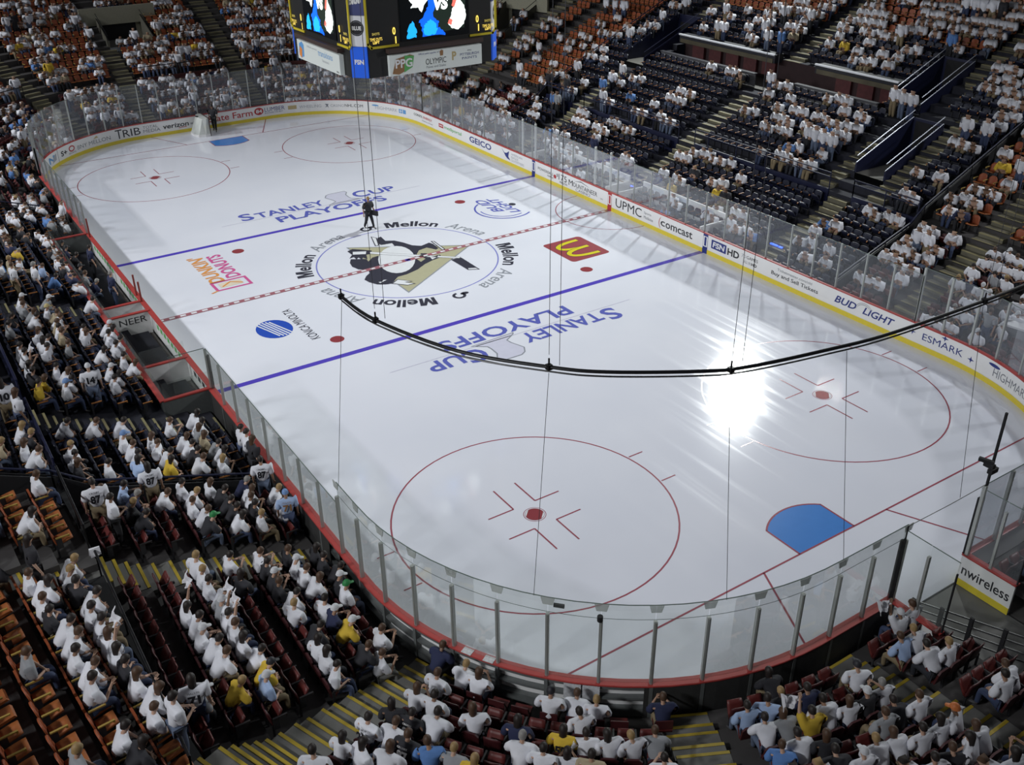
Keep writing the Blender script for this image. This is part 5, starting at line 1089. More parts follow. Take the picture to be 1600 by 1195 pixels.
(22, 3, 14, 4, 0, 1), (22, 22, 4, 4, 0, 5), (15, 0, 7, 1, 3, 1), (22, 5, 13, 0, 0, 1), (22, 7, 12, 1, 0, 3), (15, 2, 8, 5, 0, 0), (22, 19, 6, 2, 0, 3), (22, 21, 5, 1, 0, 0), (22, 3, 15, 1, 2, 1), (22, 18, 7, 0, 0, 0), (22, 20, 6, 1, 0, 1), (22, 22, 5, 0, 0, 2),
(22, 5, 14, 0, 0, 1), (22, 7, 13, 5, 0, 0), (15, 0, 6, 1, 0, 0), (15, 2, 7, 0, 0, 1), (22, 19, 7, 0, 0, 1), (15, 4, 8, 1, 1, 3), (22, 10, 12, 0, 0, 2), (22, 6, 14, 0, 0, 4), (22, 20, 7, 4, 0, 4), (15, 3, 7, 2, 0, 4), (15, 0, 5, 1, 0, 1), (22, 17, 9, 5, 0, 2),
(22, 21, 7, 0, 0, 1), (15, 2, 6, 1, 0, 2), (22, 10, 13, 1, 0, 1), (22, 6, 15, 0, 0, 3), (15, 3, 6, 2, 2, 3), (22, 9, 14, 0, 0, 1), (22, 17, 10, 5, 0, 4), (15, 0, 4, 0, 6, 4), (15, 2, 5, 1, 0, 0), (22, 8, 15, 5, 2, 0), (21, 1, 0, 1, 0, 0), (15, 4, 6, 1, 2, 1),
(15, 1, 4, 1, 0, 0), (22, 9, 15, 5, 0, 2), (15, 3, 5, 1, 0, 0), (15, 2, 4, 0, 0, 0), (22, 10, 15, 5, 0, 0), (21, 1, 1, 0, 3, 3), (22, 20, 10, 9, 0, 0), (15, 5, 5, 1, 0, 1), (21, 0, 2, 4, 0, 4), (15, 1, 3, 1, 0, 0), (15, 3, 4, 0, 0, 4), (22, 19, 11, 1, 0, 1),
(15, 0, 2, 0, 0, 0), (15, 2, 3, 5, 3, 0), (15, 4, 4, 1, 2, 2), (21, 0, 3, 0, 0, 0), (15, 5, 4, 0, 3, 4), (15, 1, 2, 4, 4, 1), (21, 2, 2, 2, 0, 3), (22, 17, 13, 4, 0, 4), (15, 3, 3, 4, 0, 1), (22, 19, 12, 5, 0, 3), (21, 4, 1, 0, 0, 1), (15, 6, 4, 1, 0, 0),
(21, 6, 0, 5, 4, 1), (15, 4, 3, 0, 1, 1), (15, 1, 1, 1, 1, 5), (21, 7, 0, 1, 0, 2), (15, 3, 2, 1, 5, 5), (21, 4, 2, 4, 0, 4), (15, 6, 3, 1, 0, 1), (15, 2, 1, 0, 0, 0), (21, 8, 0, 0, 0, 1), (21, 6, 1, 5, 2, 1), (21, 0, 5, 1, 0, 0), (15, 4, 2, 1, 2, 1),
(15, 5, 2, 4, 0, 5), (21, 2, 4, 4, 0, 4), (21, 7, 1, 5, 1, 1), (15, 3, 1, 1, 0, 1), (15, 6, 2, 4, 0, 1), (21, 0, 6, 1, 0, 2), (15, 4, 1, 0, 0, 1), (15, 5, 1, 2, 3, 5), (21, 5, 3, 0, 0, 2), (21, 2, 5, 1, 0, 0), (21, 7, 2, 1, 1, 3), (22, 19, 15, 0, 0, 1),
(15, 7, 2, 4, 0, 0), (15, 3, 0, 2, 0, 0), (21, 1, 6, 1, 0, 0), (15, 6, 1, 1, 1, 4), (21, 3, 5, 1, 0, 4), (15, 4, 0, 2, 1, 1), (21, 2, 6, 0, 0, 5), (15, 7, 1, 9, 0, 1), (21, 3, 6, 1, 0, 4), (21, 2, 7, 5, 0, 1), (21, 9, 3, 5, 0, 3), (21, 11, 2, 4, 0, 1),
(15, 7, 0, 5, 0, 5), (21, 1, 8, 1, 0, 1), (21, 8, 4, 0, 0, 1), (21, 6, 5, 1, 0, 3), (21, 2, 8, 1, 0, 1), (21, 7, 5, 5, 1, 4), (21, 1, 9, 4, 0, 4), (21, 8, 5, 0, 0, 3), (21, 0, 10, 1, 0, 2), (21, 14, 2, 5, 0, 2), (16, 1, 4, 5, 0, 0), (21, 16, 1, 0, 0, 1),
(21, 2, 9, 1, 0, 2), (16, 2, 5, 0, 0, 0), (21, 7, 6, 1, 0, 0), (21, 11, 4, 2, 0, 1), (21, 4, 8, 9, 0, 1), (21, 1, 10, 2, 0, 4), (21, 15, 2, 0, 0, 0), (21, 17, 1, 5, 0, 1), (21, 19, 0, 5, 0, 1), (21, 8, 6, 1, 0, 2), (16, 1, 3, 0, 0, 1), (21, 12, 4, 4, 0, 1),
(16, 2, 4, 1, 3, 5), (21, 16, 2, 1, 0, 3), (21, 7, 7, 0, 0, 2), (21, 11, 5, 1, 0, 0), (21, 4, 9, 0, 0, 3), (21, 1, 11, 5, 5, 1), (16, 3, 5, 0, 0, 5), (16, 1, 2, 5, 0, 2), (21, 6, 8, 2, 0, 1), (21, 0, 12, 1, 0, 1), (21, 5, 9, 4, 0, 1), (16, 5, 7, 5, 0, 1),
(16, 1, 1, 0, 0, 4), (16, 3, 4, 0, 0, 4), (21, 4, 10, 0, 0, 1), (21, 1, 12, 0, 0, 0), (21, 15, 4, 9, 0, 1), (16, 4, 5, 1, 5, 3), (21, 19, 2, 1, 0, 2), (21, 0, 13, 1, 1, 1), (21, 12, 6, 0, 0, 1), (21, 14, 5, 2, 0, 1), (16, 1, 0, 0, 0, 0), (16, 5, 6, 0, 0, 3),
(16, 3, 3, 2, 0, 0), (21, 4, 11, 1, 0, 1), (21, 1, 13, 4, 0, 0), (21, 15, 5, 4, 0, 4), (21, 19, 3, 0, 0, 4), (16, 7, 8, 9, 0, 1), (21, 6, 10, 0, 0, 0), (21, 3, 12, 0, 0, 5), (21, 0, 14, 0, 0, 0), (21, 14, 6, 1, 0, 1), (16, 5, 5, 4, 0, 3), (16, 3, 2, 1, 0, 4),
(16, 8, 9, 1, 0, 2), (16, 6, 6, 1, 0, 2), (21, 9, 9, 0, 0, 1), (16, 4, 3, 1, 0, 4), (16, 7, 7, 0, 0, 3), (16, 3, 1, 9, 0, 1), (21, 3, 13, 9, 0, 2), (21, 12, 8, 1, 0, 1), (16, 6, 5, 4, 0, 3), (16, 9, 9, 2, 2, 1), (16, 8, 8, 5, 5, 5), (21, 7, 11, 1, 0, 3),
(21, 4, 13, 1, 0, 3), (16, 7, 6, 4, 6, 3), (17, 1, 12, 5, 0, 1), (21, 3, 14, 1, 0, 2), (16, 4, 1, 2, 5, 4), (16, 6, 4, 1, 0, 2), (16, 8, 7, 2, 0, 3), (21, 14, 8, 1, 0, 4), (16, 9, 8, 0, 0, 1), (21, 5, 13, 1, 0, 1), (21, 7, 12, 5, 0, 2), (17, 1, 11, 4, 5, 4),
(21, 11, 10, 4, 0, 0), (21, 13, 9, 1, 0, 2), (16, 10, 9, 1, 0, 1), (16, 5, 2, 0, 0, 0), (16, 4, 0, 0, 0, 0), (16, 6, 3, 1, 0, 2), (21, 6, 13, 1, 1, 0), (16, 8, 6, 9, 0, 5), (16, 12, 11, 0, 0, 0), (17, 1, 10, 1, 0, 4), (21, 5, 14, 1, 0, 1), (16, 5, 1, 0, 0, 5),
(16, 10, 8, 1, 0, 1), (16, 6, 2, 0, 4, 1), (17, 1, 9, 1, 5, 1), (16, 12, 10, 0, 5, 1), (21, 12, 11, 1, 0, 3), (17, 3, 12, 2, 0, 5), (20, 0, 0, 4, 0, 2), (21, 16, 9, 0, 0, 3), (17, 2, 10, 0, 0, 1), (16, 10, 7, 1, 0, 3), (16, 6, 1, 9, 0, 4), (17, 1, 8, 1, 0, 0),
(21, 9, 13, 4, 0, 4), (21, 13, 11, 0, 0, 2), (21, 15, 10, 1, 0, 2), (21, 17, 9, 5, 0, 2), (16, 12, 9, 0, 0, 0), (20, 1, 0, 1, 0, 1), (16, 6, 0, 1, 0, 1), (17, 0, 5, 1, 0, 5), (16, 10, 6, 0, 0, 1), (16, 11, 7, 4, 0, 2), (16, 14, 11, 4, 0, 2), (16, 8, 3, 2, 0, 0),
(17, 2, 8, 0, 0, 3), (16, 7, 1, 2, 0, 0), (21, 15, 11, 2, 0, 1), (16, 13, 9, 9, 0, 2), (17, 0, 4, 0, 0, 3), (21, 10, 14, 5, 0, 0), (17, 4, 11, 1, 1, 5), (16, 11, 6, 0, 2, 1), (16, 8, 2, 4, 2, 5), (17, 2, 7, 5, 0, 0), (17, 0, 3, 0, 4, 0), (20, 3, 0, 4, 0, 0),
(16, 12, 7, 0, 0, 1), (16, 13, 8, 4, 6, 4), (20, 4, 0, 1, 0, 1), (17, 4, 10, 1, 0, 5), (21, 17, 11, 5, 0, 1), (16, 8, 1, 0, 0, 2), (17, 2, 6, 1, 0, 5), (16, 11, 5, 1, 5, 3), (17, 1, 4, 0, 0, 5), (16, 9, 2, 1, 0, 0), (17, 0, 2, 4, 0, 4), (21, 12, 14, 0, 0, 4),
(16, 15, 10, 5, 0, 2), (17, 5, 11, 2, 0, 1), (17, 4, 9, 0, 0, 2), (16, 12, 6, 1, 0, 0), (20, 5, 0, 0, 4, 2), (16, 13, 7, 1, 0, 3), (17, 2, 5, 1, 0, 1), (19, 0, 0, 1, 0, 0), (17, 1, 3, 5, 0, 1), (16, 11, 4, 2, 0, 2), (17, 0, 1, 5, 0, 5), (16, 9, 1, 4, 0, 0),
(17, 6, 12, 0, 0, 3), (16, 15, 9, 5, 1, 1), (17, 4, 8, 1, 0, 1), (17, 2, 4, 0, 0, 1), (17, 1, 2, 1, 0, 4), (16, 13, 6, 1, 0, 5), (19, 0, 1, 0, 0, 4), (20, 5, 1, 9, 0, 1), (16, 9, 0, 1, 0, 4), (16, 11, 3, 1, 0, 5), (17, 6, 11, 9, 0, 0), (19, 1, 0, 4, 0, 0),
(16, 14, 7, 1, 0, 2), (21, 17, 13, 5, 0, 2), (16, 15, 8, 1, 0, 1), (17, 2, 3, 1, 0, 4), (17, 1, 1, 4, 6, 4), (19, 0, 2, 4, 0, 2), (17, 5, 8, 4, 0, 0), (20, 8, 0, 4, 0, 1), (17, 4, 6, 9, 0, 1), (17, 3, 4, 2, 4, 5), (19, 2, 0, 0, 0, 1), (17, 2, 2, 0, 2, 3),
(17, 1, 0, 9, 0, 0), (17, 7, 11, 0, 0, 3), (16, 15, 7, 5, 0, 5), (19, 0, 3, 1, 2, 0), (17, 6, 9, 4, 0, 4), (17, 5, 7, 4, 0, 3), (16, 13, 4, 0, 0, 1), (20, 10, 0, 0, 0, 2), (19, 1, 2, 9, 0, 1), (17, 3, 3, 1, 0, 1), (17, 8, 12, 0, 0, 1), (17, 2, 1, 1, 0, 1),
(20, 8, 1, 4, 0, 1), (17, 7, 10, 1, 0, 2), (19, 3, 0, 1, 0, 2), (19, 0, 4, 4, 0, 0), (17, 6, 8, 4, 0, 4), (17, 5, 6, 1, 0, 4), (20, 11, 0, 1, 0, 1), (16, 11, 0, 1, 0, 1), (17, 3, 2, 9, 0, 0), (17, 2, 0, 0, 0, 0), (17, 7, 9, 1, 0, 5), (19, 2, 2, 1, 0, 1),
(20, 10, 1, 1, 0, 0), (16, 16, 7, 1, 0, 1), (19, 3, 1, 0, 0, 1), (17, 5, 5, 0, 2, 2), (17, 9, 12, 4, 0, 0), (16, 15, 5, 4, 4, 2), (17, 3, 1, 9, 0, 2), (16, 18, 9, 4, 0, 2), (20, 11, 1, 4, 0, 1), (17, 7, 8, 9, 0, 0), (19, 2, 3, 1, 0, 2), (16, 16, 6, 1, 0, 3),
(17, 5, 4, 1, 0, 4), (17, 9, 11, 0, 0, 3), (18, 0, 7, 0, 0, 1), (16, 12, 0, 5, 0, 1), (16, 17, 7, 1, 0, 2), (20, 10, 2, 0, 0, 1), (17, 3, 0, 0, 0, 1), (18, 1, 10, 2, 0, 1), (18, 0, 6, 2, 0, 0), (17, 7, 7, 2, 0, 1), (19, 2, 4, 1, 0, 1), (16, 18, 8, 0, 0, 0),
(17, 6, 5, 9, 0, 0), (19, 1, 6, 1, 0, 1), (20, 14, 0, 9, 0, 2), (17, 9, 10, 1, 0, 0), (18, 0, 5, 4, 0, 0), (20, 11, 2, 0, 0, 4), (19, 5, 0, 9, 0, 1), (16, 16, 5, 0, 0, 5), (16, 14, 2, 9, 0, 5), (16, 17, 6, 0, 0, 1), (18, 1, 9, 2, 3, 5), (18, 0, 4, 9, 0, 1),
(20, 13, 1, 1, 0, 0), (17, 7, 6, 5, 0, 0), (19, 2, 5, 4, 0, 5), (19, 1, 7, 1, 0, 3), (18, 0, 3, 9, 0, 0), (18, 0, 2, 9, 3, 1), (18, 0, 1, 1, 0, 0), (17, 9, 9, 2, 6, 4), (18, 1, 8, 0, 4, 2), (16, 18, 7, 1, 0, 1), (17, 4, 0, 0, 0, 2), (19, 3, 4, 2, 0, 1),
(19, 1, 8, 0, 0, 4), (17, 8, 7, 1, 0, 4), (16, 16, 4, 1, 0, 1), (19, 5, 1, 1, 0, 4), (16, 14, 1, 5, 0, 3), (17, 11, 12, 4, 4, 0), (20, 14, 1, 4, 0, 4), (19, 6, 0, 1, 0, 0), (18, 1, 7, 0, 0, 0), (17, 7, 5, 1, 0, 3), (17, 10, 10, 1, 0, 4), (17, 6, 3, 1, 0, 0),
(19, 1, 9, 1, 0, 3), (20, 13, 2, 0, 0, 5), (16, 18, 6, 4, 0, 1), (17, 8, 6, 4, 0, 1), (17, 11, 11, 1, 0, 5), (16, 14, 0, 1, 0, 0), (16, 16, 3, 5, 0, 0), (19, 5, 2, 4, 0, 0), (19, 4, 4, 1, 0, 5), (17, 10, 9, 0, 0, 2), (19, 6, 1, 9, 0, 4), (17, 6, 2, 9, 3, 3),
(20, 14, 2, 4, 0, 1), (17, 9, 7, 0, 0, 0), (18, 1, 0, 1, 6, 0), (18, 1, 1, 4, 0, 1), (17, 8, 5, 5, 0, 0), (17, 11, 10, 5, 0, 1), (18, 3, 12, 2, 0, 1), (19, 5, 3, 0, 0, 1), (18, 2, 8, 4, 0, 2), (19, 4, 5, 0, 0, 4), (17, 10, 8, 1, 0, 1), (16, 15, 0, 0, 0, 3),
(17, 6, 1, 1, 0, 3), (19, 6, 2, 1, 0, 1), (18, 2, 7, 0, 0, 3), (17, 8, 4, 5, 0, 4), (19, 4, 6, 1, 0, 1), (18, 2, 6, 0, 0, 0), (19, 5, 4, 4, 0, 2), (16, 16, 1, 1, 3, 3), (16, 18, 4, 1, 0, 5), (17, 10, 7, 0, 4, 4), (17, 6, 0, 0, 0, 0), (18, 3, 10, 1, 0, 1),
(18, 2, 5, 0, 5, 0), (16, 17, 2, 1, 0, 5), (18, 2, 4, 1, 0, 3), (19, 3, 9, 0, 3, 2), (17, 8, 3, 4, 0, 2), (17, 11, 8, 4, 6, 2), (18, 4, 13, 1, 0, 2), (19, 4, 7, 1, 3, 3), (18, 2, 0, 1, 0, 4), (17, 10, 6, 4, 0, 4), (16, 16, 0, 0, 0, 1), (19, 3, 10, 2, 0, 0),
(17, 9, 4, 9, 0, 3), (16, 17, 1, 1, 0, 0), (18, 4, 12, 4, 0, 1), (19, 4, 8, 0, 0, 0), (17, 8, 2, 1, 0, 3), (19, 3, 11, 0, 0, 2), (17, 7, 0, 1, 0, 0), (18, 4, 11, 1, 1, 3), (19, 4, 9, 1, 0, 0), (16, 17, 0, 1, 0, 1), (17, 8, 1, 1, 0, 0), (17, 11, 6, 1, 0, 0),
(19, 5, 7, 1, 0, 5), (18, 4, 10, 0, 0, 1), (19, 4, 10, 0, 0, 1), (18, 3, 4, 1, 0, 0), (18, 3, 3, 9, 0, 0), (19, 11, 0, 1, 0, 4), (18, 3, 2, 1, 0, 2), (18, 3, 1, 4, 0, 4), (17, 9, 2, 0, 5, 4), (18, 4, 9, 0, 3, 3), (17, 11, 5, 1, 2, 3), (18, 4, 8, 4, 0, 2),
(19, 6, 7, 0, 0, 2), (17, 9, 1, 0, 0, 2), (17, 12, 6, 5, 0, 3), (18, 4, 7, 4, 5, 4), (18, 6, 15, 5, 0, 0), (17, 11, 4, 0, 5, 1), (19, 6, 8, 1, 0, 1), (17, 16, 12, 0, 3, 1), (18, 4, 5, 2, 0, 1), (17, 9, 0, 1, 0, 1), (18, 6, 14, 4, 1, 4), (18, 4, 0, 4, 0, 2),
(18, 4, 3, 0, 0, 0), (19, 13, 0, 1, 0, 1), (17, 11, 3, 1, 0, 0), (19, 6, 9, 0, 0, 1), (17, 13, 6, 1, 0, 4), (19, 5, 12, 0, 0, 3), (18, 6, 13, 1, 5, 2), (18, 7, 17, 1, 0, 1), (18, 5, 8, 0, 4, 0), (19, 6, 10, 1, 0, 4), (17, 11, 2, 2, 0, 5), (17, 17, 12, 9, 0, 5),
(19, 14, 0, 0, 0, 1), (18, 6, 12, 5, 0, 1), (18, 5, 7, 4, 3, 0), (17, 13, 5, 2, 0, 5), (19, 6, 11, 5, 0, 5), (18, 5, 6, 5, 0, 1), (18, 6, 11, 0, 0, 1), (18, 5, 5, 0, 0, 3), (17, 11, 1, 1, 0, 0), (18, 5, 4, 2, 0, 1), (17, 17, 11, 1, 0, 0), (18, 5, 3, 4, 0, 1),
(17, 13, 4, 4, 0, 4), (18, 6, 10, 4, 0, 0), (18, 8, 18, 5, 0, 0), (17, 12, 2, 1, 0, 0), (17, 11, 0, 0, 0, 5), (17, 17, 10, 1, 1, 0), (18, 8, 17, 0, 0, 0), (17, 13, 3, 2, 0, 5), (17, 16, 8, 0, 1, 1), (18, 7, 13, 2, 0, 1), (17, 12, 1, 1, 4, 0), (18, 8, 16, 5, 0, 5),
(17, 14, 4, 1, 0, 1), (17, 17, 9, 0, 6, 0), (18, 9, 19, 4, 0, 5), (18, 7, 12, 0, 0, 2), (17, 13, 2, 1, 0, 1), (17, 12, 0, 1, 0, 5), (18, 8, 15, 4, 0, 1), (18, 7, 11, 9, 0, 4), (17, 14, 3, 1, 0, 1), (18, 7, 10, 1, 0, 5), (18, 8, 14, 0, 0, 4), (18, 7, 9, 4, 0, 1),
(18, 10, 20, 2, 0, 1), (17, 14, 2, 0, 0, 0), (18, 8, 13, 2, 0, 1), (18, 7, 8, 2, 0, 1), (18, 8, 12, 5, 0, 3), (18, 10, 19, 0, 0, 3), (17, 14, 1, 2, 0, 0), (18, 9, 15, 0, 0, 4), (17, 16, 4, 4, 0, 0), (18, 10, 18, 1, 0, 0), (18, 9, 14, 4, 0, 1), (17, 14, 0, 0, 0, 1),
(19, 14, 6, 9, 0, 1), (18, 10, 17, 1, 0, 1), (17, 16, 3, 0, 0, 5), (18, 9, 13, 1, 0, 2), (17, 15, 1, 0, 0, 1), (18, 9, 12, 1, 6, 1), (17, 16, 2, 0, 0, 5), (18, 9, 11, 4, 0, 0), (18, 9, 10, 1, 0, 2), (18, 12, 21, 4, 0, 1), (19, 15, 6, 1, 0, 2), (18, 9, 9, 1, 0, 5),
(18, 11, 17, 2, 0, 1), (18, 12, 20, 0, 0, 1), (18, 10, 13, 0, 0, 5), (18, 11, 16, 4, 0, 2), (18, 12, 19, 0, 0, 3), (18, 10, 11, 5, 0, 4), (18, 11, 15, 4, 0, 3), (18, 10, 10, 0, 6, 0), (18, 11, 14, 1, 1, 5), (18, 10, 9, 2, 4, 0), (18, 11, 13, 1, 0, 4), (18, 13, 20, 1, 0, 1),
(18, 11, 12, 1, 0, 5), (18, 14, 23, 1, 2, 4), (18, 11, 11, 4, 0, 1), (18, 13, 19, 5, 0, 1), (18, 11, 10, 4, 0, 4), (18, 14, 22, 4, 0, 2), (18, 13, 18, 1, 0, 4), (18, 12, 14, 1, 0, 4), (18, 14, 21, 0, 0, 1), (18, 12, 13, 1, 0, 3), (18, 13, 17, 0, 0, 1), (18, 12, 12, 5, 0, 1),
(18, 13, 16, 1, 0, 4), (18, 15, 23, 0, 6, 1), (18, 12, 11, 4, 0, 1), (18, 12, 10, 4, 0, 1), (18, 13, 15, 2, 0, 1), (18, 15, 22, 1, 0, 0), (18, 13, 13, 2, 0, 0), (18, 15, 21, 1, 0, 5), (18, 14, 17, 1, 0, 4), (18, 15, 20, 4, 6, 3), (18, 14, 16, 1, 0, 1), (18, 14, 15, 2, 0, 5),
(18, 15, 19, 0, 5, 1), (18, 14, 14, 5, 0, 2), (18, 15, 18, 1, 0, 0), (18, 14, 13, 4, 0, 4), (18, 14, 12, 0, 0, 2), (18, 14, 11, 1, 0, 3), (18, 14, 10, 0, 0, 1), (2, 12, 3, 1, 1, 1), (2, 11, 2, 1, 1, 2), (2, 11, 3, 4, 0, 0), (9, 6, 15, 0, 3, 0), (9, 6, 14, 2, 1, 0),
(9, 6, 12, 1, 1, 1), (2, 12, 5, 0, 0, 0), (9, 6, 11, 9, 3, 3), (9, 6, 10, 1, 0, 0), (9, 6, 8, 1, 3, 0), (2, 11, 5, 0, 0, 1), (10, 6, 0, 4, 3, 4), (9, 6, 5, 1, 4, 1), (9, 5, 13, 0, 0, 2), (9, 5, 12, 1, 0, 2), (10, 6, 2, 1, 4, 1), (9, 6, 4, 2, 0, 3),
(9, 5, 8, 2, 0, 0), (9, 6, 2, 1, 3, 3), (9, 5, 6, 1, 0, 1), (10, 6, 5, 1, 0, 4), (2, 12, 9, 1, 0, 1), (10, 6, 6, 1, 0, 1), (9, 4, 14, 0, 0, 0), (9, 4, 13, 1, 0, 0), (2, 11, 8, 2, 1, 0), (9, 4, 10, 0, 0, 3), (10, 6, 7, 1, 0, 1), (10, 5, 2, 4, 0, 1),
(9, 4, 8, 4, 4, 4), (2, 11, 9, 9, 0, 1), (10, 5, 4, 1, 0, 0), (2, 12, 11, 4, 4, 0), (10, 4, 0, 9, 0, 0), (9, 4, 4, 0, 4, 1), (9, 3, 12, 1, 0, 3), (9, 3, 11, 0, 0, 4), (10, 4, 1, 4, 0, 2), (9, 3, 10, 1, 0, 0), (2, 12, 12, 1, 0, 4), (2, 10, 9, 0, 0, 1),
(2, 11, 11, 0, 0, 2), (2, 10, 10, 1, 0, 2), (2, 11, 12, 0, 1, 0), (11, 6, 1, 1, 0, 3), (11, 5, 2, 0, 0, 1), (2, 10, 13, 0, 0, 0), (2, 9, 14, 1, 1, 0), (3, 11, 0, 0, 0, 2), (3, 12, 2, 1, 0, 0), (3, 11, 2, 0, 0, 0), (12, 5, 3, 0, 0, 1), (12, 5, 2, 0, 4, 1),
(3, 11, 4, 2, 4, 3), (3, 9, 1, 1, 3, 2), (12, 5, 0, 0, 0, 1), (12, 4, 3, 9, 0, 0), (3, 9, 2, 0, 1, 2), (4, 12, 0, 4, 0, 0), (13, 5, 0, 1, 0, 2), (12, 3, 1, 1, 0, 4), (4, 11, 1, 1, 0, 3), (12, 3, 0, 1, 1, 1), (4, 12, 3, 1, 0, 1), (13, 4, 0, 1, 0, 1),
(4, 10, 1, 1, 1, 2), (13, 4, 1, 9, 0, 2), (4, 12, 4, 0, 0, 3), (12, 2, 1, 2, 0, 0), (4, 9, 0, 0, 0, 0), (4, 11, 3, 1, 1, 3), (12, 2, 0, 1, 0, 0), (12, 1, 2, 4, 0, 1), (13, 4, 3, 2, 0, 0), (4, 10, 3, 1, 3, 0), (4, 12, 6, 1, 0, 0), (4, 11, 5, 1, 0, 1),
(13, 3, 2, 0, 0, 4), (4, 10, 4, 1, 0, 1), (13, 4, 5, 1, 0, 0), (4, 11, 6, 0, 0, 4), (4, 10, 5, 1, 1, 0), (13, 3, 4, 4, 1, 1), (13, 2, 2, 9, 0, 1), (13, 4, 6, 9, 0, 0), (13, 2, 3, 0, 4, 1), (13, 3, 5, 1, 0, 2), (13, 4, 7, 0, 0, 0), (13, 1, 1, 1, 0, 3),
(4, 8, 4, 1, 3, 2), (13, 3, 6, 0, 0, 0), (4, 9, 6, 1, 1, 3), (13, 2, 5, 1, 0, 0), (4, 8, 5, 9, 1, 0), (13, 4, 9, 0, 0, 0), (5, 12, 1, 1, 0, 4), (13, 2, 6, 0, 0, 0), (5, 11, 0, 0, 0, 1), (13, 0, 2, 2, 0, 0), (13, 4, 10, 0, 3, 1), (5, 11, 1, 0, 0, 3),
(13, 1, 5, 0, 0, 4), (5, 10, 0, 1, 0, 4), (13, 0, 4, 0, 3, 2), (13, 1, 6, 0, 1, 1), (5, 10, 1, 1, 4, 4), (13, 5, 14, 1, 0, 2), (13, 2, 9, 4, 3, 1), (13, 0, 5, 4, 1, 4), (5, 9, 0, 9, 0, 2), (13, 1, 7, 1, 0, 0), (13, 3, 11, 4, 0, 3), (13, 4, 13, 1, 0, 3),
(13, 5, 15, 1, 0, 4), (13, 3, 12, 0, 0, 0), (5, 8, 0, 1, 0, 3), (13, 4, 14, 9, 3, 2), (5, 12, 6, 0, 0, 3), (13, 5, 16, 0, 0, 0), (5, 9, 2, 1, 0, 2), (13, 1, 9, 0, 0, 3), (5, 8, 1, 1, 4, 1), (13, 4, 15, 0, 0, 4), (5, 12, 7, 0, 0, 4), (13, 0, 8, 2, 3, 1),
(5, 9, 3, 0, 1, 3), (13, 5, 17, 1, 0, 1), (5, 11, 6, 9, 0, 0), (13, 1, 10, 1, 0, 3), (5, 10, 5, 1, 3, 0), (5, 12, 8, 0, 1, 1), (13, 4, 16, 1, 4, 0), (13, 3, 15, 0, 0, 1), (5, 10, 6, 2, 0, 0), (5, 9, 5, 1, 0, 2), (13, 0, 10, 0, 0, 0), (5, 11, 8, 0, 3, 4),
(13, 2, 14, 1, 4, 0), (5, 10, 7, 0, 3, 2), (13, 3, 16, 0, 0, 3), (13, 0, 11, 1, 4, 1), (5, 11, 9, 4, 0, 3), (13, 2, 15, 1, 4, 1), (5, 8, 5, 2, 0, 1), (5, 11, 10, 0, 0, 0), (13, 0, 12, 0, 0, 1), (5, 12, 12, 0, 0, 0), (27, 5, 0, 0, 4, 2), (5, 9, 8, 2, 0, 2),
(5, 11, 11, 0, 0, 4), (27, 4, 0, 0, 0, 4), (27, 6, 1, 2, 4, 0), (5, 10, 10, 0, 0, 3), (5, 7, 6, 1, 0, 0), (5, 9, 9, 1, 0, 3), (5, 8, 8, 4, 0, 2), (27, 4, 1, 0, 0, 1), (5, 12, 14, 1, 3, 0), (27, 7, 3, 9, 0, 0), (27, 1, 0, 0, 0, 4), (5, 7, 7, 1, 0, 2),
(27, 3, 1, 1, 0, 3), (5, 9, 10, 9, 0, 2), (27, 0, 0, 0, 3, 2), (5, 10, 12, 0, 1, 1), (5, 12, 15, 0, 1, 1), (27, 7, 4, 1, 0, 3), (27, 1, 1, 1, 0, 0), (27, 3, 2, 0, 0, 1), (27, 5, 3, 0, 4, 1), (27, 8, 5, 4, 1, 0), (27, 0, 1, 0, 0, 0), (5, 10, 13, 0, 4, 1),
(27, 2, 2, 1, 0, 1), (5, 12, 16, 0, 3, 0), (5, 7, 9, 9, 3, 0), (27, 6, 4, 4, 3, 2), (27, 7, 5, 9, 0, 3), (27, 1, 2, 2, 3, 1), (5, 8, 11, 1, 4, 4), (5, 10, 14, 2, 0, 0), (27, 2, 3, 1, 3, 0), (5, 9, 13, 0, 0, 0), (5, 11, 16, 1, 0, 1), (5, 8, 12, 9, 0, 0),
(5, 10, 15, 1, 4, 0), (27, 2, 4, 1, 0, 4), (27, 4, 5, 1, 3, 2), (5, 9, 14, 0, 0, 4), (27, 9, 8, 1, 0, 1), (27, 7, 7, 0, 0, 2), (5, 8, 13, 1, 1, 3), (27, 6, 7, 9, 0, 4), (27, 7, 8, 0, 3, 1), (6, 12, 0, 2, 4, 0), (27, 6, 8, 1, 0, 1), (27, 9, 10, 1, 3, 4),
(5, 8, 15, 1, 1, 4), (27, 3, 7, 1, 0, 3), (27, 5, 8, 0, 4, 0), (5, 7, 14, 0, 0, 0), (27, 10, 11, 0, 0, 2), (27, 8, 10, 0, 0, 3), (6, 12, 1, 4, 0, 1), (27, 4, 8, 0, 0, 3), (6, 11, 0, 0, 0, 2), (27, 3, 8, 0, 0, 2), (5, 7, 15, 0, 0, 1), (27, 5, 9, 1, 3, 2),
(27, 8, 11, 1, 0, 1), (27, 2, 8, 1, 0, 1), (27, 4, 9, 4, 4, 4), (6, 11, 1, 1, 0, 0), (27, 11, 13, 0, 0, 1), (27, 7, 11, 1, 1, 4), (6, 10, 0, 9, 0, 3), (27, 5, 10, 1, 4, 1), (27, 10, 13, 1, 1, 1), (27, 8, 12, 4, 0, 1), (27, 4, 10, 1, 0, 0), (27, 6, 11, 4, 0, 2),
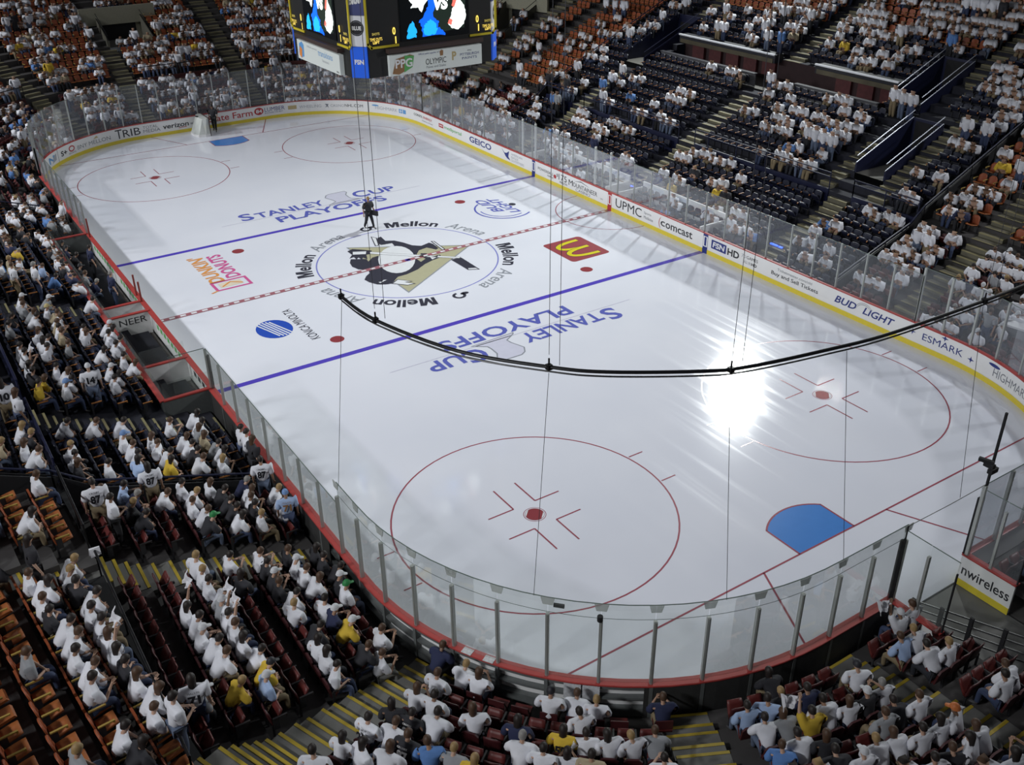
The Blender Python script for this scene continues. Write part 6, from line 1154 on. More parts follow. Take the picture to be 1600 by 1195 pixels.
(27, 9, 13, 1, 1, 2), (27, 7, 12, 9, 1, 3), (27, 5, 11, 0, 0, 0), (27, 8, 13, 1, 1, 1), (6, 9, 0, 9, 4, 3), (6, 11, 3, 0, 0, 0), (27, 4, 11, 1, 0, 3), (27, 9, 14, 1, 1, 2), (27, 12, 16, 1, 0, 0), (27, 10, 15, 4, 4, 3), (27, 8, 14, 0, 0, 0), (6, 9, 1, 4, 1, 4),
(27, 6, 13, 4, 0, 0), (27, 9, 15, 1, 1, 1), (6, 10, 3, 0, 0, 3), (27, 12, 17, 0, 0, 3), (27, 10, 16, 2, 0, 0), (6, 11, 5, 0, 0, 1), (27, 4, 13, 1, 0, 1), (6, 8, 1, 1, 4, 2), (27, 6, 14, 1, 0, 0), (27, 9, 16, 4, 0, 4), (27, 7, 15, 1, 0, 3), (6, 10, 4, 1, 4, 1),
(6, 7, 0, 0, 0, 0), (27, 5, 14, 0, 3, 0), (6, 8, 2, 4, 4, 0), (6, 10, 5, 1, 0, 3), (6, 12, 8, 9, 0, 2), (6, 9, 4, 0, 0, 4), (6, 11, 7, 4, 4, 4), (6, 8, 3, 0, 3, 4), (27, 9, 18, 2, 3, 0), (6, 10, 6, 4, 0, 3), (6, 12, 9, 4, 4, 3), (27, 10, 19, 1, 4, 2),
(6, 9, 5, 1, 0, 0), (6, 8, 4, 1, 0, 3), (27, 11, 20, 1, 0, 2), (27, 9, 19, 1, 0, 1), (6, 12, 10, 1, 0, 3), (6, 9, 6, 1, 0, 4), (6, 11, 9, 0, 0, 0), (6, 6, 1, 4, 4, 0), (27, 11, 21, 1, 1, 1), (6, 10, 8, 1, 0, 0), (27, 12, 22, 1, 3, 0), (6, 9, 7, 0, 0, 4),
(6, 8, 6, 1, 4, 3), (6, 10, 9, 4, 0, 1), (6, 12, 12, 1, 0, 2), (26, 8, 0, 9, 1, 1), (6, 6, 3, 9, 0, 0), (26, 9, 0, 1, 0, 3), (6, 10, 10, 9, 0, 4), (6, 12, 13, 0, 3, 1), (26, 8, 1, 1, 0, 4), (6, 7, 6, 1, 0, 4), (6, 11, 12, 1, 1, 2), (26, 9, 1, 4, 1, 4),
(6, 6, 4, 1, 3, 1), (6, 8, 8, 0, 0, 0), (26, 8, 2, 2, 4, 0), (6, 12, 14, 4, 1, 0), (26, 10, 1, 2, 0, 0), (6, 7, 7, 2, 4, 0), (6, 9, 10, 2, 0, 0), (26, 9, 2, 2, 0, 3), (6, 6, 5, 9, 1, 0), (26, 14, 0, 0, 0, 4), (6, 10, 13, 1, 0, 0), (26, 10, 3, 1, 0, 4),
(26, 14, 1, 0, 0, 0), (26, 11, 3, 1, 3, 1), (26, 15, 1, 0, 0, 1), (6, 8, 11, 9, 0, 4), (26, 17, 0, 1, 1, 4), (26, 12, 3, 4, 3, 2), (26, 14, 2, 4, 0, 2), (6, 9, 13, 1, 0, 3), (26, 18, 0, 2, 4, 4), (6, 6, 8, 1, 3, 4), (26, 15, 2, 2, 3, 1), (26, 17, 1, 4, 0, 0),
(26, 19, 0, 4, 0, 0), (6, 9, 14, 9, 4, 3), (6, 8, 13, 9, 0, 0), (26, 19, 1, 1, 0, 3), (26, 16, 3, 1, 0, 1), (26, 18, 2, 4, 1, 2), (6, 7, 13, 0, 3, 2), (26, 20, 2, 0, 0, 2), (26, 19, 3, 4, 0, 4), (6, 7, 14, 0, 4, 2), (6, 6, 12, 1, 3, 0), (7, 9, 0, 0, 4, 0),
(6, 6, 13, 1, 0, 3), (25, 15, 0, 1, 0, 0), (7, 10, 2, 4, 4, 0), (25, 14, 1, 9, 0, 2), (6, 6, 14, 0, 0, 1), (6, 5, 13, 1, 0, 0), (25, 16, 1, 0, 4, 3), (7, 9, 2, 0, 1, 0), (25, 15, 2, 0, 0, 1), (25, 17, 1, 9, 4, 0), (7, 8, 1, 4, 4, 1), (7, 10, 4, 1, 1, 0),
(25, 16, 2, 1, 4, 1), (25, 20, 0, 0, 0, 1), (7, 9, 3, 2, 0, 3), (25, 15, 3, 2, 0, 1), (7, 10, 5, 4, 4, 4), (25, 16, 3, 1, 0, 0), (25, 18, 2, 4, 0, 1), (25, 20, 1, 1, 0, 4), (7, 7, 1, 0, 0, 0), (25, 22, 0, 0, 0, 4), (7, 9, 4, 4, 0, 4), (25, 17, 3, 1, 0, 1),
(7, 8, 3, 1, 4, 4), (7, 10, 6, 4, 3, 0), (25, 20, 2, 0, 0, 2), (7, 7, 2, 1, 4, 1), (25, 22, 1, 1, 4, 4), (25, 19, 3, 2, 0, 1), (25, 23, 1, 0, 0, 2), (25, 25, 0, 1, 0, 0), (25, 24, 1, 1, 0, 1), (7, 9, 6, 1, 0, 2), (7, 6, 1, 0, 0, 1), (25, 25, 1, 4, 0, 1),
(7, 10, 8, 1, 0, 0), (25, 22, 3, 1, 0, 2), (25, 26, 1, 1, 0, 3), (7, 8, 6, 1, 0, 3), (7, 10, 9, 1, 0, 0), (25, 24, 3, 2, 3, 4), (25, 26, 2, 0, 0, 1), (7, 9, 8, 1, 0, 2), (7, 6, 3, 0, 0, 3), (7, 8, 7, 0, 0, 1), (25, 27, 2, 4, 3, 0), (24, 19, 1, 2, 0, 4),
(24, 21, 0, 0, 0, 3), (7, 7, 6, 1, 1, 4), (25, 26, 3, 0, 1, 0), (7, 5, 3, 1, 0, 1), (24, 19, 2, 1, 3, 1), (24, 23, 0, 1, 0, 4), (7, 7, 7, 4, 0, 0), (7, 9, 10, 1, 0, 3), (24, 20, 2, 4, 3, 0), (24, 24, 0, 1, 1, 0), (7, 10, 12, 9, 3, 4), (24, 21, 2, 1, 3, 0),
(24, 23, 1, 2, 0, 0), (24, 25, 0, 9, 0, 4), (7, 9, 11, 4, 0, 0), (24, 20, 3, 1, 1, 1), (7, 6, 6, 1, 1, 1), (24, 24, 1, 0, 0, 0), (24, 26, 0, 4, 1, 1), (7, 5, 5, 1, 0, 1), (24, 23, 2, 0, 0, 4), (7, 7, 9, 1, 1, 4), (24, 25, 1, 1, 4, 1), (24, 27, 0, 0, 0, 0),
(7, 9, 12, 0, 0, 0), (24, 22, 3, 0, 4, 4), (24, 24, 2, 0, 4, 3), (24, 26, 1, 4, 0, 0), (7, 8, 11, 1, 0, 2), (7, 5, 6, 0, 4, 1), (24, 27, 1, 1, 4, 2), (7, 4, 5, 0, 0, 1), (24, 24, 3, 2, 3, 0), (7, 5, 7, 4, 0, 0), (24, 23, 4, 4, 0, 4), (7, 7, 11, 0, 0, 0),
(24, 25, 3, 2, 0, 1), (24, 27, 2, 0, 0, 3), (7, 4, 6, 4, 0, 3), (24, 26, 3, 1, 0, 0), (24, 27, 3, 0, 0, 1), (7, 6, 10, 4, 3, 4), (24, 24, 5, 1, 1, 0), (7, 5, 9, 4, 0, 3), (24, 23, 6, 2, 0, 1), (14, 12, 15, 1, 0, 1), (7, 4, 8, 1, 4, 4), (7, 6, 11, 0, 4, 1),
(24, 24, 6, 0, 0, 1), (14, 12, 14, 0, 4, 2), (7, 4, 9, 4, 0, 2), (7, 6, 12, 0, 0, 1), (14, 11, 14, 1, 0, 3), (24, 26, 6, 2, 1, 1), (8, 9, 2, 9, 0, 1), (24, 27, 6, 0, 0, 2), (8, 7, 0, 9, 1, 3), (7, 5, 12, 1, 0, 3), (14, 12, 12, 9, 1, 2), (7, 4, 11, 0, 4, 0),
(14, 12, 11, 2, 4, 1), (7, 4, 12, 0, 0, 1), (14, 11, 11, 9, 0, 3), (14, 10, 11, 1, 0, 4), (8, 6, 0, 1, 0, 0), (23, 27, 0, 0, 3, 2), (14, 11, 10, 1, 0, 0), (14, 9, 11, 0, 0, 0), (8, 6, 1, 1, 1, 1), (14, 10, 10, 1, 3, 1), (14, 12, 9, 0, 0, 1), (14, 7, 12, 0, 0, 0),
(23, 27, 1, 1, 4, 1), (8, 5, 0, 1, 0, 1), (14, 11, 9, 1, 0, 0), (8, 6, 2, 0, 4, 2), (14, 10, 9, 0, 3, 0), (14, 12, 8, 2, 0, 3), (14, 9, 9, 1, 0, 1), (14, 8, 10, 0, 0, 4), (8, 4, 0, 0, 4, 1), (14, 7, 10, 0, 1, 0), (14, 12, 7, 1, 0, 1), (14, 6, 11, 1, 0, 0),
(8, 4, 1, 0, 0, 1), (14, 11, 7, 9, 0, 2), (8, 3, 0, 4, 0, 0), (14, 10, 7, 2, 0, 2), (14, 12, 6, 0, 3, 3), (23, 27, 4, 1, 4, 0), (8, 4, 2, 4, 0, 0), (14, 6, 10, 1, 1, 3), (14, 8, 8, 2, 0, 2), (14, 9, 7, 1, 0, 0), (14, 11, 6, 1, 3, 1), (14, 6, 9, 0, 3, 1),
(14, 8, 7, 1, 0, 1), (14, 9, 6, 0, 0, 1), (8, 3, 2, 1, 0, 1), (14, 11, 5, 1, 0, 0), (14, 4, 10, 4, 0, 1), (14, 5, 9, 9, 0, 0), (23, 27, 6, 1, 0, 3), (14, 10, 5, 0, 4, 1), (14, 8, 6, 9, 0, 0), (14, 4, 9, 2, 3, 0), (14, 5, 8, 9, 4, 3), (14, 7, 6, 0, 3, 1),
(14, 6, 7, 0, 0, 1), (14, 4, 8, 1, 4, 4), (14, 5, 7, 0, 0, 1), (14, 3, 8, 0, 4, 0), (23, 27, 8, 0, 0, 1), (14, 10, 3, 1, 1, 4), (14, 6, 6, 0, 3, 0), (14, 4, 7, 1, 0, 1), (14, 8, 4, 4, 4, 0), (14, 9, 3, 4, 0, 3), (14, 5, 6, 1, 0, 3), (14, 3, 7, 1, 4, 1),
(23, 27, 9, 9, 0, 0), (14, 6, 5, 0, 0, 1), (14, 12, 1, 4, 4, 0), (14, 8, 3, 4, 0, 1), (14, 5, 5, 1, 4, 3), (14, 3, 6, 1, 0, 0), (23, 26, 11, 4, 0, 2), (14, 12, 0, 1, 1, 0), (23, 27, 11, 4, 4, 0), (14, 11, 0, 0, 0, 2), (14, 3, 5, 1, 0, 4), (23, 26, 12, 4, 0, 2),
(14, 8, 1, 0, 1, 1), (23, 27, 12, 1, 4, 3), (14, 9, 0, 1, 0, 1), (14, 7, 1, 1, 4, 0), (23, 27, 13, 4, 0, 4), (14, 5, 2, 1, 0, 3), (14, 8, 0, 0, 0, 1), (14, 3, 3, 1, 3, 2), (23, 26, 14, 4, 0, 2), (14, 4, 2, 1, 1, 0), (23, 27, 14, 1, 0, 1), (14, 3, 2, 0, 0, 0),
(14, 6, 0, 4, 1, 0), (14, 4, 1, 9, 4, 4), (23, 26, 16, 4, 1, 3), (15, 11, 18, 1, 0, 3), (23, 26, 17, 1, 0, 4), (15, 12, 18, 4, 0, 1), (15, 10, 17, 0, 0, 2), (23, 27, 17, 0, 0, 4), (15, 10, 16, 4, 0, 0), (15, 8, 15, 0, 0, 2), (15, 11, 16, 1, 0, 1), (15, 12, 16, 0, 0, 4),
(15, 6, 13, 0, 1, 1), (15, 11, 15, 4, 0, 2), (15, 9, 14, 1, 1, 3), (15, 7, 13, 0, 4, 2), (15, 6, 12, 0, 0, 3), (15, 11, 14, 4, 3, 3), (15, 9, 13, 4, 3, 0), (15, 12, 14, 4, 3, 3), (15, 7, 12, 1, 0, 1), (15, 6, 11, 1, 0, 0), (15, 11, 13, 0, 3, 1), (22, 25, 2, 0, 4, 1),
(15, 12, 13, 0, 3, 0), (15, 6, 10, 1, 4, 0), (15, 11, 12, 1, 1, 2), (22, 25, 3, 1, 1, 2), (15, 5, 9, 1, 4, 0), (15, 12, 12, 0, 1, 0), (15, 10, 11, 0, 0, 3), (15, 8, 10, 0, 3, 0), (15, 7, 10, 0, 0, 3), (15, 6, 9, 1, 0, 0), (15, 11, 11, 0, 4, 0), (15, 12, 11, 0, 0, 3),
(15, 8, 9, 4, 0, 4), (15, 7, 9, 4, 0, 4), (22, 24, 5, 1, 1, 4), (15, 11, 10, 9, 0, 1), (15, 9, 9, 0, 1, 1), (15, 12, 10, 1, 0, 1), (15, 8, 8, 0, 0, 1), (15, 7, 8, 0, 0, 0), (22, 25, 6, 1, 0, 4), (22, 24, 7, 4, 3, 1), (15, 7, 7, 0, 0, 2), (15, 9, 7, 1, 0, 0),
(15, 12, 8, 9, 0, 4), (15, 10, 7, 1, 0, 1), (22, 25, 8, 4, 0, 1), (15, 11, 7, 1, 0, 0), (15, 12, 7, 9, 4, 1), (15, 7, 5, 1, 4, 2), (22, 25, 9, 9, 3, 0), (15, 11, 6, 0, 3, 3), (15, 9, 5, 1, 0, 1), (22, 24, 10, 4, 0, 2), (15, 12, 6, 4, 4, 0), (15, 10, 5, 4, 0, 0),
(15, 11, 5, 1, 4, 3), (15, 9, 4, 0, 4, 1), (15, 12, 5, 4, 4, 0), (15, 8, 3, 0, 0, 0), (22, 23, 12, 1, 0, 1), (22, 24, 12, 1, 3, 2), (22, 23, 13, 2, 4, 3), (22, 25, 12, 1, 0, 3), (15, 11, 3, 4, 0, 4), (15, 10, 2, 2, 0, 4), (15, 12, 3, 9, 0, 1), (22, 25, 13, 1, 0, 0),
(22, 24, 14, 0, 3, 4), (15, 12, 2, 1, 3, 0), (15, 10, 0, 2, 1, 1), (15, 12, 1, 1, 1, 0), (22, 25, 15, 1, 0, 2), (21, 22, 0, 1, 0, 0), (21, 22, 1, 1, 0, 3), (21, 23, 2, 0, 0, 4), (21, 22, 3, 1, 0, 0), (21, 23, 3, 1, 1, 4), (21, 22, 5, 0, 0, 0), (21, 22, 6, 2, 3, 0),
(21, 21, 7, 0, 0, 3), (21, 23, 6, 0, 0, 4), (16, 16, 13, 1, 3, 1), (21, 21, 8, 0, 4, 3), (21, 23, 7, 1, 0, 3), (16, 17, 13, 4, 0, 0), (21, 21, 9, 9, 1, 0), (21, 23, 8, 0, 4, 3), (16, 18, 14, 1, 0, 0), (21, 21, 10, 2, 0, 1), (16, 19, 13, 0, 3, 4), (21, 21, 11, 1, 0, 3),
(21, 22, 11, 9, 4, 1), (16, 19, 12, 4, 3, 1), (21, 23, 11, 0, 0, 2), (21, 22, 12, 1, 0, 4), (21, 22, 13, 9, 0, 0), (21, 23, 13, 2, 0, 3), (21, 22, 14, 1, 3, 1), (21, 23, 14, 1, 1, 4), (20, 20, 0, 4, 0, 0), (20, 20, 1, 2, 0, 4), (19, 19, 0, 1, 0, 3), (17, 19, 7, 1, 1, 1),
(19, 20, 1, 0, 1, 1), (17, 19, 6, 4, 3, 0), (17, 19, 5, 0, 4, 1), (19, 20, 2, 0, 0, 1), (19, 20, 3, 1, 1, 4), (17, 19, 3, 0, 1, 1), (19, 19, 5, 1, 0, 3), (19, 20, 4, 4, 3, 0), (17, 19, 2, 1, 0, 0), (19, 18, 7, 0, 3, 1), (17, 19, 1, 4, 0, 4), (19, 18, 8, 1, 0, 0),
(17, 19, 0, 0, 1, 3), (19, 18, 9, 9, 0, 2), (19, 20, 7, 9, 4, 1), (19, 20, 8, 4, 0, 2), (19, 18, 11, 0, 0, 1), (19, 19, 10, 0, 3, 1), (19, 18, 13, 2, 1, 1), (19, 19, 12, 0, 0, 1), (18, 18, 26, 1, 0, 0), (19, 20, 11, 4, 0, 0), (19, 18, 14, 9, 0, 1), (18, 18, 25, 1, 4, 1),
(18, 18, 24, 4, 0, 0), (19, 18, 16, 0, 4, 0), (19, 20, 13, 0, 0, 1), (19, 17, 19, 0, 3, 1), (18, 18, 23, 1, 0, 1), (19, 17, 20, 1, 4, 0), (19, 18, 18, 0, 4, 2), (18, 19, 25, 4, 0, 4), (19, 20, 15, 9, 0, 2), (19, 18, 19, 2, 0, 0), (19, 17, 22, 1, 4, 0), (19, 17, 23, 0, 0, 2),
(19, 19, 18, 1, 0, 1), (19, 20, 17, 9, 0, 3), (19, 19, 19, 4, 0, 0), (18, 17, 13, 1, 0, 4), (19, 18, 22, 0, 0, 0), (18, 19, 22, 1, 0, 2), (19, 20, 18, 1, 1, 3), (18, 18, 17, 0, 1, 0), (18, 17, 11, 9, 0, 1), (18, 17, 10, 2, 0, 1), (19, 19, 21, 0, 4, 2), (18, 17, 9, 2, 0, 0),
(19, 20, 19, 1, 0, 2), (18, 17, 0, 9, 0, 0), (18, 18, 15, 0, 0, 1), (18, 17, 7, 1, 1, 0), (18, 17, 2, 2, 0, 2), (18, 17, 4, 1, 0, 2), (19, 20, 20, 9, 0, 4), (19, 19, 23, 2, 0, 1), (18, 19, 18, 1, 0, 3), (19, 20, 21, 2, 3, 2), (18, 18, 12, 9, 0, 1), (18, 18, 11, 9, 4, 2),
(18, 19, 17, 1, 1, 0), (19, 19, 25, 9, 1, 1), (18, 18, 9, 1, 4, 0), (18, 18, 8, 4, 4, 1), (18, 18, 1, 1, 0, 2), (18, 18, 2, 1, 0, 0), (18, 18, 3, 2, 0, 3), (18, 18, 4, 2, 4, 1), (18, 19, 14, 0, 0, 3), (18, 19, 13, 2, 4, 0), (18, 19, 12, 1, 4, 1), (18, 19, 11, 0, 0, 1),
(18, 19, 9, 0, 0, 0), (18, 19, 7, 0, 0, 0), (18, 19, 6, 0, 0, 3), (18, 19, 3, 1, 0, 2)]
# empty seats nearest the camera: block number, row, seat
FREE_ROWS = [
(2, 10, 2), (2, 10, 3), (2, 9, 2), (2, 10, 4), (2, 9, 3), (2, 9, 4), (2, 7, 1), (2, 8, 3), (2, 9, 5), (2, 8, 4), (2, 9, 6), (2, 9, 8),
(0, 6, 0), (2, 9, 9), (2, 9, 10), (10, 3, 3), (9, 2, 5), (10, 3, 4), (0, 5, 0), (9, 2, 4), (2, 9, 11), (0, 6, 3), (9, 2, 3), (0, 4, 0),
(0, 6, 4), (9, 1, 6), (0, 5, 2), (9, 1, 4), (0, 6, 5), (11, 4, 1), (9, 0, 10), (9, 1, 2), (9, 0, 9), (9, 0, 8), (0, 6, 6), (9, 0, 6),
(0, 3, 0), (11, 3, 3), (9, 0, 5), (9, 0, 4), (11, 3, 2), (0, 6, 7), (10, 1, 4), (9, 0, 3), (0, 3, 1), (10, 1, 5), (11, 3, 1), (9, 0, 2),
(10, 0, 0), (0, 6, 8), (10, 0, 1), (11, 3, 0), (9, 0, 1), (0, 3, 2), (10, 0, 3), (0, 6, 9), (0, 3, 3), (10, 0, 4), (11, 2, 1), (0, 6, 10),
(10, 0, 5), (11, 2, 0), (0, 3, 4), (0, 5, 8), (0, 6, 11), (0, 1, 1), (0, 3, 5), (0, 5, 9), (11, 1, 1), (0, 2, 4), (0, 6, 12), (11, 1, 0),
(0, 3, 6), (11, 0, 3), (0, 5, 10), (3, 8, 1), (11, 0, 2), (3, 7, 0), (0, 3, 7), (0, 5, 11), (0, 0, 1), (3, 8, 2), (3, 7, 1), (0, 0, 2),
(3, 8, 3), (0, 1, 5), (0, 3, 9), (3, 7, 2), (0, 0, 3), (3, 8, 4), (1, 6, 0), (3, 7, 3), (1, 5, 0), (1, 4, 0), (1, 6, 3), (12, 0, 3),
(1, 4, 1), (12, 0, 2), (1, 4, 2), (4, 7, 4), (4, 5, 1), (4, 6, 3), (4, 5, 2), (4, 6, 4), (4, 5, 3), (4, 5, 4), (4, 6, 6), (4, 4, 4),
(4, 5, 6), (4, 3, 4), (4, 4, 6), (4, 3, 5), (4, 2, 4), (4, 3, 6), (4, 0, 3), (4, 2, 6), (4, 0, 4), (4, 0, 5), (4, 0, 6), (5, 3, 0),
(5, 6, 4), (5, 4, 2), (5, 2, 0), (5, 5, 4), (5, 4, 3), (5, 2, 1), (5, 5, 5), (5, 4, 4), (5, 6, 7), (5, 2, 2), (5, 4, 5), (5, 3, 4),
(5, 6, 8), (5, 2, 3), (5, 4, 6), (5, 3, 5), (5, 6, 9), (5, 4, 8), (5, 3, 7), (5, 6, 11), (5, 2, 6), (5, 5, 10), (27, 0, 6), (5, 3, 8),
(5, 5, 11), (27, 0, 7), (5, 6, 13), (27, 1, 8), (27, 0, 8), (5, 6, 14), (27, 1, 9), (27, 0, 9), (5, 3, 11), (5, 6, 15), (5, 3, 12), (5, 3, 13),
(5, 2, 12), (5, 4, 15), (5, 3, 14), (5, 2, 13), (5, 3, 15), (5, 2, 14), (5, 3, 16), (5, 2, 15), (26, 1, 2), (26, 0, 3), (26, 2, 2), (26, 1, 3),
(26, 2, 3), (26, 4, 2), (6, 4, 1), (6, 3, 0), (6, 4, 2), (25, 0, 0), (26, 7, 3), (25, 1, 0), (25, 0, 1), (6, 4, 3), (6, 3, 2), (6, 2, 1),
(25, 0, 2), (6, 4, 4), (25, 2, 1), (6, 3, 3), (25, 0, 3), (25, 2, 2), (6, 4, 6), (25, 2, 3), (25, 7, 0), (6, 3, 5), (25, 8, 0), (25, 6, 1),
(6, 4, 7), (6, 3, 6), (24, 0, 0), (24, 1, 0), (6, 3, 7), (24, 0, 1), (24, 2, 0), (25, 10, 1), (25, 7, 3), (25, 11, 1), (6, 3, 8), (24, 3, 0),
(24, 0, 2), (25, 10, 2), (24, 2, 1), (24, 4, 0), (24, 1, 2), (25, 9, 3), (6, 3, 9), (24, 3, 1), (24, 0, 3), (25, 10, 3), (24, 5, 0), (25, 12, 2),
(24, 4, 1), (25, 11, 3), (6, 3, 10), (24, 3, 2), (24, 0, 4), (24, 5, 1), (24, 2, 3), (24, 4, 2), (24, 1, 4), (25, 13, 3), (6, 3, 11), (24, 8, 0),
(24, 3, 3), (24, 0, 5), (24, 5, 2), (24, 4, 3), (6, 4, 13), (24, 1, 5), (6, 3, 12), (24, 8, 1), (24, 3, 4), (24, 10, 0), (6, 2, 11), (24, 5, 3),
(24, 7, 2), (24, 9, 1), (24, 11, 0), (24, 8, 2), (24, 10, 1), (24, 5, 4), (24, 11, 1), (24, 6, 4), (24, 10, 2), (24, 5, 5), (24, 11, 2), (24, 13, 1),
(24, 6, 5), (24, 14, 1), (23, 0, 0), (24, 14, 2), (23, 0, 1), (24, 15, 2), (23, 2, 0), (23, 3, 0), (23, 0, 2), (24, 15, 3), (23, 2, 1), (23, 4, 0),
(24, 16, 3), (23, 3, 1), (23, 0, 3), (24, 15, 4), (23, 5, 0), (23, 2, 2), (23, 4, 1), (24, 16, 4), (23, 6, 0), (23, 3, 2), (7, 2, 0), (23, 0, 4),
(24, 15, 5), (23, 5, 1), (23, 4, 2), (24, 16, 5), (23, 1, 4), (23, 6, 1), (23, 3, 3), (7, 2, 1), (23, 0, 5), (24, 15, 6), (23, 5, 2), (23, 4, 3),
(24, 16, 6), (7, 3, 3), (23, 6, 2), (23, 3, 4), (23, 0, 6), (24, 17, 6), (23, 5, 3), (23, 2, 5), (23, 4, 4), (24, 18, 6), (7, 3, 4), (24, 20, 5)]
JERSEY_LIST = [('L2', 6, 2, '87', 'CROSBY', 'black'), ('L1', 6, 1, '71', 'MALKIN', 'black'), ('L3', 7, 6, '10', '', 'black'), ('L4', 4, 0, '14', '', 'black'), ('L2', 0, 4, '87', 'CROSBY', 'black'), ('L2', 4, 4, '87', 'CROSBY', 'black'), ('L2', 0, 0, '71', 'MALKIN', 'brown'), ('C1', 2, 1, '87', 'CROSBY', 'white'), ('C1', 3, 0, '25', 'TALBOT', 'black'), ('C1', 3, 2, '87', 'CROSBY', 'white'), ('C1', 1, 7, '58', '', 'black'), ('L1', 4, 1, '44', '', 'navy')]

# ---------------------------------------------------------------- seats
SEATC = {'maroon': ((.115, .018, .016), (.06, .011, .013)), 'orange': ((.34, .105, .028), (.30, .07, .022)), 'navy': ((.014, .017, .040), (.011, .014, .034))}
ARM = {'maroon': mat('arm_black', (.02, .018, .02), .5), 'orange': mat('arm_tan', (.36, .25, .06), .5, noise=.2), 'navy': mat('arm_orange', (.42, .17, .05), .5, noise=.2)}
SEATM = {k: (mat(k + '_seat_pan', v[0], .5, noise=.2, scale=5), mat(k + '_seat_back', v[1], .5, noise=.2, scale=5)) for k, v in SEATC.items()}
SFRAME = mat('seat_frame', (.03, .03, .034), .5, .2)
def seat_meshes(kind):
    """seat facing +x, origin on the floor under the middle of the pan"""
    w = .44 if kind != 'navy' else .47
    b = MB(); N = 6; M = 5                         # curved, round-topped backrest
    vs = []
    for side in (0, 1):
        for j in range(M + 1):
            for k in range(N + 1):
                u = k / N * 2 - 1; v = j / M
                top = .82 - (.10 if kind == 'orange' else .03) * u ** 4
                z = .40 + (top - .40) * v; y = u * w / 2 * (1 - (.10 if kind == 'orange' else .02) * v ** 3)
                x = -.20 - .07 * v + .035 * u * u - side * (.035 if kind != 'navy' else .07)
                vs.append((x, y, z))
    fs = []; L = (M + 1) * (N + 1)
    for j in range(M):
        for k in range(N):
            a = j * (N + 1) + k; fs.append((a, a + 1, a + N + 2, a + N + 1)); fs.append((L + a, L + a + N + 1, L + a + N + 2, L + a + 1))
    for j in range(M):
        a = j * (N + 1); fs.append((a, a + N + 1, L + a + N + 1, L + a)); a += N; fs.append((a, L + a, L + a + N + 1, a + N + 1))
    for k in range(N): fs.append((k, L + k, L + k + 1, k + 1)); a = M * (N + 1) + k; fs.append((a, a + 1, L + a + 1, L + a))
    b.add(vs, fs)
    p = MB(); ang = radians(58 if kind == 'maroon' else 50 if kind == 'navy' else 12)     # how far the pan has tipped up
    d = .40; th = .045 if kind != 'navy' else .07
    hx, hz = -.17, .42
    def pp(u, v, t): return (hx + d * v * cos(ang) - t * sin(ang), u * (w - .03) / 2 * (1 - .12 * v ** 3), hz + d * v * sin(ang) + t * cos(ang) - .03 * math.sin(PI * v) * (1 - u * u))
    vs = []
    for t in (0, -th):
        for j in range(5):
            for k in range(5): vs.append(pp(k / 2 - 1, j / 4, t))
    fs = []
    for j in range(4):
        for k in range(4): a = j * 5 + k; fs += [(a, a + 5, a + 6, a + 1), (25 + a, 25 + a + 1, 25 + a + 6, 25 + a + 5)]
    for j in range(4): a = j * 5; fs += [(a, 25 + a, 25 + a + 5, a + 5), (a + 4, a + 9, 25 + a + 9, 25 + a + 4)]
    for k in range(4): fs += [(k, k + 1, 26 + k, 25 + k), (20 + k, 45 + k, 46 + k, 21 + k)]
    p.add(vs, fs)
    f = MB(); f.box((-.2, 0, .36), (.05, w - .05, .05)); f.box((-.2, -w / 2 + .02, .2), (.05, .03, .40)); f.box((-.2, w / 2 - .02, .2), (.05, .03, .40))
    f.box((-.12, -w / 2 - .01, .45), (.14, .025, .32)); 
    a = MB(); a.box((-.02, -w / 2 - .012, .625), (.34, .045, .03)); a.box((.13, -w / 2 - .012, .60), (.04, .045, .05))
    pan, back = SEATM[kind]
    return [('seat_back', b.mesh('seat_back', back, True)), ('seat_pan', p.mesh('seat_pan', pan, True)), ('seat_stand', f.mesh('seat_stand', SFRAME)), ('armrest', a.mesh('armrest', ARM[kind]))]
SEATPROTO = {k: seat_meshes(k) for k in SEATC}
ORD = ['first', 'second', 'third', 'fourth', 'fifth', 'sixth', 'seventh', 'eighth', 'ninth', 'tenth', 'eleventh', 'twelfth', 'thirteenth', 'fourteenth', 'fifteenth', 'sixteenth', 'seventeenth', 'eighteenth', 'nineteenth', 'twentieth'] + ['%dth' % k if k % 10 not in (1, 2, 3) else '%d%s' % (k, ('st', 'nd', 'rd')[k % 10 - 1]) for k in range(21, 80)]
# where a seat is: block name and the thing its seats are counted from (True: from its last seat)
BLOCK = {'L1': ('near left maroon', 'steps', True), 'L2': ('small maroon', 'steps', False), 'U1': ('lower left orange', 'steps', True),
 'U2': ('small orange', 'steps', False), 'L3': ('near left blue', 'railing', False), 'L4': ('left blue penalty', 'steps', False),
 'L5': ('farther left blue', 'steps', False), 'L6': ('far left dark', 'steps', False), 'L7': ('left edge', 'steps', False), 'C1': ('maroon corner', 'left steps', False),
 'C2': ('maroon pregate', 'left steps', False), 'N1': ('gateside maroon', 'gate', False), 'N2': ('right of gate', 'gate', True), 'D2': ('gate corner', 'gate', False),
 'D1': ('right corner', 'stand', True), 'R2': ('near right maroon', 'steps', True), 'R3': ('right railing', 'steps', False), 'R4': ('right blue railing', 'railing', False),
 'R5': ('right blue', 'aisle', False), 'R6': ('middle right blue', 'steps', False), 'R7': ('far right blue', 'aisle', False), 'R8': ('far right edge', 'steps', False),
 'F1': ('far end', 'steps', False), 'F2': ('far end right', 'steps', False), 'F3': ('far right corner', 'steps', False), 'A1': ('far left corner', 'steps', False), 'A2': ('far left middle', 'steps', False), 'A3': ('far end left', 'steps', False)}
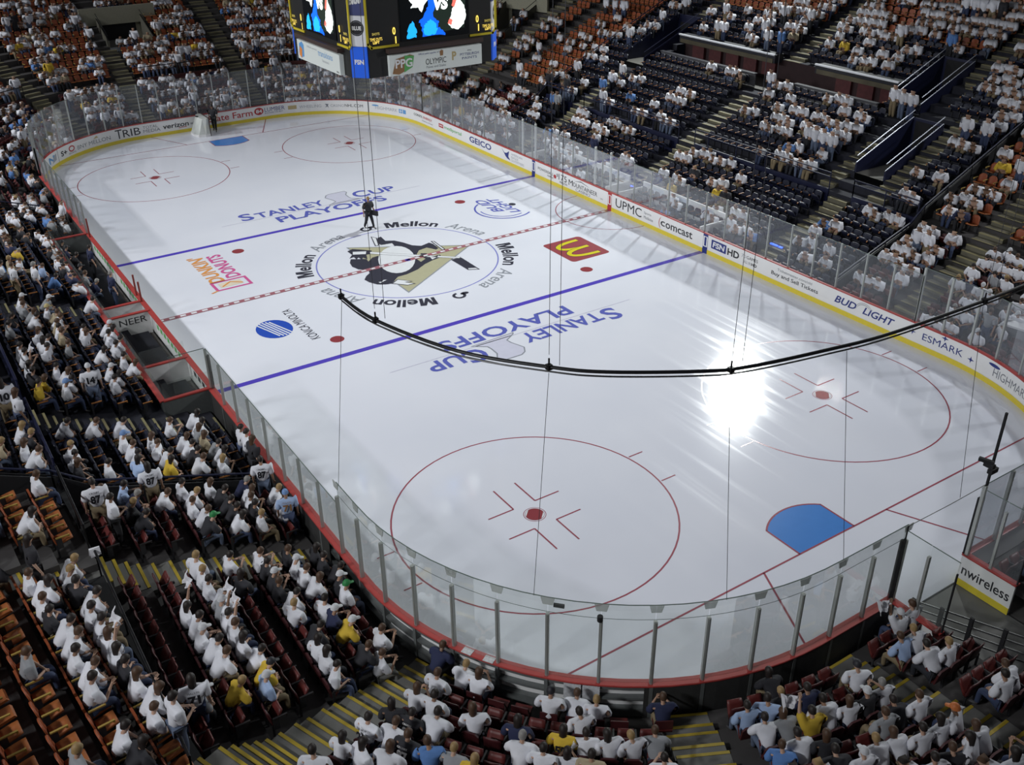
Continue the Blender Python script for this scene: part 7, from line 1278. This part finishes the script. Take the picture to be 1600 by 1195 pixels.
def where(sec, i, k):
    blk, ref, rev = BLOCK[sec]
    n = len(row_seats(sec, i)); ks = [q for _, q in row_seats(sec, i)]
    j = ks.index(k); j = n - 1 - j if rev else j
    return f"{ORD[j]} from {ref}, row {i + 1}, {blk} block"
BLOCKS = list(SEC); POSE_KEYS = '01234STWB5'; TOP_KEYS = 'wkbngytBGrpc'; HAIR_KEYS = 'dbogWKGBry'
FREE = [(BLOCKS[b], i, k, '') for b, i, k in FREE_ROWS]
PEOPLE = [(BLOCKS[b], i, k, POSE_KEYS[p] + TOP_KEYS[s] + HAIR_KEYS[h]) for b, i, k, p, s, h in PEOPLE_ROWS]
single = set((a, b, c) for a, b, c, _ in FREE)
first = set()
for sec, i, k, _ in FREE:
    x, y, z, a, t = seat_place(sec, i, k); kind = seat_kind(SEC[sec][0], t, i)
    r = thing('stadium_seat', f"empty {kind if kind != 'navy' else 'dark blue'} seat, {where(sec, i, k)}", 'seat', (x, y, z), a, f'empty seats of the {BLOCK[sec][0]}')
    for n_, me in SEATPROTO[kind]: link(n_, me, r)
# every other seat, one mesh per colour
for kind in SEATC:
    mb = MB(); pan, back = SEATM[kind]
    w = .46
    for sec in SEC:
        for i in range(SEC[sec][3], SEC[sec][4] + 1):
            for t, k in row_seats(sec, i):
                if (sec, i, k) in single or seat_kind(SEC[sec][0], t, i) != kind: continue
                x, y, z, a, _ = seat_place(sec, i, k); ca, sa = cos(a), sin(a)
                def T(px, py, pz): return (x + px * ca - py * sa, y + px * sa + py * ca, z + pz)
                q = [T(-.19, -.21, .40), T(-.19, .21, .40), T(-.25, .21, .74), T(-.25, .13, .81), T(-.25, -.13, .81), T(-.25, -.21, .74)]
                q2 = [T(-.24, -.21, .40), T(-.24, .21, .40), T(-.30, .21, .74), T(-.30, .13, .81), T(-.30, -.13, .81), T(-.30, -.21, .74)]
                mb.add(q + q2, [(0, 1, 2, 3, 4, 5), (11, 10, 9, 8, 7, 6)] + [(j + 6, (j + 1) % 6 + 6, (j + 1) % 6, j) for j in range(6)], 1)
                up = .30 if kind == 'maroon' else .24 if kind == 'navy' else .06; dd = .22 if kind == 'maroon' else .26 if kind == 'navy' else .38
                q = [T(-.17, -.2, .42), T(-.17, .2, .42), T(-.17 + dd, .18, .42 + up), T(-.17 + dd, -.18, .42 + up)]
                q2 = [T(-.15, -.2, .36), T(-.15, .2, .36), T(-.13 + dd, .18, .37 + up), T(-.13 + dd, -.18, .37 + up)]
                mb.add(q + q2, [(3, 2, 1, 0), (4, 5, 6, 7), (0, 1, 5, 4), (1, 2, 6, 5), (2, 3, 7, 6), (3, 0, 4, 7)], 0)
                h = .235
                q = [T(-.2, -h - .02, .60), T(.15, -h - .02, .60), T(.15, -h + .02, .60), T(-.2, -h + .02, .60)]; q2 = [(p_[0], p_[1], p_[2] + .035) for p_ in q]
                mb.add(q + q2, [(3, 2, 1, 0), (4, 5, 6, 7), (0, 1, 5, 4), (1, 2, 6, 5), (2, 3, 7, 6), (3, 0, 4, 7)], 2)
                q = [T(-.24, -h, 0), T(-.18, -h, 0), T(-.14, -h, .6), T(-.22, -h, .6)]; q2 = [T(-.24, -h + .02, 0), T(-.18, -h + .02, 0), T(-.14, -h + .02, .6), T(-.22, -h + .02, .6)]
                mb.add(q + q2, [(0, 1, 2, 3), (7, 6, 5, 4), (0, 4, 5, 1), (2, 6, 7, 3), (1, 5, 6, 2), (3, 7, 4, 0)], 3)
    nm = {'maroon': 'maroon', 'orange': 'orange', 'navy': 'dark blue'}[kind]
    tag(mb.build('seat_rows', [pan, back, ARM[kind], SFRAME]), f'remaining {nm} seats, mostly under people or in far rows', 'seats', kind='stuff')
# folding chairs along the glass
def chair_mesh():
    b = MB(); b.box((-.2, 0, .66), (.03, .42, .26)); p = MB(); p.box((.0, 0, .44), (.40, .42, .05))
    l1, l2 = MB(), MB()
    for mb_, s in ((l1, -1), (l2, 1)):
        mb_.bar((.2, .2 * s, 0), (-.2, .2 * s, .78), .025, .025); mb_.bar((-.22, .2 * s, 0), (.14, .2 * s, .44), .025, .025)
    return [('backrest', b.mesh('backrest', SEATM['maroon'][1])), ('seat', p.mesh('seat', SEATM['maroon'][0])), ('leg_frame', l1.mesh('leg_frame', BLACK)), ('leg_frame', l2.mesh('leg_frame', BLACK))]
CHAIR = chair_mesh()
FOLD = [(118.5, 0), (121.5, 1), (125.0, 2), (128.6, 3), (132.9, 4), (136.6, 5), (139.6, 6), (143, 7), (149.3, 8)]
for ang, k in FOLD:
    x, y, a = bowl('NL', ang, .85)
    r = thing('folding_chair', f'maroon folding chair along the corner glass, {ORD[k]} from the left', 'chair', (x, y, 0), a, 'folding chairs along the corner glass')
    for n_, me in CHAIR: link(n_, me, r)

# ---------------------------------------------------------------- people
SKIN = mat('skin', (.42, .25, .18), .55, objcol=True, noise=.08, scale=6)
CLOTH = mat('cloth', (.6, .6, .6), .85, objcol=True, noise=.12, scale=7, bump=.15)
DENIM = mat('trousers', (.05, .06, .1), .85, objcol=True, noise=.2, scale=9)
HAIR = mat('hair', (.05, .03, .02), .6, objcol=True, noise=.3, scale=25)
EYE = mat('eye_dark', (.02, .015, .012), .3); SHOE = mat('shoes', (.05, .05, .055), .6, noise=.2)
def grow(name, verts, edges, root, mats, sub=1):
    """one continuous skinned surface over a graph of joints (x, y, z, rx, ry)"""
    me = bpy.data.meshes.new(name); me.from_pydata([v[:3] for v in verts], edges, [])
    o = bpy.data.objects.new(name, me); COL.objects.link(o)
    sk = o.modifiers.new('skin', 'SKIN'); sk.use_smooth_shade = True; sk.branch_smoothing = .3
    for k, v in enumerate(verts):
        d = me.skin_vertices[0].data[k]; d.radius = (v[3], v[4] if len(v) > 4 else v[3]); d.use_root = (k == root)
    if sub:
        s = o.modifiers.new('sub', 'SUBSURF'); s.levels = sub; s.render_levels = sub
    dg = bpy.context.evaluated_depsgraph_get(); dg.update()
    out = bpy.data.meshes.new_from_object(o.evaluated_get(dg))
    bpy.data.objects.remove(o); bpy.data.meshes.remove(me)
    out.name = name; out.materials.clear()
    for m in mats: out.materials.append(m)
    return out
def joints(pose):
    """seated (or standing) skeleton facing +x; feet on z=0"""
    J = {}
    if pose in 'STWB':
        J['hip'] = Vector((0, 0, .93)); lean = {'S': .02, 'T': .03, 'W': .05, 'B': .45}[pose]
        J['chest'] = J['hip'] + Vector((sin(lean) * .42, 0, cos(lean) * .42)); J['neck'] = J['hip'] + Vector((sin(lean) * .56, 0, cos(lean) * .56))
        J['head'] = J['neck'] + Vector((.03 + sin(lean) * .12, 0, .15))
        st = .20 if pose == 'W' else .0
        for s, n in ((1, 'l'), (-1, 'r')):
            J['hipj' + n] = J['hip'] + Vector((0, .095 * s, -.05)); J['knee' + n] = Vector((.03 + st * .5 * s, .11 * s, .49)); J['ank' + n] = Vector((-.02 + st * s * 1.2, .12 * s, .085)); J['toe' + n] = J['ank' + n] + Vector((.17, .02 * s, -.045))
    else:
        J['hip'] = Vector((-.08, 0, .50)); lean = {'0': .13, '1': .62, '2': .22, '3': .12, '4': .18, '5': .36}[pose]
        J['chest'] = J['hip'] + Vector((sin(lean) * .40, 0, cos(lean) * .40)); J['neck'] = J['hip'] + Vector((sin(lean) * .53, 0, cos(lean) * .53))
        J['head'] = J['neck'] + Vector((.05 + .06 * lean, .03 if pose == '4' else 0, .145 - .03 * lean))
        for s, n in ((1, 'l'), (-1, 'r')):
            J['hipj' + n] = J['hip'] + Vector((.04, .095 * s, -.02)); J['knee' + n] = Vector((.34, (.12 + .05 * (pose in '15')) * s, .51)); J['ank' + n] = Vector((.36 + .05 * s * (pose == '4'), .12 * s, .085)); J['toe' + n] = J['ank' + n] + Vector((.17, .02 * s, -.045))
    for s, n in ((1, 'l'), (-1, 'r')):
        sh = J['chest'] + (J['neck'] - J['chest']) * .45 + Vector((0, .215 * s, 0)); J['sh' + n] = sh
        if pose in 'SW': e, w = sh + Vector((-.03 + .06 * s * (pose == 'W'), .06 * s, -.29)), sh + Vector((.06 + .12 * s * (pose == 'W'), .07 * s, -.54))
        elif pose == 'T': e, w = sh + Vector((.02, .07 * s, -.28)), sh + Vector((.24, -.10 * s, -.26))
        elif pose == 'B': e, w = sh + Vector((.16, .05 * s, -.25)), sh + Vector((.38, -.02 * s, -.34))
        elif pose == '0': e, w = sh + Vector((.05, .10 * s, -.27)), Vector((.20, .07 * s, .60))
        elif pose == '5': e, w = sh + Vector((.08, .11 * s, -.26)), Vector((.30, .15 * s, .60))
        elif pose == '1': e, w = sh + Vector((.10, .11 * s, -.22)), Vector((.36, .04 * s, .64))
        elif pose == '2': e, w = sh + Vector((.10, .10 * s, -.24)), sh + Vector((.31, -.10 * s, -.10))
        elif pose == '3': e, w = (sh + Vector((.14, .04, .22)), sh + Vector((.20, .02, .48))) if s > 0 else (sh + Vector((.05, .06 * s, -.28)), Vector((.20, .07 * s, .60)))
        else: e, w = sh + Vector((.02, .08 * s, -.27)), (Vector((.12, .20 * s, .62)) if s > 0 else Vector((.22, .02 * s, .62)))
        J['el' + n], J['wr' + n] = e, w
    return J
def person_meshes(pose, longhair=False):
    J = joints(pose); V, E = [], []
    def add(p, r, r2=None, link_=None):
        V.append((p.x, p.y, p.z, r, r2 or r)); k = len(V) - 1
        if link_ is not None: E.append((link_, k))
        return k
    up = (J['neck'] - J['hip']).normalized()
    hip = add(J['hip'], .10, .10); waist = add(J['hip'].lerp(J['chest'], .5), .09, .09, hip); ch = add(J['chest'], .085, .085, waist)
    nb = add(J['neck'] - up * .02, .050, .050, ch); nk = add(J['neck'] + (J['head'] - J['neck']) * .35, .05, .052, nb)
    jaw = add(J['head'] + Vector((.012, 0, -.045)), .066, .060, nk); cr = add(J['head'] + Vector((.0, 0, .04)), .092, .078, jaw); tp = add(J['head'] + Vector((-.008, 0, .098)), .062, .054, cr)
    for n, s in (('l', 1), ('r', -1)):
        a = add(J['sh' + n] - up * .02, .048, .048, ch); b = add(J['el' + n], .043, .043, a); w = add(J['wr' + n], .028, .03, b)
        d = (J['wr' + n] - J['el' + n]).normalized(); side = d.cross(Vector((0, 0, 1)))
        side = side.normalized() if side.length > .1 else Vector((0, 1, 0)); nrm = side.cross(d)
        palm = add(J['wr' + n] + d * .07, .030, .022, w)
        for q in range(4):
            off = side * (.030 - .020 * q) ; L = (.072, .082, .077, .060)[q]
            f1 = add(J['wr' + n] + d * .105 + off, .0095, .0095, palm); f2 = add(J['wr' + n] + d * (.105 + L * .55) + off * 1.05 - nrm * .016, .0088, .0088, f1); add(J['wr' + n] + d * (.105 + L * .8) + off * 1.05 - nrm * .04, .0075, .0075, f2)
        t1 = add(J['wr' + n] + d * .045 + side * .038 * (1 if s < 0 else 1) - nrm * .012, .011, .011, palm); add(J['wr' + n] + d * .085 + side * .052 - nrm * .026, .009, .009, t1)
        h = add(J['hipj' + n], .092, .092, hip); kn = add(J['knee' + n], .062, .062, h); an = add(J['ank' + n], .042, .042, kn); add(J['toe' + n], .038, .032, an)
    body = grow('body', V, E, 0, [SKIN, EYE, SHOE])
    # nose, ears and eyes worked into the head
    hc = J['head']; me = body
    for v in me.vertices:
        r = v.co - hc
        if r.length < .14:
            if r.x > .05 and abs(r.y) < .022 and -.045 < r.z < .03: v.co.x += .020 * (1 - abs(r.y) / .022)
            if abs(r.y) > .06 and abs(r.z) < .035 and abs(r.x) < .03: v.co.y += .010 * (1 if r.y > 0 else -1)
    for p in me.polygons:
        c_ = p.center - hc
        if c_.x > .055 and .018 < abs(c_.y) < .045 and .0 < c_.z < .04: p.material_index = 1
        if p.center.z < .115: p.material_index = 2
    # shirt
    V, E = [], []
    a = add(J['hip'] + up * -.02, .19, .19); b = add(J['hip'].lerp(J['chest'], .5), .19, .19, a); c_ = add(J['chest'] + up * .01, .185, .185, b); d = add(J['neck'] - up * .005, .085, .085, c_)
    for n in 'lr':
        s = add(J['sh' + n] + Vector((0, .012 if n == 'l' else -.012, -.005)), .120, .120, c_); e = J['sh' + n].lerp(J['el' + n], .45); m1 = add(e, .108, .108, s); add(J['sh' + n].lerp(J['el' + n], 1.0), .100, .100, m1)
    shirt = grow('shirt', V, E, 0, [CLOTH])
    V, E = [], []
    a = add(J['hip'] + Vector((0, 0, -.02)), .15, .15)
    for n in 'lr':
        h = add(J['hipj' + n], .115, .115, a); k = add(J['knee' + n], .088, .088, h); m1 = add(J['knee' + n].lerp(J['ank' + n], .55), .068, .068, k); add(J['knee' + n].lerp(J['ank' + n], .95), .062, .062, m1)
    trou = grow('trousers', V, E, 0, [DENIM])
    # hair: cap over the crown, longer down the neck for some
    def dome(extra, low, back, peak):
        mb = MB(); n, m_ = 12, 6; vs = []
        for j in range(m_ + 1):
            th = j / m_ * (PI * .5 + low)
            for k in range(n):
                ph = 2 * PI * k / n; rx, ry, rz = .103 + extra, .088 + extra, .118 + extra
                x, y, z = -.006 + rx * sin(th) * cos(ph), ry * sin(th) * sin(ph), .028 + rz * cos(th)
                if j == m_ and cos(ph) > .3: z += .045 if not peak else .02
                if j == m_ and cos(ph) < -.2: z -= back; x -= .01
                vs.append(hc + Vector((x, y, z)))
        fs = [(j * n + k, (j + 1) * n + k, (j + 1) * n + (k + 1) % n, j * n + (k + 1) % n) for j in range(m_) for k in range(n)]
        mb.add(vs, fs)
        if peak:
            q = [hc + Vector((.085, -.062, .045)), hc + Vector((.175, -.045, .030)), hc + Vector((.19, 0, .03)), hc + Vector((.175, .045, .030)), hc + Vector((.085, .062, .045))]
            mb.add(q + [p + Vector((0, 0, -.012)) for p in q], [(0, 1, 2, 3, 4), (9, 8, 7, 6, 5), (0, 5, 6, 1), (1, 6, 7, 2), (2, 7, 8, 3), (3, 8, 9, 4)])
        return mb
    hair = dome(.0, .18, .02, False).mesh('hair', HAIR, True)
    lhair = dome(.008, .30, .20, False).mesh('hair', HAIR, True)
    cap = dome(.010, .02, .0, True).mesh('cap', HAIR, True)
    return dict(body=body, shirt=shirt, trousers=trou, hair=hair, long=lhair, cap=cap, J=J)
POSES = {p: person_meshes(p) for p in '01234STWB5'}
SH = {'w': (.72, .73, .79), 'k': (.022, .022, .028), 'b': (.10, .22, .50), 'n': (.018, .024, .07), 'g': (.28, .29, .31), 'y': (.62, .42, .04), 't': (.40, .33, .22), 'B': (.36, .48, .72), 'G': (.08, .45, .08), 'r': (.45, .05, .04), 'p': (.6, .35, .38), 'c': (.55, .5, .4)}
SHN = {'w': 'white', 'k': 'black', 'b': 'blue', 'n': 'navy', 'g': 'grey', 'y': 'gold', 't': 'tan', 'B': 'light blue', 'G': 'green', 'r': 'red', 'p': 'pink', 'c': 'cream'}
HR = {'d': (.018, .012, .010), 'b': (.075, .038, .020), 'o': (.32, .21, .09), 'g': (.26, .25, .24), 'W': (.62, .63, .66), 'K': (.02, .02, .026), 'G': (.02, .22, .06), 'B': (.16, .28, .55), 'r': (.55, .16, .04), 'y': (.55, .45, .2)}
HRN = {'d': 'dark hair', 'b': 'brown hair', 'o': 'blond hair', 'g': 'grey hair', 'W': 'white cap', 'K': 'black cap', 'G': 'green cap', 'B': 'blue cap', 'r': 'orange cap', 'y': 'yellow cap'}
SKINS = [(.46, .28, .20), (.52, .33, .24), (.42, .25, .17), (.36, .21, .14), (.24, .14, .09)]
rnd = random.Random(11)
def person(label, loc, rz, pose, shirt, hair, group=None, long=False, trousers=None, number=None, name=None, ink='black'):
    P = POSES[pose]
    r = link('person', P['body']); r.location = loc; r.rotation_euler = (0, 0, rz); r.scale = [rnd.uniform(1.0, 1.09)] * 3; r.color = (*rnd.choice(SKINS), 1)
    tag(r, label, 'person', group)
    s = link('shirt', P['shirt'], r); v = rnd.uniform(.88, 1.06); s.color = (*[min(1, c * v) for c in SH[shirt]], 1)
    t = link('trousers', P['trousers'], r); t.color = (*(trousers or rnd.choice([(.03, .045, .10), (.02, .022, .03), (.05, .07, .14), (.015, .015, .018), (.10, .13, .20), (.22, .17, .10)])), 1)
    if hair in 'WKGBry': h = link('cap', P['cap'], r)
    else: h = link('hair', P['long' if long else 'hair'], r)
    h.color = (*HR[hair], 1)
    if number:
        J = P['J']; up = (J['neck'] - J['hip']).normalized(); bk = Vector((-up.z, 0, up.x)); base = J['chest'] - up * .10 + bk * .205
        vs, fs = text_geo(number, .25, .24, .05); m = MB(); m.add([base + Vector((0, -x, 0)) + up * y + bk * (.0 - .25 * x * x) for x, y in vs], fs); m.build('jersey_number', INK[ink], s)
        if name:
            base = base + up * .19; vs, fs = text_geo(name, .24, .055, .03); m = MB(); m.add([base + Vector((0, -x, 0)) + up * y + bk * (.0 - .25 * x * x - .012) for x, y in vs], fs); m.build('jersey_name', INK[ink], s)
    return r
POSEN = {'0': 'seated', '1': 'leaning', '2': 'gesturing', '3': 'waving', '4': 'turned', '5': 'hunched', 'S': 'standing', 'T': 'standing', 'W': 'walking', 'B': 'bending'}
DETAIL = 290
JERSEY = {}
for a, b, c, num, nm, ink in JERSEY_LIST: JERSEY[(a, b, c)] = (num, nm, ink)
used_labels = set()
for n, (sec, i, k, q) in enumerate(PEOPLE[:DETAIL]):
    x, y, z, a, t = seat_place(sec, i, k); pose, sh, hr = q[0], q[1], q[2]
    long = hr in 'dbo' and rnd.random() < .3
    fwd = .26 if pose in 'STB' else .0
    if (sec, i, k) in JERSEY and pose == 'S': a = math.atan2(y - 21.2, x + 41.9)
    lab = f"{POSEN[pose] if pose in '0123' else POSEN[pose]} person, {SHN[sh]} top, {HRN[hr]}, {where(sec, i, k)}"
    words = lab.split()
    if len(words) > 16: lab = f"person, {SHN[sh]} top, {HRN[hr]}, {where(sec, i, k)}"
    jn = JERSEY.get((sec, i, k), (None, None, 'black'))
    r = person(lab, (x + fwd * cos(a), y + fwd * sin(a), z), a + (rnd.uniform(-.12, .12) if pose != '4' else rnd.choice((-.45, .45))) , pose, sh, hr, f'spectators of the {BLOCK[sec][0]}', long, number=jn[0], name=jn[1], ink=jn[2])
    if pose == '3':
        J = POSES['3']['J']; w = J['wrl']; m = MB()
        vs = []
        for u in range(9):
            for v in range(5): vs.append((.05 * sin(u * 1.3 + v) + .03 * v, .0 + u * .055, .07 + (.02 + .011 * u) * (v - 2) * (1 if v % 2 else .8) + .035 * cos(u * .9) + .04 * sin(v * 2.2)))
        m.add(vs, [(u * 5 + v, u * 5 + v + 1, u * 5 + v + 6, u * 5 + v + 5) for u in range(8) for v in range(4)])
        o = m.build('rally_towel', mat('towel', (.7, .7, .74), .9, noise=.05)); o.modifiers.new('thick', 'SOLIDIFY').thickness = .012
        o.matrix_world = Matrix.Translation((x, y, z)) @ Matrix.Rotation(a, 4, 'Z') @ Matrix.Translation(w)
        tag(o, f"white towel waved by the person {where(sec, i, k)}", 'towel')
# the rest of the crowd: one mesh of simpler figures
def low(pose):
    J = joints(pose); V, E, Kd = [], [], []
    def add(p, r, kd, l=None, r2=None):
        V.append((p.x, p.y, p.z, r, r2 or r)); Kd.append(kd); k = len(V) - 1
        if l is not None: E.append((l, k))
        return k
    up = (J['neck'] - J['hip']).normalized()
    h = add(J['hip'], .175, 's', None, .175); c_ = add(J['chest'], .185, 's', h, .185); nk = add(J['neck'] + up * .02, .055, 'f', c_); hd = add(J['head'] + Vector((.012, 0, -.02)), .085, 'f', nk, .075); add(J['head'] + Vector((-.012, 0, .055)), .092, 'h', hd, .085)
    for n in 'lr':
        s = add(J['sh' + n], .12, 's', c_); e = add(J['el' + n], .085, 's', s); add(J['wr' + n], .04, 'f', e)
        g = add(J['hipj' + n], .10, 't', h); kn = add(J['knee' + n], .075, 't', g); add(J['ank' + n] + Vector((.03, 0, -.03)), .06, 't', kn)
    me = grow('low', V, E, 0, [CLOTH], 0)
    P_ = [Vector(v[:3]) for v in V]
    vs = [v.co.copy() for v in me.vertices]; fs = [tuple(p.vertices) for p in me.polygons]; kd = []
    for p in me.polygons:
        best = min(range(len(P_)), key=lambda j: (p.center - P_[j]).length); kd.append(Kd[best])
    bpy.data.meshes.remove(me); return vs, fs, kd
LOW = {p: low(p) for p in '01245ST'}
CR = bpy.data.materials.new('crowd_cloth'); CR.use_nodes = True
nt = CR.node_tree; at = nt.nodes.new('ShaderNodeAttribute'); at.attribute_name = 'dye'; bs = nt.nodes['Principled BSDF']; bs.inputs['Roughness'].default_value = .85
nt.links.new(at.outputs['Color'], bs.inputs['Base Color'])
cv, cf, cc = [], [], []
TR = [(.03, .045, .10), (.02, .022, .03), (.05, .07, .14), (.015, .015, .018), (.10, .13, .20), (.22, .17, .10)]
for sec, i, k, q in PEOPLE[DETAIL:]:
    x, y, z, a, t = seat_place(sec, i, k); pose, sh, hr = q[0], q[1], q[2]
    if pose not in LOW: pose = '0'
    if pose in 'ST': x, y = x + .26 * cos(a), y + .26 * sin(a)
    a += rnd.uniform(-.35, .35); vs, fs, kd = LOW[pose]; v = rnd.uniform(.82, 1.05)
    colr = {'s': [c * v for c in SH[sh]], 'f': [c * .8 for c in rnd.choice(SKINS)], 'h': HR[hr], 't': rnd.choice(TR)}
    b = len(cv); ca, sa = cos(a), sin(a); hs = rnd.uniform(.93, 1.03)
    cv += [(x + p.x * ca - p.y * sa, y + p.x * sa + p.y * ca, z + p.z * hs) for p in vs]
    for f, kk in zip(fs, kd):
        cf.append(tuple(j + b for j in f)); cc += [(*colr[kk], 1)] * len(f)
me = bpy.data.meshes.new('crowd'); me.from_pydata(cv, [], cf); me.materials.append(CR)
ca_ = me.color_attributes.new('dye', 'FLOAT_COLOR', 'CORNER'); ca_.data.foreach_set('color', [c for col in cc for c in col])
me.polygons.foreach_set('use_smooth', [True] * len(me.polygons)); me.update()
tag(link('crowd', me), 'mostly white shirted crowd filling the far and right stands', 'crowd', kind='stuff')

# people away from the fixed seats
def at_glass(label, ang, o, pose, sh, hr, **kw):
    x, y, a = bowl('NL', ang, o); return person(label, (x, y, 0), a, pose, sh, hr, **kw)
at_glass('person in navy jacket on a stool at the glass, beside the orange and black crate', 113.0, .62, '1', 'n', 'b')
at_glass('person in white on a folding chair at the glass, blond, nearest the crate', 118.5, .85, '1', 'w', 'o')
at_glass('person in white on a folding chair at the glass, long brown hair', 121.5, .85, '2', 'w', 'b', long=True)
at_glass('person in white with a black cap alone on a folding chair at the glass', 132.9, .85, '0', 'w', 'K')
at_glass('person in white, brown hair, leaning on a folding chair before the taped posters', 136.6, .85, '1', 'w', 'b')
at_glass('person in white, blond, on the folding chair right of the taped posters', 139.6, .85, '0', 'w', 'o')
at_glass('person in dark jacket with pale hood standing chair side at the glass', 149.3, .80, '2', 'n', 'b')
person('person in white filming at the end of the front maroon row beside the steps', (-25.0, HY + 1.18, .15), radians(-95), '2', 'w', 'b', trousers=(.2, .2, .19))
man = person('bald man in dark suit walking on the ice by the centre circle', (5.15, -.40, 0), radians(195), 'W', 'k', 'o', trousers=(.012, .012, .018))
m = MB(); m.box((0, 0, 0), (.36, .10, .26)); o = m.build('folder', BLACKM); o.location = (4.86, -.66, .92); o.rotation_euler = (0, 0, .4); tag(o, 'black case carried by the man in the dark suit', 'case')
person('person in black uniform pushing the white goal at the far end', (29.45, -.05, 0), radians(150), 'W', 'k', 'd', trousers=(.01, .01, .012))
for k, (x, sh, pose) in enumerate(((9.2, 'k', '0'), (8.3, 'n', '0'), (7.4, 'k', '1'), (6.4, 'n', 'S'), (5.3, 'k', '0'), (4.3, 'g', '0'), (3.4, 'n', '1'), (2.4, 'n', 'S'))):
    person(f"official in {SHN[sh]} in the far penalty box, {ORD[7 - k]} from the red centre posts", (x, yb - .36 if pose in '01' else HY + .8, .04), radians(-90), pose, sh, rnd.choice('dbgK'), 'officials in the far penalty box')
# small things lying about
cr = thing('crate', 'orange and black equipment crate at the corner glass beside the steps', 'crate', (*bowl('NL', 114.4, 1.0)[:2], .0), radians(30))
m = MB(); m.box((0, 0, .28), (.5, .42, .52)); m.build('crate_body', BLACKM, cr); m = MB(); m.box((-.02, .215, .32), (.34, .012, .3)); m.box((-.255, 0, .32), (.012, .3, .3)); m.build('orange_panel', mat('crate_orange', (.65, .18, .02), .5), cr)
for ang, lab in ((135.6, 'left of two pencil sketched white posters taped under the red ledge'), (138.6, 'right of two pencil sketched white posters taped under the red ledge')):
    x, y, a = bowl('NL', ang, .245); m = MB(); m.box((0, 0, 0), (.012, .42, .48))
    o = m.build('poster', mat('poster_paper', (.62, .63, .66), .8, noise=.5, scale=11)); o.location = (x, y, .78); o.rotation_euler = (0, 0, a); tag(o, lab, 'poster')
for ang, lab in ((117.2, 'small printed card lying on the red ledge by the crate'), (121.3, 'printed card lying on the red ledge right of the crate')):
    x, y, a = bowl('NL', ang, .14); m = MB(); m.box((0, 0, 0), (.2, .28, .012)); o = m.build('card', mat('card', (.6, .6, .62), .7, noise=.5, scale=14)); o.location = (x, y, 1.078); o.rotation_euler = (0, 0, a); tag(o, lab, 'card')
x, y, a = bowl('L', -19.95, 6.34); m = MB()
m.add([(.0, -.13, 0), (.02, .12, .0), (.08, .14, -.24), (.07, -.11, -.29), (-.02, -.13, 0), (-.03, .12, 0), (-.09, .12, -.2), (-.08, -.13, -.18)], [(0, 1, 2, 3), (4, 7, 6, 5), (0, 4, 5, 1)])
o = m.build('rally_towel', MAT['towel']); o.modifiers.new('thick', 'SOLIDIFY').thickness = .015; o.location = (x, y, row_floor(7) + .97); o.rotation_euler = (0, 0, PI / 2 + a); tag(o, 'white towel hung over the end of the black railing by the steps', 'towel')

# white topped camera platform behind the right corner glass
tp = thing('camera_platform', 'white topped box platform behind the glass at the right corner', 'platform', (-23.6, -15.3, .3), radians(10))
m = MB(); m.box((0, 0, 1.35), (1.5, 1.2, .08)); m.build('platform_top', mat('platform_white', (.72, .73, .75), .5), tp)
m = MB(); m.box((0, 0, .65), (1.3, 1.0, 1.3)); m.build('platform_body', mat('platform_grey', (.16, .17, .18), .6, noise=.2), tp)

hs = thing('hanging_rod', 'thin black rod on two cables hanging left of the scoreboard', 'rod', (15., -.36, 6.41))
m = MB(); m.tube([(0, 0, 0), (0, .22, .8)], .07, 6); m.build('rod', BLACKM, hs)
for q in (0, .12):
    m = MB(); m.tube([(q, .22, .75), (q, .22, 18.)], .015, 5); m.build('cable', BLACK, hs)
BLUEL = mat('blue_glow', (.03, .10, 1.), emit=3.)
for t, i, lab in ((.6, 2, 'blue glowing light strip on the middle steps of the right stand'), (-10.5, 2, 'blue glowing light strip on the steps above the ticket advertisement'), (-9.9, 0, 'blue glowing light strip just behind the glass by the ticket advertisement')):
    m = MB()
    for q in (-.25, .05, .3): m.box((q, 0, 0), (.22, .10, .05))
    x, y, a = bowl('R', t, row_front(i) + .3); o = m.build('light_strip', BLUEL); o.location = (x, y, row_floor(i) + .06); tag(o, lab, 'light')
